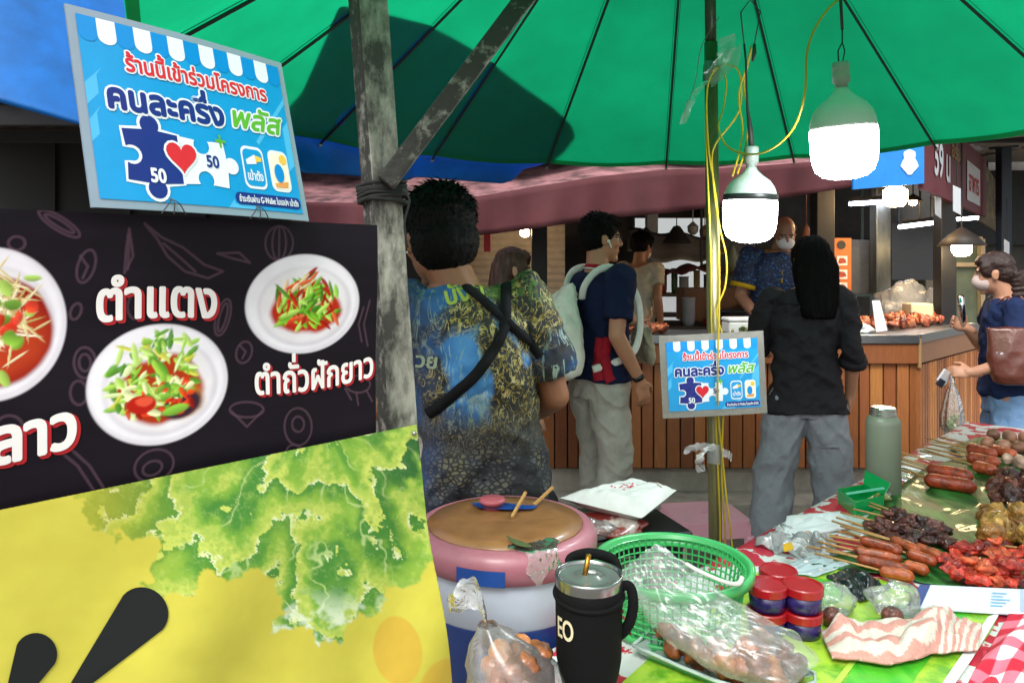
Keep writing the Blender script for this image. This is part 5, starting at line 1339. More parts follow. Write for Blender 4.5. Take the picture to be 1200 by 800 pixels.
def strap(J, obj, pts, w, m, name='strap', lift=.004, k=8):
    q = smooth_path([(a, b, 0) for a, b in pts], k); hs_ = hits(J, obj, [(p.x, p.y) for p in q], lift); mb = MB(); pr = [h for h in hs_ if h]
    vs = []
    for i, (p, n) in enumerate(pr):
        d = (pr[min(i + 1, len(pr) - 1)][0] - pr[max(i - 1, 0)][0]).normalized(); s = d.cross(n).normalized()
        vs += [p - s * w / 2, p + n * .002, p + s * w / 2]
    mb.add(vs, [(3 * i + a, 3 * i + a + 1, 3 * i + 4 + a, 3 * i + 3 + a) for i in range(len(pr) - 1) for a in (0, 1)])
    return mb.build(name, m, J['t'], smooth=True, solid=.005)

# ---- the vendor in the patterned shirt, back to the picture
def batik():
    m = bpy.data.materials.new('patterned_shirt'); m.use_nodes = True; nt = m.node_tree; b = nt.nodes['Principled BSDF']; b.inputs['Roughness'].default_value = .75
    N = lambda t: nt.nodes.new('ShaderNode' + t); Lk = nt.links.new
    tc = N('TexCoord')
    def noise_(scale, stretch=(1, 1, 1), det=5, dist=0.0, off=(0, 0, 0)):
        mp = N('Mapping'); mp.inputs['Scale'].default_value = stretch; mp.inputs['Location'].default_value = off; Lk(tc.outputs['Object'], mp.inputs[0]); n = N('TexNoise'); n.inputs['Scale'].default_value = scale; n.inputs['Detail'].default_value = det; n.inputs['Distortion'].default_value = dist; Lk(mp.outputs[0], n.inputs['Vector']); return n.outputs[0]
    def ramp(x, stops):
        r = N('ValToRGB'); e = r.color_ramp.elements
        while len(e) < len(stops): e.new(.5)
        for q, (p, c) in zip(e, stops): q.position = p; q.color = C(c) if isinstance(c, str) else (c, c, c, 1)
        Lk(x, r.inputs[0]); return r.outputs[0]
    def mix(f, a, c):
        x = N('Mix'); x.data_type = 'RGBA'; Lk(f, x.inputs['Factor']); Lk(a, x.inputs['A']); Lk(c, x.inputs['B']); return x.outputs['Result']
    def mul(a, c):
        x = N('Math'); x.operation = 'MULTIPLY'; Lk(a, x.inputs[0]); Lk(c, x.inputs[1]); return x.outputs[0]
    sep = N('SeparateXYZ'); Lk(tc.outputs['Object'], sep.inputs[0])
    def zr(a, c):
        mr = N('MapRange'); mr.inputs['From Min'].default_value = a; mr.inputs['From Max'].default_value = c; Lk(sep.outputs['Z'], mr.inputs[0]); return mr.outputs[0]
    blue = ramp(noise_(5, (1, 1, .8), 3, .6), [(.38, '#020408'), (.47, '#0c2544'), (.56, '#2468a6'), (.72, '#4f8fc0')])
    streak = ramp(noise_(22, (1.6, 1.6, .30), 6, 1.6, (3, 1, 0)), [(.54, 0.0), (.60, .75), (.66, 0.0)])
    col = mix(streak, blue, ramp(noise_(9), [(.4, '#7d9c78'), (.6, '#a9bdb2')]))
    gold = ramp(noise_(34, (1, 1, .7), 4, 2.6, (0, 4, 2)), [(.46, 0.0), (.50, 1.0), (.545, 1.0), (.58, 0.0)])
    gmask = ramp(noise_(4.5, (1, 1, 1), 2, .8, (1.2, 0, .4)), [(.44, 0.0), (.52, 1.0)])
    dark_ = mix(gold, ramp(noise_(30), [(.3, '#0c0f10'), (.7, '#1c2422')]), ramp(noise_(60, det=2), [(.35, '#4a3f16'), (.55, '#9c8a42'), (.7, '#b8ae80')]))
    col = mix(gmask, col, dark_)
    grn = mul(ramp(noise_(30, (1, 1, .5), 4, 1.5, (7, 0, 0)), [(.52, 0.0), (.58, 1.0)]), zr(1.36, 1.43))
    col = mix(grn, col, ramp(noise_(20), [(.3, '#1f3f16'), (.7, '#48682a')]))
    v = N('TexVoronoi'); v.inputs['Scale'].default_value = 62; v.feature = 'DISTANCE_TO_EDGE'; mp = N('Mapping'); mp.inputs['Scale'].default_value = (1, 1, 1.5); Lk(tc.outputs['Object'], mp.inputs[0]); Lk(mp.outputs[0], v.inputs['Vector'])
    scales = mix(ramp(v.outputs['Distance'], [(.10, 0.0), (.22, 1.0)]), ramp(noise_(20), [(.4, '#0a0b0d'), (.6, '#15171a')]), ramp(noise_(14), [(.38, '#14161b'), (.5, '#3d4148'), (.62, '#57533c')]))
    low = mul(zr(1.08, 1.0), ramp(noise_(6, det=2), [(.36, 0.0), (.46, 1.0)]))
    swirl = mix(ramp(noise_(40, (1, 1, .6), 3, 3.0), [(.47, 0.0), (.5, 1.0), (.53, 0.0)]), ramp(noise_(20), [(.4, '#0b0c0d'), (.6, '#17191b')]), ramp(noise_(9), [(.4, '#5f5730'), (.6, '#857e5e')]))
    col = mix(zr(1.16, 1.06), col, swirl); col = mix(low, col, scales)
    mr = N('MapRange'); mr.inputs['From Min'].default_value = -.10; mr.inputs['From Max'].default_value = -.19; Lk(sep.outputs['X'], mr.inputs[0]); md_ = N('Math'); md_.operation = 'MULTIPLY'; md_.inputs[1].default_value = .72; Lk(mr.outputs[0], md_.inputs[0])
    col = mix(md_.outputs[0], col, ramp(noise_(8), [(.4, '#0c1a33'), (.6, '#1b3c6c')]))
    Lk(col, b.inputs['Base Color'])
    n2 = noise_(180); bp = N('Bump'); bp.inputs['Strength'].default_value = .2; bp.inputs['Distance'].default_value = .005; Lk(n2, bp.inputs['Height']); Lk(bp.outputs[0], b.inputs['Normal'])
    return m
vt_, VJ = person('man seen from behind in a blue, gold and black patterned shirt with crossed straps', (-.066, 1.92, 0), R(6), 1.70, '#80553b', head=(R(-6), R(-5), R(24)), hk=1.04, headoff=(-.035, .01, -.036),
                 arms={'L': dict(elbow=(-.255, .02, 1.13), wrist=(-.20, .25, 1.06), dir=(.1, 1, -.1), palm=(.3, 0, -1), side=-1), 'R': dict(elbow=(.215, .0, 1.15), wrist=(.14, .22, 1.05), dir=(-.3, 1, 0), palm=(-.3, 0, -1), side=1)},
                 fat=.90, shear=(-.070, .01), top=batik(), bottom=cloth('shorts_black', '#17181b'), vox=.005, sleeve=.78, loose=1.0, hem=.80, sleeve_loose=1.15, fw=1.0)
hair_short(VJ, hair_m, 5, .015, .004, 1.12, .020)
blk = cloth('strap_black', '#0c0d10', .8)
strap(VJ, VJ['shirt'], [(594, 326), (592, 352), (591, 380), (578, 410), (556, 440), (532, 461), (514, 476), (502, 484)], .027, blk)
strap(VJ, VJ['shirt'], [(545, 336), (563, 350), (586, 370), (604, 386), (622, 402), (634, 418)], .023, blk)
def on_shirt(J, objn, cx, cy, m, s, w, h, rot=0.0, bold=1.0, name='lettering'):
    gl = glyphs(s); xs = [x for g in gl for l in g for x, y in l]; x0, x1 = min(xs), max(xs); mb = MB(); ca, sa = math.cos(rot), math.sin(rot)
    for g in gl:
        if not g: continue
        tris = tess(g); flat = [p for l in g for p in l]
        for k in range(6):
            dx, dy = bold * math.cos(k * 1.05), bold * math.sin(k * 1.05); pts = []
            for x, y in flat:
                a = (x - (x0 + x1) / 2) / (x1 - x0) * w + dx; b2 = -(y - .275) / .55 * h + dy; pts.append((cx + a * ca - b2 * sa, cy + a * sa + b2 * ca))
            hh = hits(J, objn, pts, .0025 + k * 2e-5)
            if all(hh): mb.add([q[0] for q in hh], [tuple(t) for t in tris])
    if mb.v: mb.build(name, m, J['t'])
on_shirt(VJ, VJ['shirt'], 549, 343, mat('shirt_letter', '#8fa63a', .7, var=.2), 'บังคะ', 54, 16, -.25, .9)
on_shirt(VJ, VJ['shirt'], 500, 424, mat('shirt_letter2', '#8c9a86', .7, var=.2), 'วย', 24, 13, .12, .7)
mb = MB(); mb.el(VJ['X'] @ Vector((-.088, -.004, -.032)), (.004, .004, .004), nu=8, nv=6); mb.build('earring', mat('silver', '#c9c9c9', .2, metal=1.0, var=0), VJ['t'], smooth=True)

# ---- the student with the white backpack
navy = cloth('polo_navy', '#141c3a')
_, SJ = person('young man in a navy polo and grey trousers wearing a white backpack', (.45, 3.82, 0), R(-62), 1.73, '#a9765a', head=(R(-2), 0, R(-20)),
               arms={'R': dict(elbow=(.23, -.06, 1.13), wrist=(.245, .07, .905), dir=(.05, .25, -1), palm=(-1, .1, 0), side=1, curl=.5), 'L': dict(elbow=(-.22, .08, 1.14), wrist=(-.12, .30, 1.16), dir=(.3, 1, .1), palm=(0, 0, 1), curl=.7)},
               legs={'R': dict(knee=(.10, .03, .49), ankle=(.10, -.04, .09)), 'L': dict(knee=(-.1, .05, .49), ankle=(-.1, .06, .09))},
               fat=.97, top=navy, bottom=cloth('trousers_grey', '#a39f96', .85), vox=.006, sleeve=.72, loose=.8, hem=.90, sleeve_loose=1.2, trouser_loose=1.12, shoe='#d3d1cc')
hair_short(SJ, hair_m, 8, .013, .0045, 1.08)
up = SJ['up']; k = SJ['k']
red = cloth('polo_red', '#9c1c2c'); wht = cloth('trim_white', '#d5d3ce')
mb = MB(); mb.tube([up((.066 * math.cos(a), .058 * math.sin(a) - .005, 1.452 - .012 * math.sin(a))) for a in [2 * math.pi * i / 20 for i in range(21)]], .013, 8); mb.build('collar', red, SJ['t'], smooth=True)
mb = MB(); mb.tube([up((.078 * math.cos(a), .068 * math.sin(a) - .005, 1.440 - .014 * math.sin(a))) for a in [2 * math.pi * i / 20 for i in range(21)]], .005, 6); mb.build('collar_trim', wht, SJ['t'], smooth=True)
strap(SJ, SJ['shirt'], [(704, 396), (702, 412), (700, 432), (702, 446)], .05, red, 'side_panel', .002)
strap(SJ, SJ['shirt'], [(714, 396), (709, 415), (712, 438), (716, 447)], .05, red, 'side_panel', .002)
bpk = thing('backpack', 'soft white drawstring backpack worn by the young man in navy', 'backpack', SJ['M'] @ up((-.01, -.235, .99)), R(-62), local=True)
bag_w = cloth('backpack_white', '#dedad0', .8, bump=.2, bscale=40)
mb = MB(); BO = Vector((0, 0, 0)); mb.loft([(Vector((0, -.01, -.06)), .12, .07), (Vector((0, -.035, -.04)), .172, .115), (Vector((0, -.05, .06)), .182, .135), (Vector((0, -.03, .17)), .16, .115), (Vector((0, .0, .27)), .11, .075), (Vector((0, .03, .34)), .05, .04), (Vector((0, .05, .38)), .03, .02)], 20, sq=2.4)
remeshed('bag_body', mb, .006, bag_w, bpk, 3, wrinkle(.03, 10, 9, 12, .6))
mb = MB()
iM = (Matrix.Translation(bpk.location) @ Matrix.Rotation(R(-62), 4, 'Z')).inverted() @ SJ['M']
for s in (-1, 1):
    pts = [up((s * .05, -.14, 1.30)), up((s * .085, -.145, 1.37)), up((s * .105, -.09, 1.438)), up((s * .108, .0, 1.455)), up((s * .115, .09, 1.40)), up((s * .135, .145, 1.28)), up((s * .16, .13, 1.12)), up((s * .19, .04, 1.02)), up((s * .13, -.13, .96))]
    q = MB(); q.tube([iM @ p for p in smooth_path(pts, 6)], .019, 8, flat=.35); q.build('shoulder_strap', wht, bpk, smooth=True)
mb = MB(); mb.tube([iM @ up(p) for p in ((.02, -.16, 1.30), (.03, -.17, 1.36), (0, -.165, 1.375), (-.03, -.17, 1.36), (-.02, -.16, 1.30))], .006, 8); mb.build('carry_loop', wht, bpk, smooth=True)
sh, e_, w_ = SJ['arm']['R']; d = (w_ - e_).normalized()
mb = MB(); mb.tube([w_ - d * .035, w_ - d * .012], .031, 16); mb.build('watch', mat('watch_black', '#0b0b0c', .3), SJ['t'], smooth=True)
mb = MB(); X = SJ['X']; mb.el(X @ Vector((.088, .012, -.012)), (.008, .008, .009)); mb.rc(X @ Vector((.088, .016, -.016)), .0035, X @ Vector((.085, .028, -.042)), .0035); mb.build('earbud', mat('white_plastic', '#dcdcda', .3, var=.02), SJ['t'], smooth=True)
mb = MB()
for s in (-1, 1):
    mb.tube([X @ Vector((s * .031 + .022 * math.cos(a), .094, .004 + .019 * math.sin(a))) for a in [2 * math.pi * i / 16 for i in range(17)]], .0013, 5); mb.tube([X @ Vector((s * .053, .093, .008)), X @ Vector((s * .078, .06, .012)), X @ Vector((s * .082, -.005, .01))], .0013, 5)
mb.tube([X @ Vector((-.009, .096, .008)), X @ Vector((.009, .096, .008))], .0013, 5); mb.build('glasses', mat('specs_metal', '#3a3a3c', .3, metal=.7), SJ['t'])
tote = thing('cloth_bag', 'limp beige cloth bag held in front by the young man in navy', 'bag', SJ['M'] @ up((.02, .26, .95)), R(-62), local=True)
iM2 = (Matrix.Translation(tote.location) @ Matrix.Rotation(R(-62), 4, 'Z')).inverted() @ SJ['M']
mb = MB(); mb.loft([(Vector((0, 0, 0)), .09, .02), (Vector((0, 0, .06)), .1, .03), (Vector((0, 0, .2)), .085, .02)], 16); remeshed('bag_body', mb, .006, cloth('tote_beige', '#a89c88'), tote, 2, wrinkle(.02))
hl = SJ['arm']['L'][2]; mb = MB(); mb.tube([iM2 @ (hl + Vector((.0, .05, -.012))), Vector((-.05, 0, .19))], .008, 6); mb.tube([iM2 @ (hl + Vector((.0, .06, -.012))), Vector((.05, 0, .19))], .008, 6); mb.build('handle', cloth('tote_beige', '#a89c88'), tote)

# ---- the customer in black
black_shirt = cloth('shirt_black', '#1f1c21', .8, var=.2, spec=.3)
_, WJ = person('woman with long black hair in a black shirt and grey cargo trousers', (1.43, 3.62, 0), R(-14), 1.62, '#a9785c', head=(R(8), 0, R(10)),
               arms={'R': dict(elbow=(.225, -.04, 1.13), wrist=(.225, .06, .90), dir=(-.05, .25, -1), palm=(-1, .1, 0), side=1, curl=.55), 'L': dict(elbow=(-.24, .06, 1.13), wrist=(-.16, .28, 1.08), dir=(.2, 1, 0), palm=(1, 0, 0), curl=.5)},
               legs={'L': dict(knee=(-.15, .03, .48), ankle=(-.185, -.02, .09)), 'R': dict(knee=(.13, .02, .48), ankle=(.16, .0, .09))},
               fat=.84, hemk=1.16, hk=1.06, headoff=(.03, 0, -.01), top=black_shirt, bottom=cloth('cargo_grey', '#8d9098', .85), vox=.006, sleeve=1.25, loose=1.6, hem=.82, sleeve_loose=1.15, trouser_loose=1.4)
hair_long(WJ, hair_m, .31, 3, .117, .072)
strap(WJ, WJ['trousers'], [(968, 508), (971, 516), (973, 524)], .075, cloth('cargo_grey', '#8d9098', .85), 'cargo_pocket', .005)
strap(WJ, WJ['shirt'], [(905, 354), (930, 356), (955, 356), (985, 358)], .008, black_shirt, 'yoke_seam', .003)
s_, e_, w_ = WJ['arm']['R']; c = e_.lerp(w_, .25); d = (w_ - e_).normalized(); mb = MB(); mb.tube([c - d * .025, c - d * .01, c + d * .012], [.062, .066, .062], 18); mb.build('rolled_cuff', black_shirt, WJ['t'], smooth=True)

# ---- the masked seller
polo_b = mat('polo_dotted', '#0f1c38', .7, col2='#2a5f97', contrast=(.54, .6), scale=70, bump=.2, bscale=160)
_, KJ = person('masked balding seller in a blue dotted polo with yellow collar', (1.765, 4.97, .28), R(172), 1.54, '#8f6650', head=(R(-28), 0, R(2)), headoff=(-.03, .02, -.02), lean=R(10),
               arms={'L': dict(elbow=(-.27, .06, 1.12), wrist=(-.12, .30, .99), dir=(.6, .8, -.2), palm=(0, 0, -1), side=-1), 'R': dict(elbow=(.27, .06, 1.12), wrist=(.16, .30, .99), dir=(-.6, .8, -.2), palm=(0, 0, -1))},
               fat=1.12, top=polo_b, bottom=cloth('trousers_dark', '#1d1e22'), vox=.007, sleeve=.75, sleeve_loose=1.25)
X = KJ['X']; up = KJ['up']; yel_c = cloth('polo_yellow', '#b8941c')
mb = MB(); Rm = X.to_3x3(); mb.el(X @ Vector((0, .050, -.045)), (.066, .074, .056), Rm, 18, 12); remeshed('face_mask', mb, .005, cloth('mask_white', '#cfd0d2', .8, var=.04), KJ['t'], 2)
mb = MB(); mb.el(X @ Vector((0, -.045, .0)), (.084, .066, .055), Rm); mb.el(X @ Vector((.072, -.012, .02)), (.014, .03, .03), Rm); mb.el(X @ Vector((-.072, -.012, .02)), (.014, .03, .03), Rm); remeshed('hair', mb, .006, hair_m, KJ['t'], 2, wrinkle(.01, 60, 60, 4))
mb = MB(); mb.tube([up((.085 * math.cos(a), .075 * math.sin(a) + .01, 1.442 - .045 * max(0, math.sin(a)))) for a in [2 * math.pi * i / 24 for i in range(25)]], .016, 8, flat=.8)
mb.tube([up((0, .085, 1.41)), up((0, .142, 1.32)), up((0, .148, 1.24))], .014, 8, flat=.6); mb.build('collar', yel_c, KJ['t'], smooth=True)
for nm in 'LR':
    s_, e_, w_ = KJ['arm'][nm]; c = s_.lerp(e_, .75); d = (e_ - s_).normalized(); mb = MB(); mb.tube([c - d * .02, c + d * .008], [.083, .084], 18); mb.build('sleeve_band', yel_c, KJ['t'], smooth=True)

# ---- the woman with the tote
_, RJ = person('woman with tied brown hair in a navy top and blue jeans at the right', (2.57, 3.86, 0), R(72), 1.55, '#b5846a', headoff=(0, .045, -.01), head=(R(-8), 0, R(-16)),
               arms={'L': dict(elbow=(-.29, .0, 1.13), wrist=(-.25, .235, 1.045), dir=(.05, 1, .0), palm=(.8, 0, -.5), side=-1, curl=.8), 'R': dict(elbow=(.21, .06, 1.14), wrist=(.12, .17, 1.26), dir=(-.3, 1, .5), palm=(-1, 0, 0), curl=.6)},
               fat=.90, top=cloth('top_navy', '#1a2748'), bottom=cloth('jeans_blue', '#7d9fca', .85, var=.2), vox=.006, sleeve=.5, loose=1.0, hem=.90, sleeve_loose=1.02, trouser_loose=1.15, shoe='#d0cdc8')
X = RJ['X']; Rm = X.to_3x3(); mb = MB(); E = lambda c, r: mb.el(X @ Vector(c), r, Rm, 18, 12)
E((0, -.018, .046), (.085, .097, .085)); E((0, -.05, .0), (.08, .068, .075)); E((0, .03, .078), (.070, .060, .045)); E((.062, .03, .03), (.026, .04, .05)); E((-.062, .03, .03), (.026, .04, .05)); mb.tube([X @ Vector(p) for p in ((0, -.09, -.01), (0, -.105, -.06), (.0, -.10, -.11), (-.02, -.09, -.17), (-.03, -.085, -.21))], [.05, .044, .036, .03, .015], 12)
def braid(co, no):
    i3 = np.array(X.inverted()); q = co @ i3[:3, :3].T + i3[:3, 3]; w_ = np.abs(np.sin(q[:, 2] * 95 + np.sign(q[:, 0]) * 1.2)) * sstep(-.05, -.10, q[:, 2]); n = fbm(q[:, 0] * 60, q[:, 1] * 20, q[:, 2] * 60, 3, 4); return co + no * (w_ * .008 + (n - .5) * .010)[:, None]
remeshed('hair', mb, .0045, hair_b, RJ['t'], 2, braid)
mb = MB(); mb.el(X @ Vector((0, .050, -.042)), (.064, .074, .058), Rm, 18, 12); remeshed('face_mask', mb, .005, cloth('mask_pink', '#c9b4ae', .8, var=.04), RJ['t'], 2)
hp = RJ['M'] @ RJ['arm']['L'][2]
hd = RJ['M'].to_3x3() @ Vector((.05, 1, 0))
ph = thing('phone', 'white backed phone in the hand of the woman at the right', 'phone', hp + hd * .1); c = hp + hd * .12 + Vector((0, 0, -.03)); Mp = Euler((R(20), R(25), R(30))).to_matrix()
MB().box(c, (.075, .012, .07), Mp).build('case', mat('phone_white', '#d5d3d6', .3, var=.03), ph, bevel=.004); MB().box(c + Mp @ Vector((-.01, -.007, -.035)), (.05, .012, .04), Mp).build('grip', mat('phone_navy', '#151a30', .4), ph, bevel=.004)
pb = thing('carrier_bag', 'clear plastic bag of greens hanging from the hand at the right', 'bag', hp + hd * .08 + Vector((0, 0, -.32))); o_ = hp + hd * .085
mb = MB(); mb.lathe([(.008, -.02), (.012, -.06), (.028, -.11), (.042, -.17), (.052, -.23), (.05, -.28), (.03, -.315), (.0, -.32)], o_, 24)
bo = mb.build('film', film('bag_film', .45), pb, smooth=True)
for v in bo.data.vertices: a = math.atan2(v.co.y - o_.y, v.co.x - o_.x); q = 1 + .16 * math.sin(a * 7) ; v.co.x = o_.x + (v.co.x - o_.x) * q; v.co.y = o_.y + (v.co.y - o_.y) * q
mb = MB()
for i in range(14): lump(mb, o_ + Vector((rng.uniform(-.024, .024), rng.uniform(-.02, .02), rng.uniform(-.30, -.23))), (.018, .014, .013), C3(rng.choice(['#6f7f45', '#a8a888', '#8a9a5c', '#c9c6ae'])), i)
mb.build('greens', vmat('greens', .6), pb, smooth=True, color=True)
tb = thing('tote_bag', 'glossy brown leather tote on the shoulder of the woman at the right', 'bag', RJ['M'] @ RJ['up']((-.28, -.03, 1.02)), R(72), local=True); lea = mat('leather_brown', '#5b2d22', .3, var=.2, scale=8, bump=.15, bscale=90, coat=.3)
mb = MB(); mb.loft([(Vector((0, 0, -.02)), .045, .15), (Vector((0, 0, .02)), .055, .165), (Vector((0, 0, .14)), .05, .175), (Vector((.01, 0, .25)), .03, .18)], 24, sq=4); remeshed('bag_body', mb, .007, lea, tb, 2, wrinkle(.012, 8, 8, 9))
iM3 = (Matrix.Translation(tb.location) @ Matrix.Rotation(R(72), 4, 'Z')).inverted() @ RJ['M']; q = RJ['up']
for s in (-1, 1):
    mb = MB(); mb.tube(smooth_path([Vector((.02, s * .09, .22)), iM3 @ q((-.235, s * .05, 1.25)), iM3 @ q((-.19, s * .045, 1.40)), iM3 @ q((-.14, s * .03, 1.462)), iM3 @ q((-.11, -.0 + s * .07, 1.43))], 6), .008, 8, flat=.5); mb.build('shoulder_strap', lea, tb, smooth=True)
tf = thing('steel_tongs', 'shiny steel tube in front of the masked woman', 'tongs', P(1130, 352, 3.95)); mb = MB()
hr = RJ['M'] @ RJ['arm']['R'][2]
mb.tube([hr + Vector((-.02, 0, 0)), P(1126, 347, 3.95)], .016, 12); mb.build('tube', mat('chrome', '#c9ccd0', .12, metal=1.0, var=.03), tf, smooth=True)

# ---- two more people, mostly hidden
_, LJ = person('woman with long brown hair glimpsed between the vendor and the student', (-.005, 3.72, 0), R(-75), 1.56, '#b98a70', head=(R(-8), 0, R(-5)), top=cloth('top_dark', '#22232b'), bottom=cloth('skirt_dark', '#2c2d33'), vox=.007)
hair_long(LJ, mat('hair_auburn', '#4a261b', .42, var=.4, scale=50, bump=.4, bscale=90, stretch=(3, 3, .5), spec=.45), .36, 6, .085, .06)
_, CJ = person('cook in a tan shirt and pale cap busy in the kitchen behind', (.92, 5.62, .28), R(-40), 1.45, '#8c6045', head=(R(-15), 0, R(-10)), lean=R(12), top=cloth('shirt_tan', '#aaa28f'), bottom=cloth('trousers_dark', '#1d1e22'), vox=.008)
hair_short(CJ, hair_m, 2, .02, .006, 1.1)
mb = MB(); X = CJ['X']; mb.el(X @ Vector((0, .05, -.05)), (.058, .058, .048), X.to_3x3(), 16, 10); remeshed('face_mask', mb, .006, cloth('mask_white', '#cfd0d2', .8, var=.04), CJ['t'], 2)

# ================================================================== THE FOOD TABLE AND WHAT STANDS ON IT
tb_ = thing('food_table', 'long table under the red floral cloth carrying the grilled food', 'table', U2(1.5, .45, 0))
S0, S1, TW = -.13, 2.98, .92
def on(s, t, h=TABLE): return U2(s, t, h)
MB().poly([on(S0, 0, .744), on(S0, TW, .744), on(S1, TW, .744), on(S1, 0, .744)], thick=.03, nrm=(0, 0, 1)).build('top', mat('table_ply', '#6f5a42', .7), tb_, fixn=True)
for s, t in ((S0 + .08, .06), (S1 - .08, .06), (S1 - .08, TW - .06), (S0 + .08, TW - .06)): MB().beam(on(s, t, 0), on(s, t, .714), .04, .04).build('leg', mat('table_leg', '#4b4b4c', .4, metal=.6), tb_)
def floral():
    m = mat('floral_cloth', '#c3c9c6', .6, var=.06, scale=5, bump=.1, bscale=40, coat=.15); nt = m.node_tree; b = nt.nodes['Principled BSDF']; Lk = nt.links.new
    tc = nt.nodes.new('ShaderNodeTexCoord'); n = nt.nodes.new('ShaderNodeTexNoise'); n.inputs['Scale'].default_value = 16; n.inputs['Detail'].default_value = 3; n.inputs['Distortion'].default_value = .4
    v = nt.nodes.new('ShaderNodeTexVoronoi'); v.inputs['Scale'].default_value = 9; v.inputs['Randomness'].default_value = .7
    mx = nt.nodes.new('ShaderNodeMix'); mx.data_type = 'VECTOR'; mx.inputs[0].default_value = .16
    Lk(tc.outputs['Object'], n.inputs['Vector']); Lk(tc.outputs['Object'], mx.inputs[4]); Lk(n.outputs['Color'], mx.inputs[5]); Lk(mx.outputs[1], v.inputs['Vector'])
    r = nt.nodes.new('ShaderNodeValToRGB'); r.color_ramp.elements[0].position = .42; r.color_ramp.elements[0].color = C('#b51f38'); r.color_ramp.elements[1].position = .45; r.color_ramp.elements[1].color = C('#c3c9c6')
    e = r.color_ramp.elements.new(.10); e.color = C('#c73a50'); e = r.color_ramp.elements.new(.12); e.color = C('#a5182f')
    Lk(v.outputs['Distance'], r.inputs[0]); Lk(r.outputs[0], b.inputs['Base Color']); return m
mb = MB()
def clothfn(u, v):
    s = S0 - .01 + u * (S1 - S0 + .02); t = -.20 + v * (TW + .40)
    if t < 0: return on(s, -.012 + .004 * math.sin(s * 30), TABLE + .002 + t) if t < -.012 else on(s, t, TABLE + .002 + t * .3)
    if t > TW: return on(s, TW + .012 + .01 * math.sin(s * 25), TABLE + .002 - (t - TW))
    return on(s, t, TABLE + .002 + .0012 * math.sin(s * 23 + t * 11) + .0008 * math.sin(t * 37))
mb.grid(clothfn, 120, 60); o = mb.build('tablecloth', floral(), smooth=True); tag(o, 'pale tablecloth with big red flowers on the food table', 'tablecloth')
def sheet(px, h, n=14):
    """an outline given on the table top, filled as a fine grid"""
    pts = [T(x, y, h) for x, y in px]; return pts
# green printed mat
mt_px = [(728, 800), (800, 735), (872, 676), (905, 664), (960, 660), (1062, 686), (1172, 716), (1160, 740), (1116, 800), (1085, 860), (900, 900), (720, 860)]
pts = [T(x, y, .7565) for x, y in mt_px]; xs = [p.x for p in pts]; ys = [p.y for p in pts]
m = mat('mat_green', '#55961f', .35, col2='#a3c63a', contrast=(.38, .55), scale=13, coat=.3, bump=.1, bscale=15); mm = MB(); mm.poly(pts, thick=.003, nrm=(0, 0, 1)); mat_o = thing('place_mat', 'bright lime green plastic mat printed with a banana leaf', 'mat', pts[8]); mm.build('mat_sheet', m, mat_o, fixn=True)
def fr_t(x, y, l): return T(x, y, .7572 + l)
b = MB(); lf = [(990, 800), (1015, 745), (1040, 712), (1075, 700), (1125, 702), (1140, 715), (1110, 745), (1075, 790), (1050, 840), (985, 860)]; b.poly([fr_t(x, y, 0) for x, y in lf]); b.build('printed_leaf', mat('leaf_print', '#2f9a22', .35, col2='#57b52c', contrast=(.35, .65), scale=12, stretch=(3, .5, 1), coat=.3), mat_o)
b = MB(); b.poly([fr_t(x, y, .0006) for x, y in ((968, 810), (1005, 762), (1045, 730), (1049, 732), (1010, 766), (976, 812))]); b.build('printed_vein', mat('vein_print', '#a8d24a', .35), mat_o)
b = MB(); b.poly([fr_t(x, y, .0004) for x, y in ((905, 690), (940, 675), (1000, 682), (985, 705), (930, 715))]); b.build('printed_leaf', mat('leaf_print', '#2f9a22'), mat_o)
# checked cloth at the near right
def gingham():
    m = mat('gingham', '#c7c4c8', .75, var=0, bump=.15, bscale=300); nt = m.node_tree; b = nt.nodes['Principled BSDF']; Lk = nt.links.new; at = nt.nodes.new('ShaderNodeAttribute'); at.attribute_name = 'Col'; Lk(at.outputs['Color'], b.inputs['Base Color']); return m
gq = [T(1182, 720, .762), T(1420, 690, .762), T(1330, 900, .70), T(1122, 830, .745)]
def gfn(u, v):
    p = (gq[0] * (1 - u) + gq[1] * u) * (1 - v) + (gq[3] * (1 - u) + gq[2] * u) * v; p = p.copy(); p.z += .018 * math.sin(u * 9 - v * 5) ** 2 * min(1, 6 * u) + .012 * math.exp(-((u - .22 + .3 * v) / .06) ** 2) + .001; return p
def gcol(u, v):
    a = (u * 6) % 1 < .5; c = (v * 5) % 1 < .5
    return C3('#b3122f') if a and c else (C3('#d4687c') if a or c else C3('#d9d6da'))
mb = MB(); mb.grid(gfn, 132, 96, gcol); o = mb.build('checked_cloth', gingham(), smooth=True, color=True, solid=.002); tag(o, 'rumpled red and white checked cloth at the near right', 'cloth')
b = MB(); b.poly([T(x, y, .7595) for x, y in ((1158, 722), (1172, 717), (1140, 770), (1098, 830), (1086, 826))], thick=.001, nrm=(0, 0, 1)); o = b.build('paper_sheet', foam, fixn=True); tag(o, 'edge of white paper between green mat and checked cloth', 'paper')
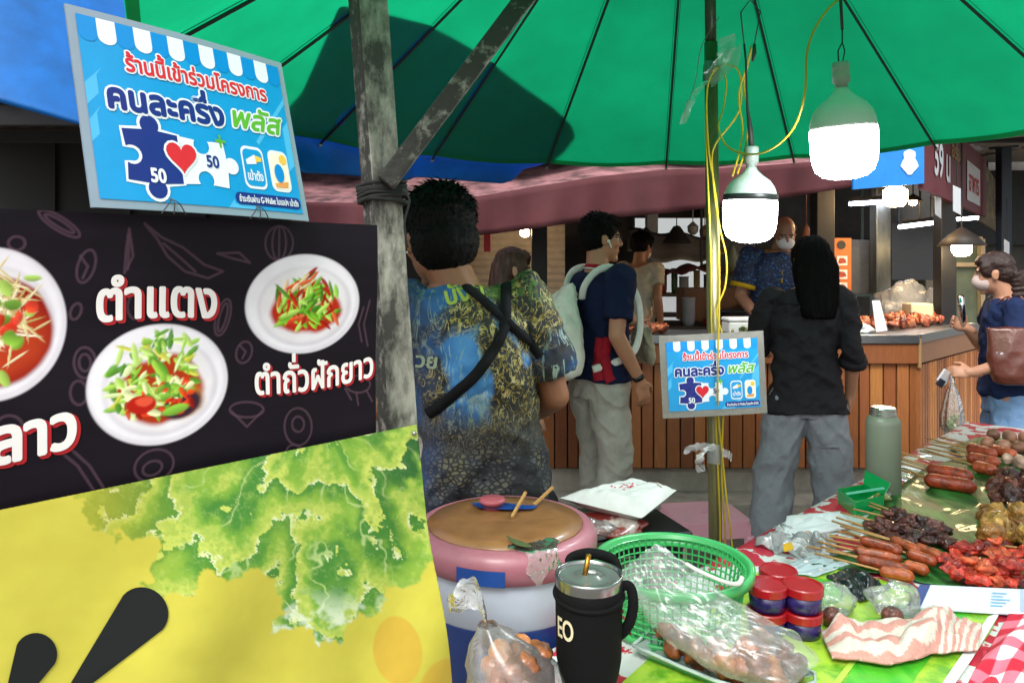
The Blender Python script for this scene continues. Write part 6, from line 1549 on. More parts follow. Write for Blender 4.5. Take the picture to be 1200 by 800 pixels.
# banana leaves
def leafsheet(label, px, h, seed, hi='#2f5a26'):
    pts = [T(x, y, h) for x, y in px]; c = sum(pts, Vector()) / len(pts); n = len(pts); mb = MB(); NR = 10; vs = [c]
    dense = []
    for i in range(n):
        for k in range(5): dense.append(pts[i].lerp(pts[(i + 1) % n], k / 5))
    N = len(dense)
    for j in range(1, NR + 1):
        for p in dense:
            q = c.lerp(p, j / NR); q.z += .004 * noise.noise(q * 9 + Vector((seed, 0, 0))) + .002 * noise.noise(q * 40); vs.append(q)
    fs = [(0, 1 + i, 1 + (i + 1) % N) for i in range(N)] + [(1 + (j - 1) * N + i, 1 + j * N + i, 1 + j * N + (i + 1) % N, 1 + (j - 1) * N + (i + 1) % N) for j in range(1, NR) for i in range(N)]
    mb.add(vs, fs); o = mb.build('banana_leaf', mat('leaf_wet', '#154516', .42, col2='#3d7d38', contrast=(.42, .64), scale=14, stretch=(2.2, .5, 1), bump=.3, bscale=50, coat=.06, spec=.32), smooth=True, solid=.0015); return tag(o, label, 'leaf')
leafsheet('wide wet banana leaf spread under the sausages and dark skewers', [(1010, 612), (1060, 565), (1090, 545), (1150, 530), (1230, 540), (1330, 570), (1330, 640), (1200, 640), (1060, 655), (1020, 640)], .764, 1)
leafsheet('banana leaf with a curled edge under the nearest sausages', [(950, 662), (985, 648), (1040, 640), (1130, 640), (1240, 650), (1240, 690), (1150, 690), (1085, 683), (1046, 672), (1000, 668)], .760, 2)
leafsheet('banana leaf under the round meatballs at the far end', [(1110, 524), (1150, 511), (1235, 520), (1320, 545), (1230, 552), (1150, 546)], .764, 3)
# ---- skewered food
saus = vmat('sausage_skin', .33, bump=.35, bscale=130, spec=.5, coat=.18, var=.28, scale=85); bamboo = mat('bamboo', '#b0854f', .6, var=.2, scale=60); meatm = vmat('glazed_meat', .28, bump=.7, bscale=150, spec=.5, coat=.3, var=.32, scale=110)
def chunk(mb, c, r, M, col, seed, k=.4, f=60, nu=12, nv=8):
    o = len(mb.v); mb.el(c, r, M, nu, nv, col)
    for i in range(o, len(mb.v)):
        v = Vector(mb.v[i]); d = noise.noise(v * f + Vector((seed * 3.1, 0, 0))) + .5 * noise.noise(v * f * 2.3 + Vector((0, seed, 0))); v = Vector(c) + (v - Vector(c)) * (1 + k * d); mb.v[i] = tuple(v); mb.c[i] = tuple(np.clip(np.array(col) * (1 + .9 * d), 0.004, 1))
def skewer(name, label, cat, group, kind, st, a, b2, r, cols, h=.775, seed=0, end=None):
    st, a, b2 = T(*st, h), T(*a, h), T(*b2, h)
    if kind != 'sausage': pass
    t = thing(name, label, cat, a.lerp(b2, .5) + Vector((0, 0, -r)), 0, group); d = (b2 - a).normalized(); L = (b2 - a).length; sd = Vector((d.y, -d.x, 0)); rr = random.Random(seed)
    mb = MB(); mb.tube([st, a + d * L * .2] if (st - a).length < (st - b2).length else [st, b2 - d * L * .2], .0027, 6); mb.build('stick', bamboo, t, smooth=True)
    mb = MB(); col = C3(rr.choice(cols))
    if kind == 'sausage':
        n = 16; pts = []; rad = []
        for i in range(n + 1):
            u = i / n; e = min(u, 1 - u) * L; q = min(1, e / r); pts.append(a + d * (u * L) + sd * (.10 * L * (u - .5) ** 2 * rr.choice((-1, 1)) if i < 0 else .12 * L * ((u - .5) ** 2)) + Vector((0, 0, .0))); rad.append(max(r * .22, r * math.sqrt(max(0, 1 - (1 - q) ** 2))) * (1 + .05 * noise.noise(Vector((u * 5, seed, 0)))))
        mb.tube(pts, rad, 14, True, col)
        mb.c = [tuple(np.clip(col * (1 + .55 * noise.noise(Vector(v) * 45 + Vector((seed, 0, 0))) - 1.1 * max(0, noise.noise(Vector(v) * 95 + Vector((seed, 0, 0))) - .12)), .004, 1)) for v in mb.v]; mb.build('sausage', saus, t, smooth=True, color=True)
    else:
        n = max(3, int(L / (r * 1.6)))
        for i in range(n):
            c = a + d * L * (i + .5) / n + sd * rr.uniform(-.3, .3) * r + Vector((0, 0, rr.uniform(-.2, .3) * r)); M = Euler((rr.uniform(-.4, .4), rr.uniform(-.4, .4), math.atan2(d.y, d.x) + rr.uniform(-.5, .5))).to_matrix(); chunk(mb, c, (L / n * .75, r * rr.uniform(.9, 1.25), r * rr.uniform(.6, .9)), M, C3(rr.choice(cols)), seed * 10 + i, .75, 75, 16, 11)
        mb.build('meat', meatm, t, smooth=True, color=True)
    return t
OR = ['#8e3a17', '#9a451d', '#a14a1e', '#7d3012']
g = 'thin sausages on sticks in the near heap'
for i, (st, a, b2, h) in enumerate([((962, 640), (1004, 654), (1066, 668), .777), ((958, 634), (1000, 645), (1058, 655), .782), ((972, 628), (1008, 632), (1058, 646), .800), ((985, 616), (1044, 632), (1079, 646), .790), ((975, 610), (1072, 640), (1106, 653), .782), ((968, 645), (1058, 661), (1089, 669), .777), ((990, 622), (1062, 648), (1098, 659), .785), ((955, 648), (1030, 668), (1072, 676), .775)]):
    skewer('sausage_skewer', 'short orange brown sausage on a bamboo stick in the near heap', 'sausage', g, 'sausage', st, a, b2, .0135, OR, h, i)
for i in range(7):
    x = 945 + i * 9; y = 640 - i * 4.5; o = MB().tube([T(x, y, .766 + .004 * (i % 3)), T(x + 52, y + 9 + i, .768 + .004 * (i % 3))], .0029, 6).build('bamboo_stick', bamboo, smooth=True); tag(o, 'bare bamboo stick end among the near sausages', 'stick', 'bamboo stick ends by the near sausages')
DK = ['#3d1712', '#4a1d17', '#2f110e', '#57251d', '#5e2f2a']
for i, (st, a, b2, h) in enumerate([((1012, 586), (1046, 598), (1112, 622), .785), ((1000, 596), (1036, 603), (1102, 628), .792), ((985, 600), (1026, 609), (1092, 637), .792), ((980, 606), (1018, 616), (1072, 641), .782), ((1005, 604), (1060, 622), (1116, 640), .780), ((1018, 592), (1050, 604), (1100, 618), .800)]):
    skewer('meat_skewer', 'dark glazed meat skewer in the heap beside the green tongs box', 'skewer', 'dark meat skewers', 'meat', st, a, b2, .017, DK, h, 40 + i)
RD = ['#a32312', '#b4301a', '#8d1a0c', '#b84a24', '#701608']
for i, (st, a, b2, h) in enumerate([((1215, 652), (1102, 655), (1182, 641), .785), ((1220, 662), (1108, 666), (1186, 657), .790), ((1222, 672), (1118, 675), (1190, 671), .782), ((1218, 645), (1120, 645), (1178, 636), .795), ((1225, 680), (1140, 681), (1205, 680), .780), ((1228, 664), (1150, 668), (1210, 663), .800), ((1230, 652), (1160, 652), (1214, 645), .795)]):
    skewer('chicken_skewer', 'bright red glazed chicken skewer lying at the right', 'skewer', 'red chicken skewers', 'meat', st, a, b2, .0165, RD, h, 60 + i)
skewer('big_sausage_skewer', 'upper of the two fat red sausages lying on the leaf', 'sausage', None, 'sausage', (1038, 533), (1086, 549), (1141, 559), .0225, ['#a13a1c'], .788, 80)
skewer('big_sausage_skewer', 'lower of the two fat red sausages lying on the leaf', 'sausage', None, 'sausage', (1040, 541), (1083, 561), (1145, 571), .0225, ['#973317'], .788, 81)
for i, (st, a, b2, h) in enumerate([((1085, 513), (1134, 524), (1168, 533), .80), ((1080, 523), (1133, 535), (1172, 543), .79), ((1082, 526), (1140, 545), (1168, 552), .788), ((1092, 518), (1160, 526), (1192, 534), .798)]):
    skewer('sausage_skewer', 'reddish sausage in the far heap behind the two fat sausages', 'sausage', 'sausages in the far heap', 'sausage', st, a, b2, .021, ['#a04022', '#b04d2a', '#8f3218'], h, 90 + i)
for i in range(5):
    o = MB().tube([T(1078 + i * 6, 528 - i * 4, .772 + .003 * (i % 2)), T(1136 + i * 4, 540 - i * 4, .774)], .0036, 6).build('bamboo_stick', bamboo, smooth=True); tag(o, 'bamboo stick end pointing left from the far sausages', 'stick', 'bamboo stick ends by the far sausages')
def piece(name, label, cat, group, c, r, cols, seed, mt=None, k=.35, f=40):
    mb = MB(); rr = random.Random(seed); chunk(mb, c, r, Euler((rr.uniform(0, 3), rr.uniform(0, 3), rr.uniform(0, 3))).to_matrix(), C3(rr.choice(cols)), seed, k, f, 18, 12); o = mb.build(name, mt or meatm, smooth=True, color=True); return tag(o, label, cat, group)
ball = vmat('meatball', .4, bump=.1, bscale=80, var=.08)
for i, (x, y, h) in enumerate([(1158, 519, .80), (1176, 522, .80), (1194, 524, .80), (1164, 509, .815), (1183, 511, .82), (1202, 512, .82), (1214, 526, .80), (1220, 516, .81)]):
    piece('meatball', 'smooth pinkish meatball in the heap at the far end of the table', 'meatball', 'meatballs at the far end', T(x, y, h - .012), (.026, .026, .024), ['#a3705a', '#b07c64', '#96634e'], 100 + i, ball, .06, 20)
for i, (x, y) in enumerate([(1181, 537), (1196, 541), (1210, 538)]): piece('pink_piece', 'pale pink piece beside the far sausages', 'food piece', 'pale pieces by the far sausages', T(x, y, .785), (.024, .02, .02), ['#c79c8a', '#d0ab98'], 120 + i, ball, .25)
for i in range(12):
    rr = random.Random(i); piece('dark_meat', 'dark sticky meat piece in the heap at the right edge', 'meat', 'dark sticky meat pieces', T(1172 + (i % 4) * 14 + rr.uniform(-4, 4), 556 + (i // 4) * 13 + rr.uniform(-3, 3), .785 + .02 * (i % 2)), (.036, .024, .02), ['#4a2018', '#5f2a1c', '#3a1712', '#6d3522'], 130 + i, None, .55, 60)
for i in range(13):
    rr = random.Random(i + 50); piece('fritter', 'golden battered fritter in the heap at the right edge', 'fritter', 'golden fritters', T(1160 + (i % 4) * 15 + rr.uniform(-4, 4), 604 + (i // 4) * 11 + rr.uniform(-3, 3), .782 + .017 * (i % 3)), (.034, .027, .024), ['#8f6022', '#9c6f2c', '#7d501d', '#a8803c'], 150 + i, None, .5, 55)
# ---- flask, tongs box, wrapped bits, papers
fk = T(1035, 580); flask = thing('vacuum_flask', 'sage green steel flask standing at the back edge of the table', 'flask', fk); sage = mat('flask_sage', '#727a68', .42, var=.05, coat=.1)
rF = 19.0 / F * fk.y
mb = MB(); mb.lathe([(rF * .93, .002), (rF, .008), (rF, .225), (rF * .97, .238), (rF * .82, .25), (rF * .74, .254)], fk, 40); mb.build('body', sage, flask, smooth=True)
mb = MB(); mb.lathe([(rF * .76, .254), (rF * .76, .262), (rF * .73, .264), (rF * .73, .275), (rF * .68, .279), (0, .279)], fk, 32); mb.build('neck_ring', mat('flask_steel', '#a8aaa6', .25, metal=.9, var=.05), flask, smooth=False)
gb = thing('tongs_box', 'bright green plastic box lying open behind the dark skewers', 'box', T(1008, 598)); GP = mat('green_plastic', '#06904a', .22, var=.1, coat=.4, spec=.6)
p = [T(982, 590, .752), T(1002, 606, .752), T(1036, 598, .752), T(1012, 584, .752)]; q = [v + Vector((0, 0, .045)) for v in p]; c = sum(q, Vector()) / 4
mb = MB(); mb.add(p + q, [(0, 1, 5, 4), (1, 2, 6, 5), (2, 3, 7, 6), (3, 0, 4, 7), (3, 2, 1, 0)]); mb.build('body', GP, gb, solid=.003, bevel=.003)
mb = MB(); mb.add([q[3], q[2], q[2] + Vector((.03, .02, .03)), q[3] + Vector((.02, .03, .035))], [(0, 1, 2, 3)]); mb.build('flap', GP, gb, solid=.003)
mb = MB(); mb.beam(q[0].lerp(q[1], .5) + Vector((0, 0, .004)), q[2] + Vector((0, 0, .022)), .012, .003); mb.build('tongs', mat('tong_mint', '#5fb79a', .3), gb)
wr = thing('wrapped_herbs', 'cling wrapped pale herbs leaning against the flask foot', 'food pack', T(1030, 583)); mb = MB(); 
for i in range(5): mb.rc(T(1018 + i * 2, 586 - i, .76 + .007 * i), .007, T(1043 - i * 2, 584 - i * 2, .772 + .006 * i), .005, 8, C3(['#8f9a52', '#c9c99a', '#b7b86a', '#dad8b5', '#7d8a44'][i]))
mb.build('herbs', vmat('greens', .6), wr, smooth=True, color=True)
crumple('plastic_film', 'ball of clear film over the herbs at the flask foot', T(1030, 584, .752), (.036, .03, .026), bagm, 12, 'film', 4)
def pxsheet(name, label, cat, px, h, m, amp=.012, seed=0, n=26, base=None, th=.0008):
    q = [T(x, y, h) for x, y in px]; mb = MB()
    def fn(u, v):
        p = (q[0] * (1 - u) + q[1] * u) * (1 - v) + (q[3] * (1 - u) + q[2] * u) * v; e = min(1, 6 * min(u, 1 - u)) * min(1, 6 * min(v, 1 - v)); p = p.copy()
        p.z += amp * abs(noise.noise(Vector((u * 3.2 + seed, v * 3.2, seed)))) * 1.6 * (.3 + .7 * e) + amp * .35 * noise.noise(Vector((u * 9, v * 9 + seed, 1))) ; p.z = max(p.z, h); p.x += amp * .6 * noise.noise(Vector((u * 4, v * 4, seed + 5))); return p
    mb.grid(fn, n, n); o = mb.build(name, m, smooth=True, solid=th); return tag(o, label, cat)
nap = mat('napkin_white', '#c9ced0', .7, var=.04, bump=.2, bscale=30)
pxsheet('paper_napkins', 'flat stack of white napkins left of the dark skewers', 'napkins', [(922, 606), (985, 600), (1000, 618), (915, 634)], .757, nap, .009, 2, th=.008)
pxsheet('plastic_film', 'crumpled clear film with a yellow tag at the back edge of the table', 'film', [(885, 640), (915, 615), (985, 636), (965, 662)], .757, milky, .035, 6, 40)
o = MB().poly([T(x, y, .792) for x, y in ((917, 637), (928, 635), (930, 643), (919, 646))], thick=.001, nrm=(0, 0, 1)).build('yellow_tag', mat('tag_yellow', '#c79a14', .5), fixn=True); tag(o, 'tiny yellow tag on the crumpled clear film', 'tag'); 
pxsheet('foil_tray', 'pale blue grey plastic lid lying under the film behind the sauce cups', 'lid', [(905, 668), (950, 650), (1000, 660), (955, 676)], .759, mat('lid_blue', '#a9b9c0', .25, var=.1, coat=.5), .008, 9, th=.002)
pxsheet('black_bag', 'flattened black plastic bag between sauce cups and sausages', 'bag', [(968, 676), (1000, 664), (1040, 690), (1008, 706)], .760, mat('bin_black', '#16181a', .3, var=.2, bump=.3, bscale=40, coat=.3), .018, 11, 34)
for (x, y, sx, label, bl) in ((1046, 722, .05, 'clear film bag round a dark meatball on the lime mat', 'dark meatball inside the clear film on the lime mat'), (974, 722, .04, 'clear film bag beside the sauce cups', 'dark meatball half hidden behind the sauce cups')):
    piece('meatball', bl, 'meatball', None, T(x, y, .775), (.021, .02, .018), ['#4f2418'], x, None, .2); crumple('plastic_film', label, T(x + 2, y - 6, .7585), (sx, sx * .8, .032), bagm, x, 'film', 4)
# ---- sauce cups, card, knitted cloth
rc_ = thing('sauce_cup', '', 'sauce cup', (0, 0, 0), 0, 'purple sauce cups with red lids', local=True)
pur = mat('sauce_purple', '#1c1244', .25, col2='#2f2264', contrast=(.4, .65), scale=40, coat=.4); lidr = mat('lid_red', '#96101a', .3, var=.08, coat=.3)
mb = MB(); mb.lathe([(.031, 0), (.0335, .002), (.0355, .036), (0, .036)], n=36); mb.build('cup', pur, rc_, smooth=True)
mb = MB(); mb.lathe([(.0365, .031), (.0385, .032), (.0385, .046), (.037, .0485), (.034, .0485), (.0335, .0465), (0, .0465)], n=36); mb.build('lid', lidr, rc_, smooth=False)
L_ = [((898, 741), 0, 'purple sauce cup with red lid, bottom of the left stack'), ((940, 742), 0, 'purple sauce cup with red lid, bottom of the right stack'), ((911, 722), 0, 'purple sauce cup with red lid, lowest of the rear stack')]
for i, (px, lv, lab) in enumerate(L_):
    c = T(*px, .7575)
    o = rc_ if i == 0 else dup(rc_, label=lab); o['label'] = lab; o.location = c; o.rotation_euler.z = i
    up2 = dup(rc_, c + Vector((.002, .001, .049)), label=['purple sauce cup with red lid on top of the left stack', 'purple sauce cup with red lid on top of the right stack', 'purple sauce cup with red lid on top behind the two front stacks'][i]); up2.rotation_euler.z = 1 + i
pc = thing('payment_card', 'white plastic card with a blue end propped at the right of the mat', 'card', T(1130, 705, .77)); q = [T(1062, 710, .766), T(1210, 719, .766), T(1208, 690, .775), T(1078, 684, .775)]
MB().poly(q, thick=.006, nrm=(0, -.1, 1)).build('card', mat('card_white', '#cfd6e2', .25, var=.04, coat=.4), pc, bevel=.002, fixn=True)
up_ = Vector((0, -.0003, .0012)); cq = lambda u, v: (q[0] * (1 - u) + q[1] * u) * (1 - v) + (q[3] * (1 - u) + q[2] * u) * v + up_
MB().poly([cq(.005, .03), cq(.115, .03), cq(.10, .97), cq(.005, .97)]).build('blue_end', mat('card_blue', '#21407f', .3, var=.15), pc)
b = MB()
for k in range(5): b.poly([cq(.66, .2 + k * .13), cq(.66 + .1 + .03 * (k % 3), .2 + k * .13), cq(.66 + .1 + .03 * (k % 3), .25 + k * .13), cq(.66, .25 + k * .13)])
b.build('printed_lines', mat('card_cyan', '#7fb2d6', .3), pc)
b = MB(); b.poly([cq(.905, .05), cq(.995, .05), cq(.995, .95), cq(.905, .95)]); b.build('printed_band', mat('card_band', '#a9b7de', .3), pc)
kq = [T(962, 744, .760), T(1010, 735, .760), T(1100, 728, .760), T(1150, 736, .760)]; kb = [T(975, 775, .760), T(1045, 784, .760), T(1100, 770, .760), T(1146, 766, .760)]
def kpt(tab, u):
    x = u * (len(tab) - 1); i = min(int(x), len(tab) - 2); return tab[i].lerp(tab[i + 1], x - i)
def kfn(u, v):
    p = kpt(kq, u).lerp(kpt(kb, u), v); p = p.copy(); e = min(1, 8 * min(u, 1 - u)) * min(1, 5 * min(v, 1 - v)); p.z += .008 + e * (.012 + .02 * abs(noise.noise(Vector((u * 5, v * 2, 3)))) + .024 * max(0, math.sin(u * 11 + v * 2)) * (v < 1) + .010 * noise.noise(Vector((u * 14, v * 5, 1)))); p.y += .006 * noise.noise(Vector((u * 9, v * 3, 8))); return p
def kcol(u, v):
    w = (v * 3.2 + .28 * abs(((u * 6) % 1) - .5) * 2) if u < .64 else (u * 16 + v * .9)
    return C3('#d39b90') if (w % 1) < .48 else C3('#d8d2c6')
mb = MB(); mb.grid(kfn, 120, 50, kcol); o = mb.build('knitted_cloth', vmat('knit', .9, bump=.7, bscale=500, spec=.1, var=.1, scale=200), smooth=True, color=True, solid=.006); tag(o, 'folded pink and cream zigzag knitted cloth on the lime mat', 'cloth')
# ---- tray with the bag of fried pieces
tq = [T(742, 757, .775), T(872, 808, .775), T(955, 790, .775), T(800, 725, .775)]
tr_ = thing('food_tray', 'clear plastic tray on a green basket base under the fried pieces', 'tray', sum(tq, Vector()) / 4); c = sum(tq, Vector()) / 4
inn = [c.lerp(p, .9) - Vector((0, 0, .012)) for p in tq]; mb = MB(); mb.add(tq + inn, [(0, 1, 5, 4), (1, 2, 6, 5), (2, 3, 7, 6), (3, 0, 4, 7), (4, 5, 6, 7)]); mb.build('tray', mat('tray_grey', '#8fa29a', .2, var=.06, coat=.5), tr_, solid=.002, bevel=.002)
mb = MB(); lp = [p + Vector((0, 0, .002)) for p in tq + tq[:1]]; mb.tube(smooth_path(lp, 4), .0035, 8); mb.build('rim', mat('tray_rim', '#9fb3ac', .2, coat=.5), tr_, smooth=True)
GBK = mat('basket_green', '#3aa35a', .35, var=.08, coat=.25, spec=.5)
mb = MB(); low = [c.lerp(p, .82) for p in tq]
for i in range(4):
    for k in range(9): a = low[i].lerp(low[(i + 1) % 4], k / 9); mb.beam(a + Vector((0, 0, -.006)), Vector((a.x, a.y, .7575)), .004, .004)
    for hh in (.7595, .764): mb.beam(Vector((low[i].x, low[i].y, hh)), Vector((low[(i + 1) % 4].x, low[(i + 1) % 4].y, hh)), .004, .004)
mb.build('basket_base', GBK, tr_)
lin_ = pxsheet('liner_sheet', 'lime green liner sheet in the clear tray under the fried pieces', 'liner', [(768, 745), (868, 790), (925, 780), (805, 728)], .768, mat('mat_green', '#8fb81c'), .008, 3)
FR = ['#7a3f1a', '#8a4c20', '#652f12', '#925a2a', '#552810']; friedm = vmat('fried', .35, bump=.4, bscale=100, coat=.25, var=.2, scale=60)
for i, (x, y, h, r) in enumerate([(782, 738, .80, .02), (800, 752, .795, .022), (816, 764, .79, .022), (790, 757, .785, .018), (832, 772, .79, .02), (850, 780, .79, .02), (873, 764, .80, .024), (893, 756, .806, .024), (912, 768, .80, .024), (888, 784, .795, .024), (908, 792, .79, .022), (930, 782, .79, .02), (868, 786, .785, .02), (842, 758, .785, .018)]):
    piece('fried_piece', 'fried brown meat piece inside the long clear bag', 'fried piece', 'fried pieces in the long clear bag', T(x, y, h), (r * 1.25, r, r * .85), FR, 200 + i, friedm, .45, 48)
def pillow(name, label, ctr, wid, thick, m, seed=0, nu=44, nv=26, tuck=None, amp=.012, cat='bag'):
    """a bag: centre line points, half-width vector at each, swollen between two crumpled faces"""
    mb = MB(); N = len(ctr) - 1
    for sgn in (1, -1):
        def fn(u, v, sgn=sgn):
            x = u * N; i = min(int(x), N - 1); f = x - i; c = ctr[i].lerp(ctr[i + 1], f); w = wid[i].lerp(wid[i + 1], f); th = thick[i] * (1 - f) + thick[i + 1] * f; q = 2 * v - 1
            d = (ctr[i + 1] - ctr[i]).normalized(); n = w.normalized().cross(d).normalized(); n = -n if n.z < 0 else n; b = (max(0, 1 - q * q)) ** .6
            p = c + w * q + n * sgn * th * b; k = amp * (abs(noise.noise(Vector((u * 7 + seed, q * 3, sgn)))) * 1.5 - .35) + amp * .5 * noise.noise(Vector((u * 12, q * 5, seed + sgn)))
            return p + n * k * b * sgn + w.normalized() * k * .4
        mb.grid(fn, nu, nv)
    o = mb.build(name, m, smooth=True); return tag(o, label, cat)
bagc = film('bag_clear', .26, (.9, .92, .93, 1), .26, .15, 12)
ctr = [P(745, 655, 1.40), P(775, 683, 1.36), P(815, 722, 1.31), P(862, 752, 1.27), P(905, 772, 1.245), P(938, 796, 1.22)]
wv = Vector((.62, .25, .35)).normalized()
pillow('plastic_bag', 'long clear bag of fried pieces leaning across the clear tray', ctr, [wv * .052, wv * .062, wv * .068, wv * .068, wv * .062, wv * .05], [.006, .018, .032, .04, .038, .015], bagc, 5, amp=.013)
# ---- lattice basket
bk = thing('plastic_basket', 'round green lattice basket with a white handle behind the black tumbler', 'basket', T(788, 725)); bc = Vector((P(788, 0, 1.5).x, 1.5, 0)); BR, BB, B0, B1 = .152, .125, .757, .885
mb = MB(); n = 60; lv = 8; vs = []; 
for j in range(lv + 1):
    for i in range(n): t = j / lv; a = 2 * math.pi * i / n; r_ = BB + (BR - .01 - BB) * t; vs.append(bc + Vector((r_ * math.cos(a), r_ * math.sin(a), B0 + .01 + (B1 - .02 - B0) * t)))
mb.add(vs, [(j * n + i, j * n + (i + 1) % n, (j + 1) * n + (i + 1) % n, (j + 1) * n + i) for j in range(lv) for i in range(n)])
w_ = mb.build('lattice', GBK, bk); md = w_.modifiers.new('w', 'WIREFRAME'); md.thickness = .0055; md.use_even_offset = False
mb = MB(); vs = []; n2 = 24
mb.grid(lambda u, v: bc + Vector(((u - .5) * BB * 1.4, (v - .5) * BB * 1.4, B0 + .004)), 16, 16); w2 = mb.build('floor_lattice', GBK, bk); md = w2.modifiers.new('w', 'WIREFRAME'); md.thickness = .004
mb = MB(); mb.lathe([(BB * .98, B0), (BB + .004, B0), (BB + .006, B0 + .012), (BB - .002, B0 + .012)], bc, 60, caps=False); mb.build('foot_ring', GBK, bk, smooth=True, solid=.002)
mb = MB(); mb.lathe([(BR - .014, B1 - .022), (BR - .004, B1 - .018), (BR - .006, B1 - .004), (BR + .002, B1), (BR + .008, B1 - .003), (BR + .007, B1 - .02), (BR + .003, B1 - .021), (BR - .004, B1 - .012)], bc, 72, caps=False); mb.build('rim', GBK, bk, smooth=True)
mb = MB(); mb.tube(smooth_path([P(804, 660, 1.36), P(818, 668, 1.345), P(845, 680, 1.345), P(864, 684, 1.36), P(870, 676, 1.39)], 6), .005, 8, flat=.6); mb.build('handle', mat('handle_white', '#b9bcb4', .4, var=.06), bk, smooth=True)
# ---- black tumbler in its sleeve
tu = thing('tumbler', 'tall black sleeved tumbler with steel rim and golden straw', 'tumbler', Vector((P(690, 0, 1.12).x, 1.12, .752))); tc_ = Vector((P(690, 0, 1.12).x, 1.12, 0)); neo = mat('neoprene', '#090a0b', .8, var=.2, bump=.15, bscale=250, spec=.15)
mb = MB(); mb.lathe([(.036, .754), (.0385, .758), (.0405, .83), (.0425, .852), (.0475, .868), (.0515, .89), (.0535, .985), (.0535, .998), (.0515, 1.0), (.050, .99)], tc_, 44); mb.v = [(tc_.x + (x - tc_.x) * .95, tc_.y + (y - tc_.y) * .95, z) for x, y, z in mb.v]; mb.build('sleeve', neo, tu, smooth=True)
stl = mat('tumbler_steel', '#9a9c9a', .22, metal=.95, var=.05)
mb = MB(); mb.lathe([(.0495, .985), (.0505, 1.004), (.0512, 1.012), (.0505, 1.016), (.048, 1.015), (.0475, 1.006)], tc_, 44, caps=False); mb.build('steel_rim', stl, tu, smooth=True)
mb = MB(); mb.lathe([(.0478, 1.004), (.0478, 1.010), (.044, 1.0115), (.041, 1.0095), (.018, 1.0095), (.014, 1.0125), (0, 1.0125)], tc_, 40); mb.build('lid', mat('lid_smoke', '#5b615e', .22, var=.1, coat=.6), tu, smooth=True)
mb = MB(); mb.tube([P(684, 681, 1.12), P(690, 649, 1.125)], .0042, 10); mb.build('straw', mat('gold_straw', '#a3742c', .25, metal=.9, var=.05), tu, smooth=True)
ht_ = [P(722, 690, 1.115), P(737, 686, 1.115), P(742, 705, 1.11), P(738, 728, 1.11), P(728, 742, 1.115), P(722, 742, 1.115)]
mb = MB(); mb.tube(smooth_path(ht_, 6), .008, 10, flat=.45, upv=(0, 1, 0)); mb.build('handle', neo, tu, smooth=True)
mb = MB(); mb.tube([tc_ + Vector((.0512 * math.cos(a), .0512 * math.sin(a), .985 + .006 * math.sin(a))) for a in [2 * math.pi * i / 40 for i in range(41)]], .0035, 8); mb.build('band', neo, tu, smooth=True)
mb = MB(); mb.tube(smooth_path([P(672, 668, 1.17), P(668, 655, 1.18), P(690, 648, 1.185), P(718, 655, 1.175), P(724, 672, 1.165)], 6), .009, 8, flat=.5); mb.build('carry_strap', neo, tu, smooth=True)
def fr_tu(u, v, l):
    a = -math.pi / 2 + u / .0505; q = .0487 + (v - .89) * .02; return tc_ + Vector(((q + l + .0008) * math.cos(a), (q + l + .0008) * math.sin(a), v))
lettering('lettering', fr_tu, 'EO', -.043, .944, .030, .023, mat('cream_ink', '#c9bfa0', .5, var=.05), tu, .0016, .0007)
# ---- bag of brown pieces at the front
for i, (x, y, z) in enumerate([(580, 785, 1.11), (592, 768, 1.12), (612, 763, 1.12), (629, 776, 1.11), (635, 792, 1.11), (605, 790, 1.085), (587, 800, 1.09), (623, 800, 1.085), (616, 780, 1.09), (632, 768, 1.12), (600, 775, 1.14), (584, 795, 1.13)]):
    piece('fried_piece', 'brown fried piece in the knotted bag beside the tumbler', 'fried piece', 'fried pieces in the knotted bag', P(x, y, z), (.023, .02, .018), ['#7d4a2a', '#6b3a20', '#8f5c36', '#5f3119', '#84502c'], 230 + i, friedm, .4, 45)
mb = MB(); kc = Vector((P(607, 0, 1.11).x, 1.11, 0)); prof = [(.0, .753), (.05, .757), (.068, .785), (.075, .825), (.072, .865), (.06, .895), (.038, .92), (.020, .935), (.015, .943)]
mb.lathe(prof, kc, 48, caps=False)
kb_o = thing('knotted_bag', 'knotted clear bag of fried pieces at the foot of the banner', 'bag', kc + Vector((0, 0, .752)))
for i, v in enumerate(mb.v):
    a = math.atan2(v[1] - kc.y, v[0] - kc.x); q = 1 + .10 * math.sin(a * 5 + v[2] * 30) * min(1, (v[2] - .75) * 12) + .07 * noise.noise(Vector(v) * 35); sx = (v[2] - .86) * -.55 if v[2] > .86 else 0; mb.v[i] = (kc.x + (v[0] - kc.x) * q * 1.0 + sx, kc.y + (v[1] - kc.y) * q, v[2])
mb.build('film', bagc, kb_o, smooth=True)
top_ = kc + Vector((-.045, 0, .935)); mb = MB()
tips = [top_, P(560, 700, 1.10), P(543, 700, 1.10), P(526, 709, 1.11)]; pts = smooth_path(tips, 8); vs = []
for i, p in enumerate(pts): w_ = .008 + .020 * math.sin(min(1, i / len(pts) * 1.15) * 2.6) + .003 * math.sin(i * .8); vs += [p + Vector((0, .004 * math.sin(i * .5), w_)), p + Vector((0, -.010 * math.sin(i * .35 + .6), 0)), p + Vector((0, .004, -w_ * .8))]
mb.add(vs, [(3 * i + k, 3 * i + k + 1, 3 * i + 4 + k, 3 * i + 3 + k) for i in range(len(pts) - 1) for k in (0, 1)]); mb.build('tied_end', milky, kb_o, smooth=True)
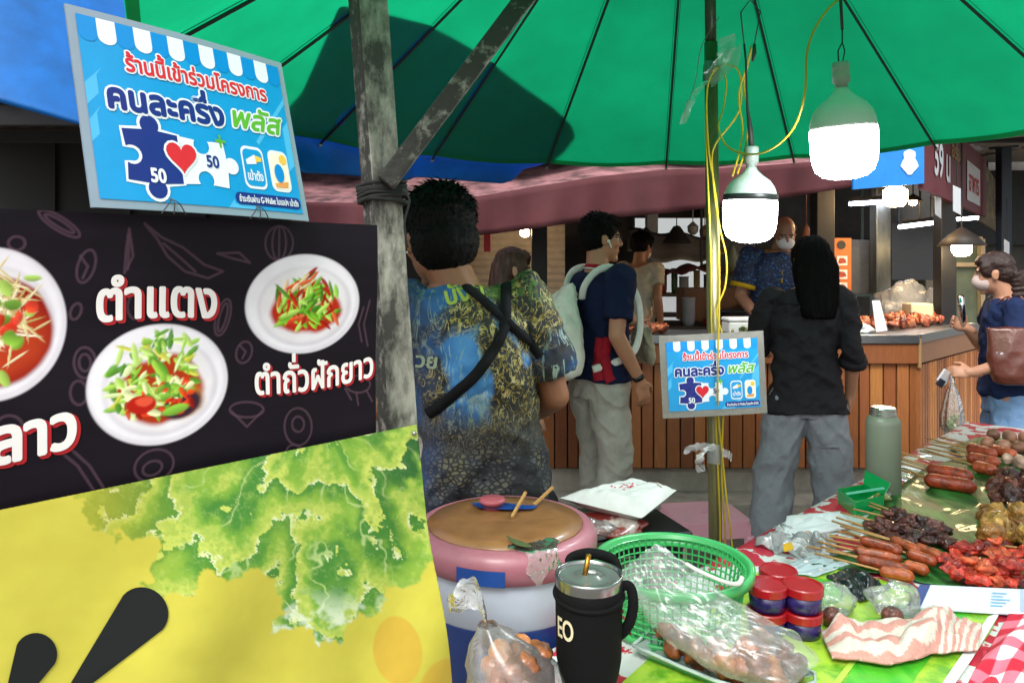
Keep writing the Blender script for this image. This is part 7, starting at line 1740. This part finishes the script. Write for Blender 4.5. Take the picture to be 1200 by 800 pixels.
# ---- cooler with the pink lid
KC = Vector((P(592, 0, 1.6).x, 1.6, 0)); ck = thing('drinks_cooler', 'round white and blue cooler with a pink lid and orange film on top', 'cooler', KC + Vector((0, 0, .45)))
pink = mat('lid_pink', '#9a5f6b', .42, var=.2, scale=7, coat=.12, bump=.08, bscale=30); wh = mat('cooler_white', '#a8b0bd', .35, var=.05, coat=.2); blu = mat('cooler_blue', '#0d2f6e', .35, var=.1, coat=.2)
mb = MB(); mb.lathe([(.165, .452), (.172, .458), (.180, .772), (.181, .776)], KC, 56); mb.build('lower_body', blu, ck, smooth=True)
mb = MB(); mb.lathe([(.181, .776), (.184, .78), (.187, .872), (.186, .874)], KC, 56, caps=False); mb.build('upper_body', wh, ck, smooth=True)
mb = MB(); mb.lathe([(.190, .868), (.1965, .870), (.198, .902), (.195, .914), (.186, .924), (.174, .929), (.168, .9285), (.166, .926), (0, .929)], KC, 72); mb.build('lid', pink, ck, smooth=True)
mb = MB(); mb.lathe([(.1655, .9275), (.1655, .930), (.12, .932), (0, .933)], KC, 56, caps=False); mb.build('lid_film', mat('film_orange', '#6f4a2c', .36, col2='#96693f', contrast=(.3, .7), scale=11, bump=.25, bscale=22, coat=.2), ck, smooth=True)
kn = P(577, 590, 1.67); kn.z = .931; mb = MB(); mb.lathe([(.022, 0), (.021, .012), (.028, .015), (.030, .021), (.026, .025), (0, .0265)], kn, 28); mb.build('knob', mat('knob_pink', '#a8525c', .4, var=.1), ck, smooth=True)
tape = mat('tape_blue', '#123f86', .45, var=.15, bump=.1)
def lidpt(px, dz): a = math.asin(max(-1, min(1, (px - 592) / F * 1.42 / .198))) - math.pi / 2; return KC + Vector((.1992 * math.cos(a), .1992 * math.sin(a), dz))
mb = MB(); mb.grid(lambda u, v: lidpt(536 + 57 * u, .872 + .030 * v - .002 * u), 10, 3); mb.build('tape', tape, ck, smooth=True)
mb = MB(); mb.poly([Vector((kn.x + a, kn.y + b2, .9345 + .001 * k)) for k, (a, b2) in enumerate(((-.05, .03), (.0, .04), (.07, .012), (.105, .005), (.09, -.022), (.03, -.03), (-.03, -.02)))]); mb.build('tape', tape, ck)
for (a, b2) in ((P(600, 600, 1.6), P(616, 573, 1.68)), (P(626, 585, 1.68), P(648, 571, 1.72))):
    a.z = .937; b2.z = .965; o = MB().beam(a, b2, .006, .005).build('wooden_stick', bamboo); tag(o, 'short wooden stick lying on the cooler lid' if a.x < .02 else 'wooden stick end behind the knob of the cooler lid', 'stick')
mb = MB(); q = [P(618, 640, 1.42), P(655, 632, 1.43), P(664, 672, 1.405), P(612, 665, 1.395)]
cr = thing('film_scrap', 'wilted leaf and clear film hanging over the edge of the pink lid', 'scrap', P(640, 650, 1.42))
def scr(u, v):
    px = 632 + (u - .5) * (64 - 34 * v) * (1 + .25 * math.sin(v * 9)) + 9 * v; ang = math.asin(max(-1, min(1, (px - 592) / F * 1.42 / .2))) - math.pi / 2; vv = v
    if vv < .5: r_ = .15 + .05 * vv * 2; z = .9345
    else: r_ = .2015; z = .929 - (vv - .5) * (.09 + .03 * math.sin(u * 7))
    return KC + Vector(((r_ + .003 * noise.noise(Vector((u * 8, v * 8, 0)))) * math.cos(ang), (r_ + .006 * abs(noise.noise(Vector((u * 8, v * 8, 0))))) * math.sin(ang), z + .006 * abs(noise.noise(Vector((u * 6, v * 6, 4))))))
mb = MB(); mb.grid(scr, 24, 20); mb.build('film', film('bag_film'), cr, smooth=True)
mb = MB(); pts = [KC + Vector((r_ * math.cos(a), r_ * math.sin(a), .938)) for r_, a in ((.12, -1.55), (.15, -1.45), (.17, -1.35), (.185, -1.28))]
vs = []
for i, p in enumerate(smooth_path(pts, 5)): w_ = .016 * math.sin(math.pi * min(1, (i + 1) / 17)); vs += [p + Vector((0, w_, .002)), p + Vector((0, -w_, .003))]
mb.add(vs, [(2 * i, 2 * i + 1, 2 * i + 3, 2 * i + 2) for i in range(len(vs) // 2 - 1)]); mb.build('wilted_leaf', mat('wilted', '#4a5530', .6, var=.3), cr, smooth=True)
st_ = thing('crate', 'dark plastic crate under the cooler', 'crate', KC); mb = MB()
mb.box(KC + Vector((0, 0, .03)), (.42, .42, .04)); mb.box(KC + Vector((0, 0, .43)), (.42, .42, .04))
for i in (-1, 1):
    for j in (-1, 1): mb.box(KC + Vector((i * .19, j * .19, .23)), (.04, .04, .38))
for zz in (.15, .23, .31):
    for i in (-1, 1): mb.box(KC + Vector((i * .2, 0, zz)), (.015, .34, .04)).box(KC + Vector((0, i * .2, zz)), (.34, .015, .04))
mb.build('crate_body', mat('crate_dark', '#24282c', .5, var=.15), st_)
# ---- paper bag on a black box behind, pink stool
cb = thing('side_stand', 'black stand behind the cooler carrying the white paper bag', 'stand', P(712, 900, 1.95) * 1); c0 = Vector((P(715, 0, 1.95).x, 1.95, 0)); MZ = Euler((0, 0, R(18))).to_matrix()
mb = MB(); mb.box(c0 + Vector((0, 0, .795)), (.34, .26, .02), MZ); mb.box(c0 + Vector((0, 0, .77)), (.31, .23, .03), MZ); mb.build('top', mat('stand_black', '#121314', .35, var=.2, coat=.2), cb, bevel=.006)
for i in (-1, 1):
    for j in (-1, 1): p = c0 + MZ @ Vector((i * .14, j * .1, .38)); MB().box(p, (.025, .025, .76)).build('leg', post_d, cb)
bw = cloth('paper_white', '#d0cfcc', .6, bump=.3, bscale=22)
q = [P(655, 583, 1.9), P(752, 607, 1.84), P(793, 574, 1.98), P(745, 566, 2.05)]
def pfn(top):
    def fn(u, v):
        p = (q[0] * (1 - u) + q[1] * u) * (1 - v) + (q[3] * (1 - u) + q[2] * u) * v; p = p.copy(); e = (min(1, 5 * min(u, 1 - u)) * min(1, 5 * min(v, 1 - v))) ** .6; nz = noise.noise(Vector((u * 3, v * 3, 2)))
        p.z += (.022 * e + .012 * abs(nz) * e + .006 * noise.noise(Vector((u * 11, v * 9, 5))) * e) if top else (-.03 * e); return p
    return fn
pbg = thing('paper_bag', 'crumpled white paper bag with red print lying on the black stand', 'bag', sum(q, Vector()) / 4); mb = MB(); mb.grid(pfn(1), 34, 24); mb.grid(pfn(0), 12, 10); mb.build('bag_body', bw, pbg, smooth=True)
f1 = pfn(1); b = MB(); rr = random.Random(2)
for k in range(16):
    u0, v0 = .42 + rr.uniform(-.09, .09), .52 + rr.uniform(-.13, .13); a = rr.uniform(0, 6.28); L = rr.uniform(.02, .05)
    w_ = .008; du, dv = math.cos(a) * L, math.sin(a) * L; nu_, nv_ = -math.sin(a) * w_, math.cos(a) * w_
    b.add([f1(u0 + nu_, v0 + nv_) + Vector((0, 0, .0018)), f1(u0 + du + nu_, v0 + dv + nv_) + Vector((0, 0, .0018)), f1(u0 + du - nu_, v0 + dv - nv_) + Vector((0, 0, .0018)), f1(u0 - nu_, v0 - nv_) + Vector((0, 0, .0018))], [(0, 1, 2, 3)])
b.build('printed_mark', mat('print_red', '#b3223a', .6), pbg)
b = MB()
for k in range(9): u0 = .60 + k * .03; v0 = .84 - k * .012; b.add([f1(u0, v0) + Vector((0, 0, .0016)), f1(u0 + .018, v0 - .006) + Vector((0, 0, .0016)), f1(u0 + .02, v0 + .03) + Vector((0, 0, .0016)), f1(u0 + .004, v0 + .036) + Vector((0, 0, .0016))], [(0, 1, 2, 3)])
b.build('printed_mark', mat('print_brown', '#9c6a48', .6), pbg)
rm = crumple('red_packet', 'dark red packet poking out under the white paper bag', c0 + MZ @ Vector((-.05, -.06, .806)), (.10, .06, .022), mat('packet_red', '#7a2420', .3, col2='#a89a94', contrast=(.5, .6), scale=20, coat=.4), 5, 'packet')
pbk = crumple('clear_packet', 'clear film packet below the left corner of the paper bag', c0 + MZ @ Vector((-.11, -.085, .806)), (.07, .04, .025), bagm, 15, 'packet')
stl_ = thing('plastic_stool', 'pink plastic stool behind the umbrella pole', 'stool', Vector((P(825, 0, 3.1).x, 3.1, 0)), R(8), local=True); pk = mat('stool_pink', '#d597a8', .4, var=.06, coat=.2)
mb = MB(); mb.poly([(x, y, .45) for x, y in rrect(-.15, -.13, .15, .13, .03)], [[(x, y, .45) for x, y in circ(0, 0, .016)]], thick=.02, nrm=(0, 0, 1)); mb.build('seat', pk, stl_, bevel=.006, fixn=True)
mb = MB()
for i, j in ((-1, 0), (1, 0), (0, -1), (0, 1)): mb.box((i * .147, j * .127, .405), (.006 if i else .28, .006 if j else .24, .05))
mb.build('apron', pk, stl_)
for i in (-1, 1):
    for j in (-1, 1): MB().beam((i * .14, j * .12, .385), (i * .17, j * .15, 0), .035, .035).build('leg', pk, stl_, bevel=.006)

for i, (x0, y0, x1, y1) in enumerate(((1040, 532, 1090, 546), (1042, 538, 1090, 552), (1041, 546, 1086, 560), (1044, 527, 1092, 540))):
    o = MB().tube([T(x0, y0, .785), T(x1, y1, .776)], .0034, 6).build('bamboo_stick', bamboo, smooth=True); tag(o, 'bamboo stick pointing left from the two fat sausages', 'stick', 'bamboo sticks by the fat sausages')
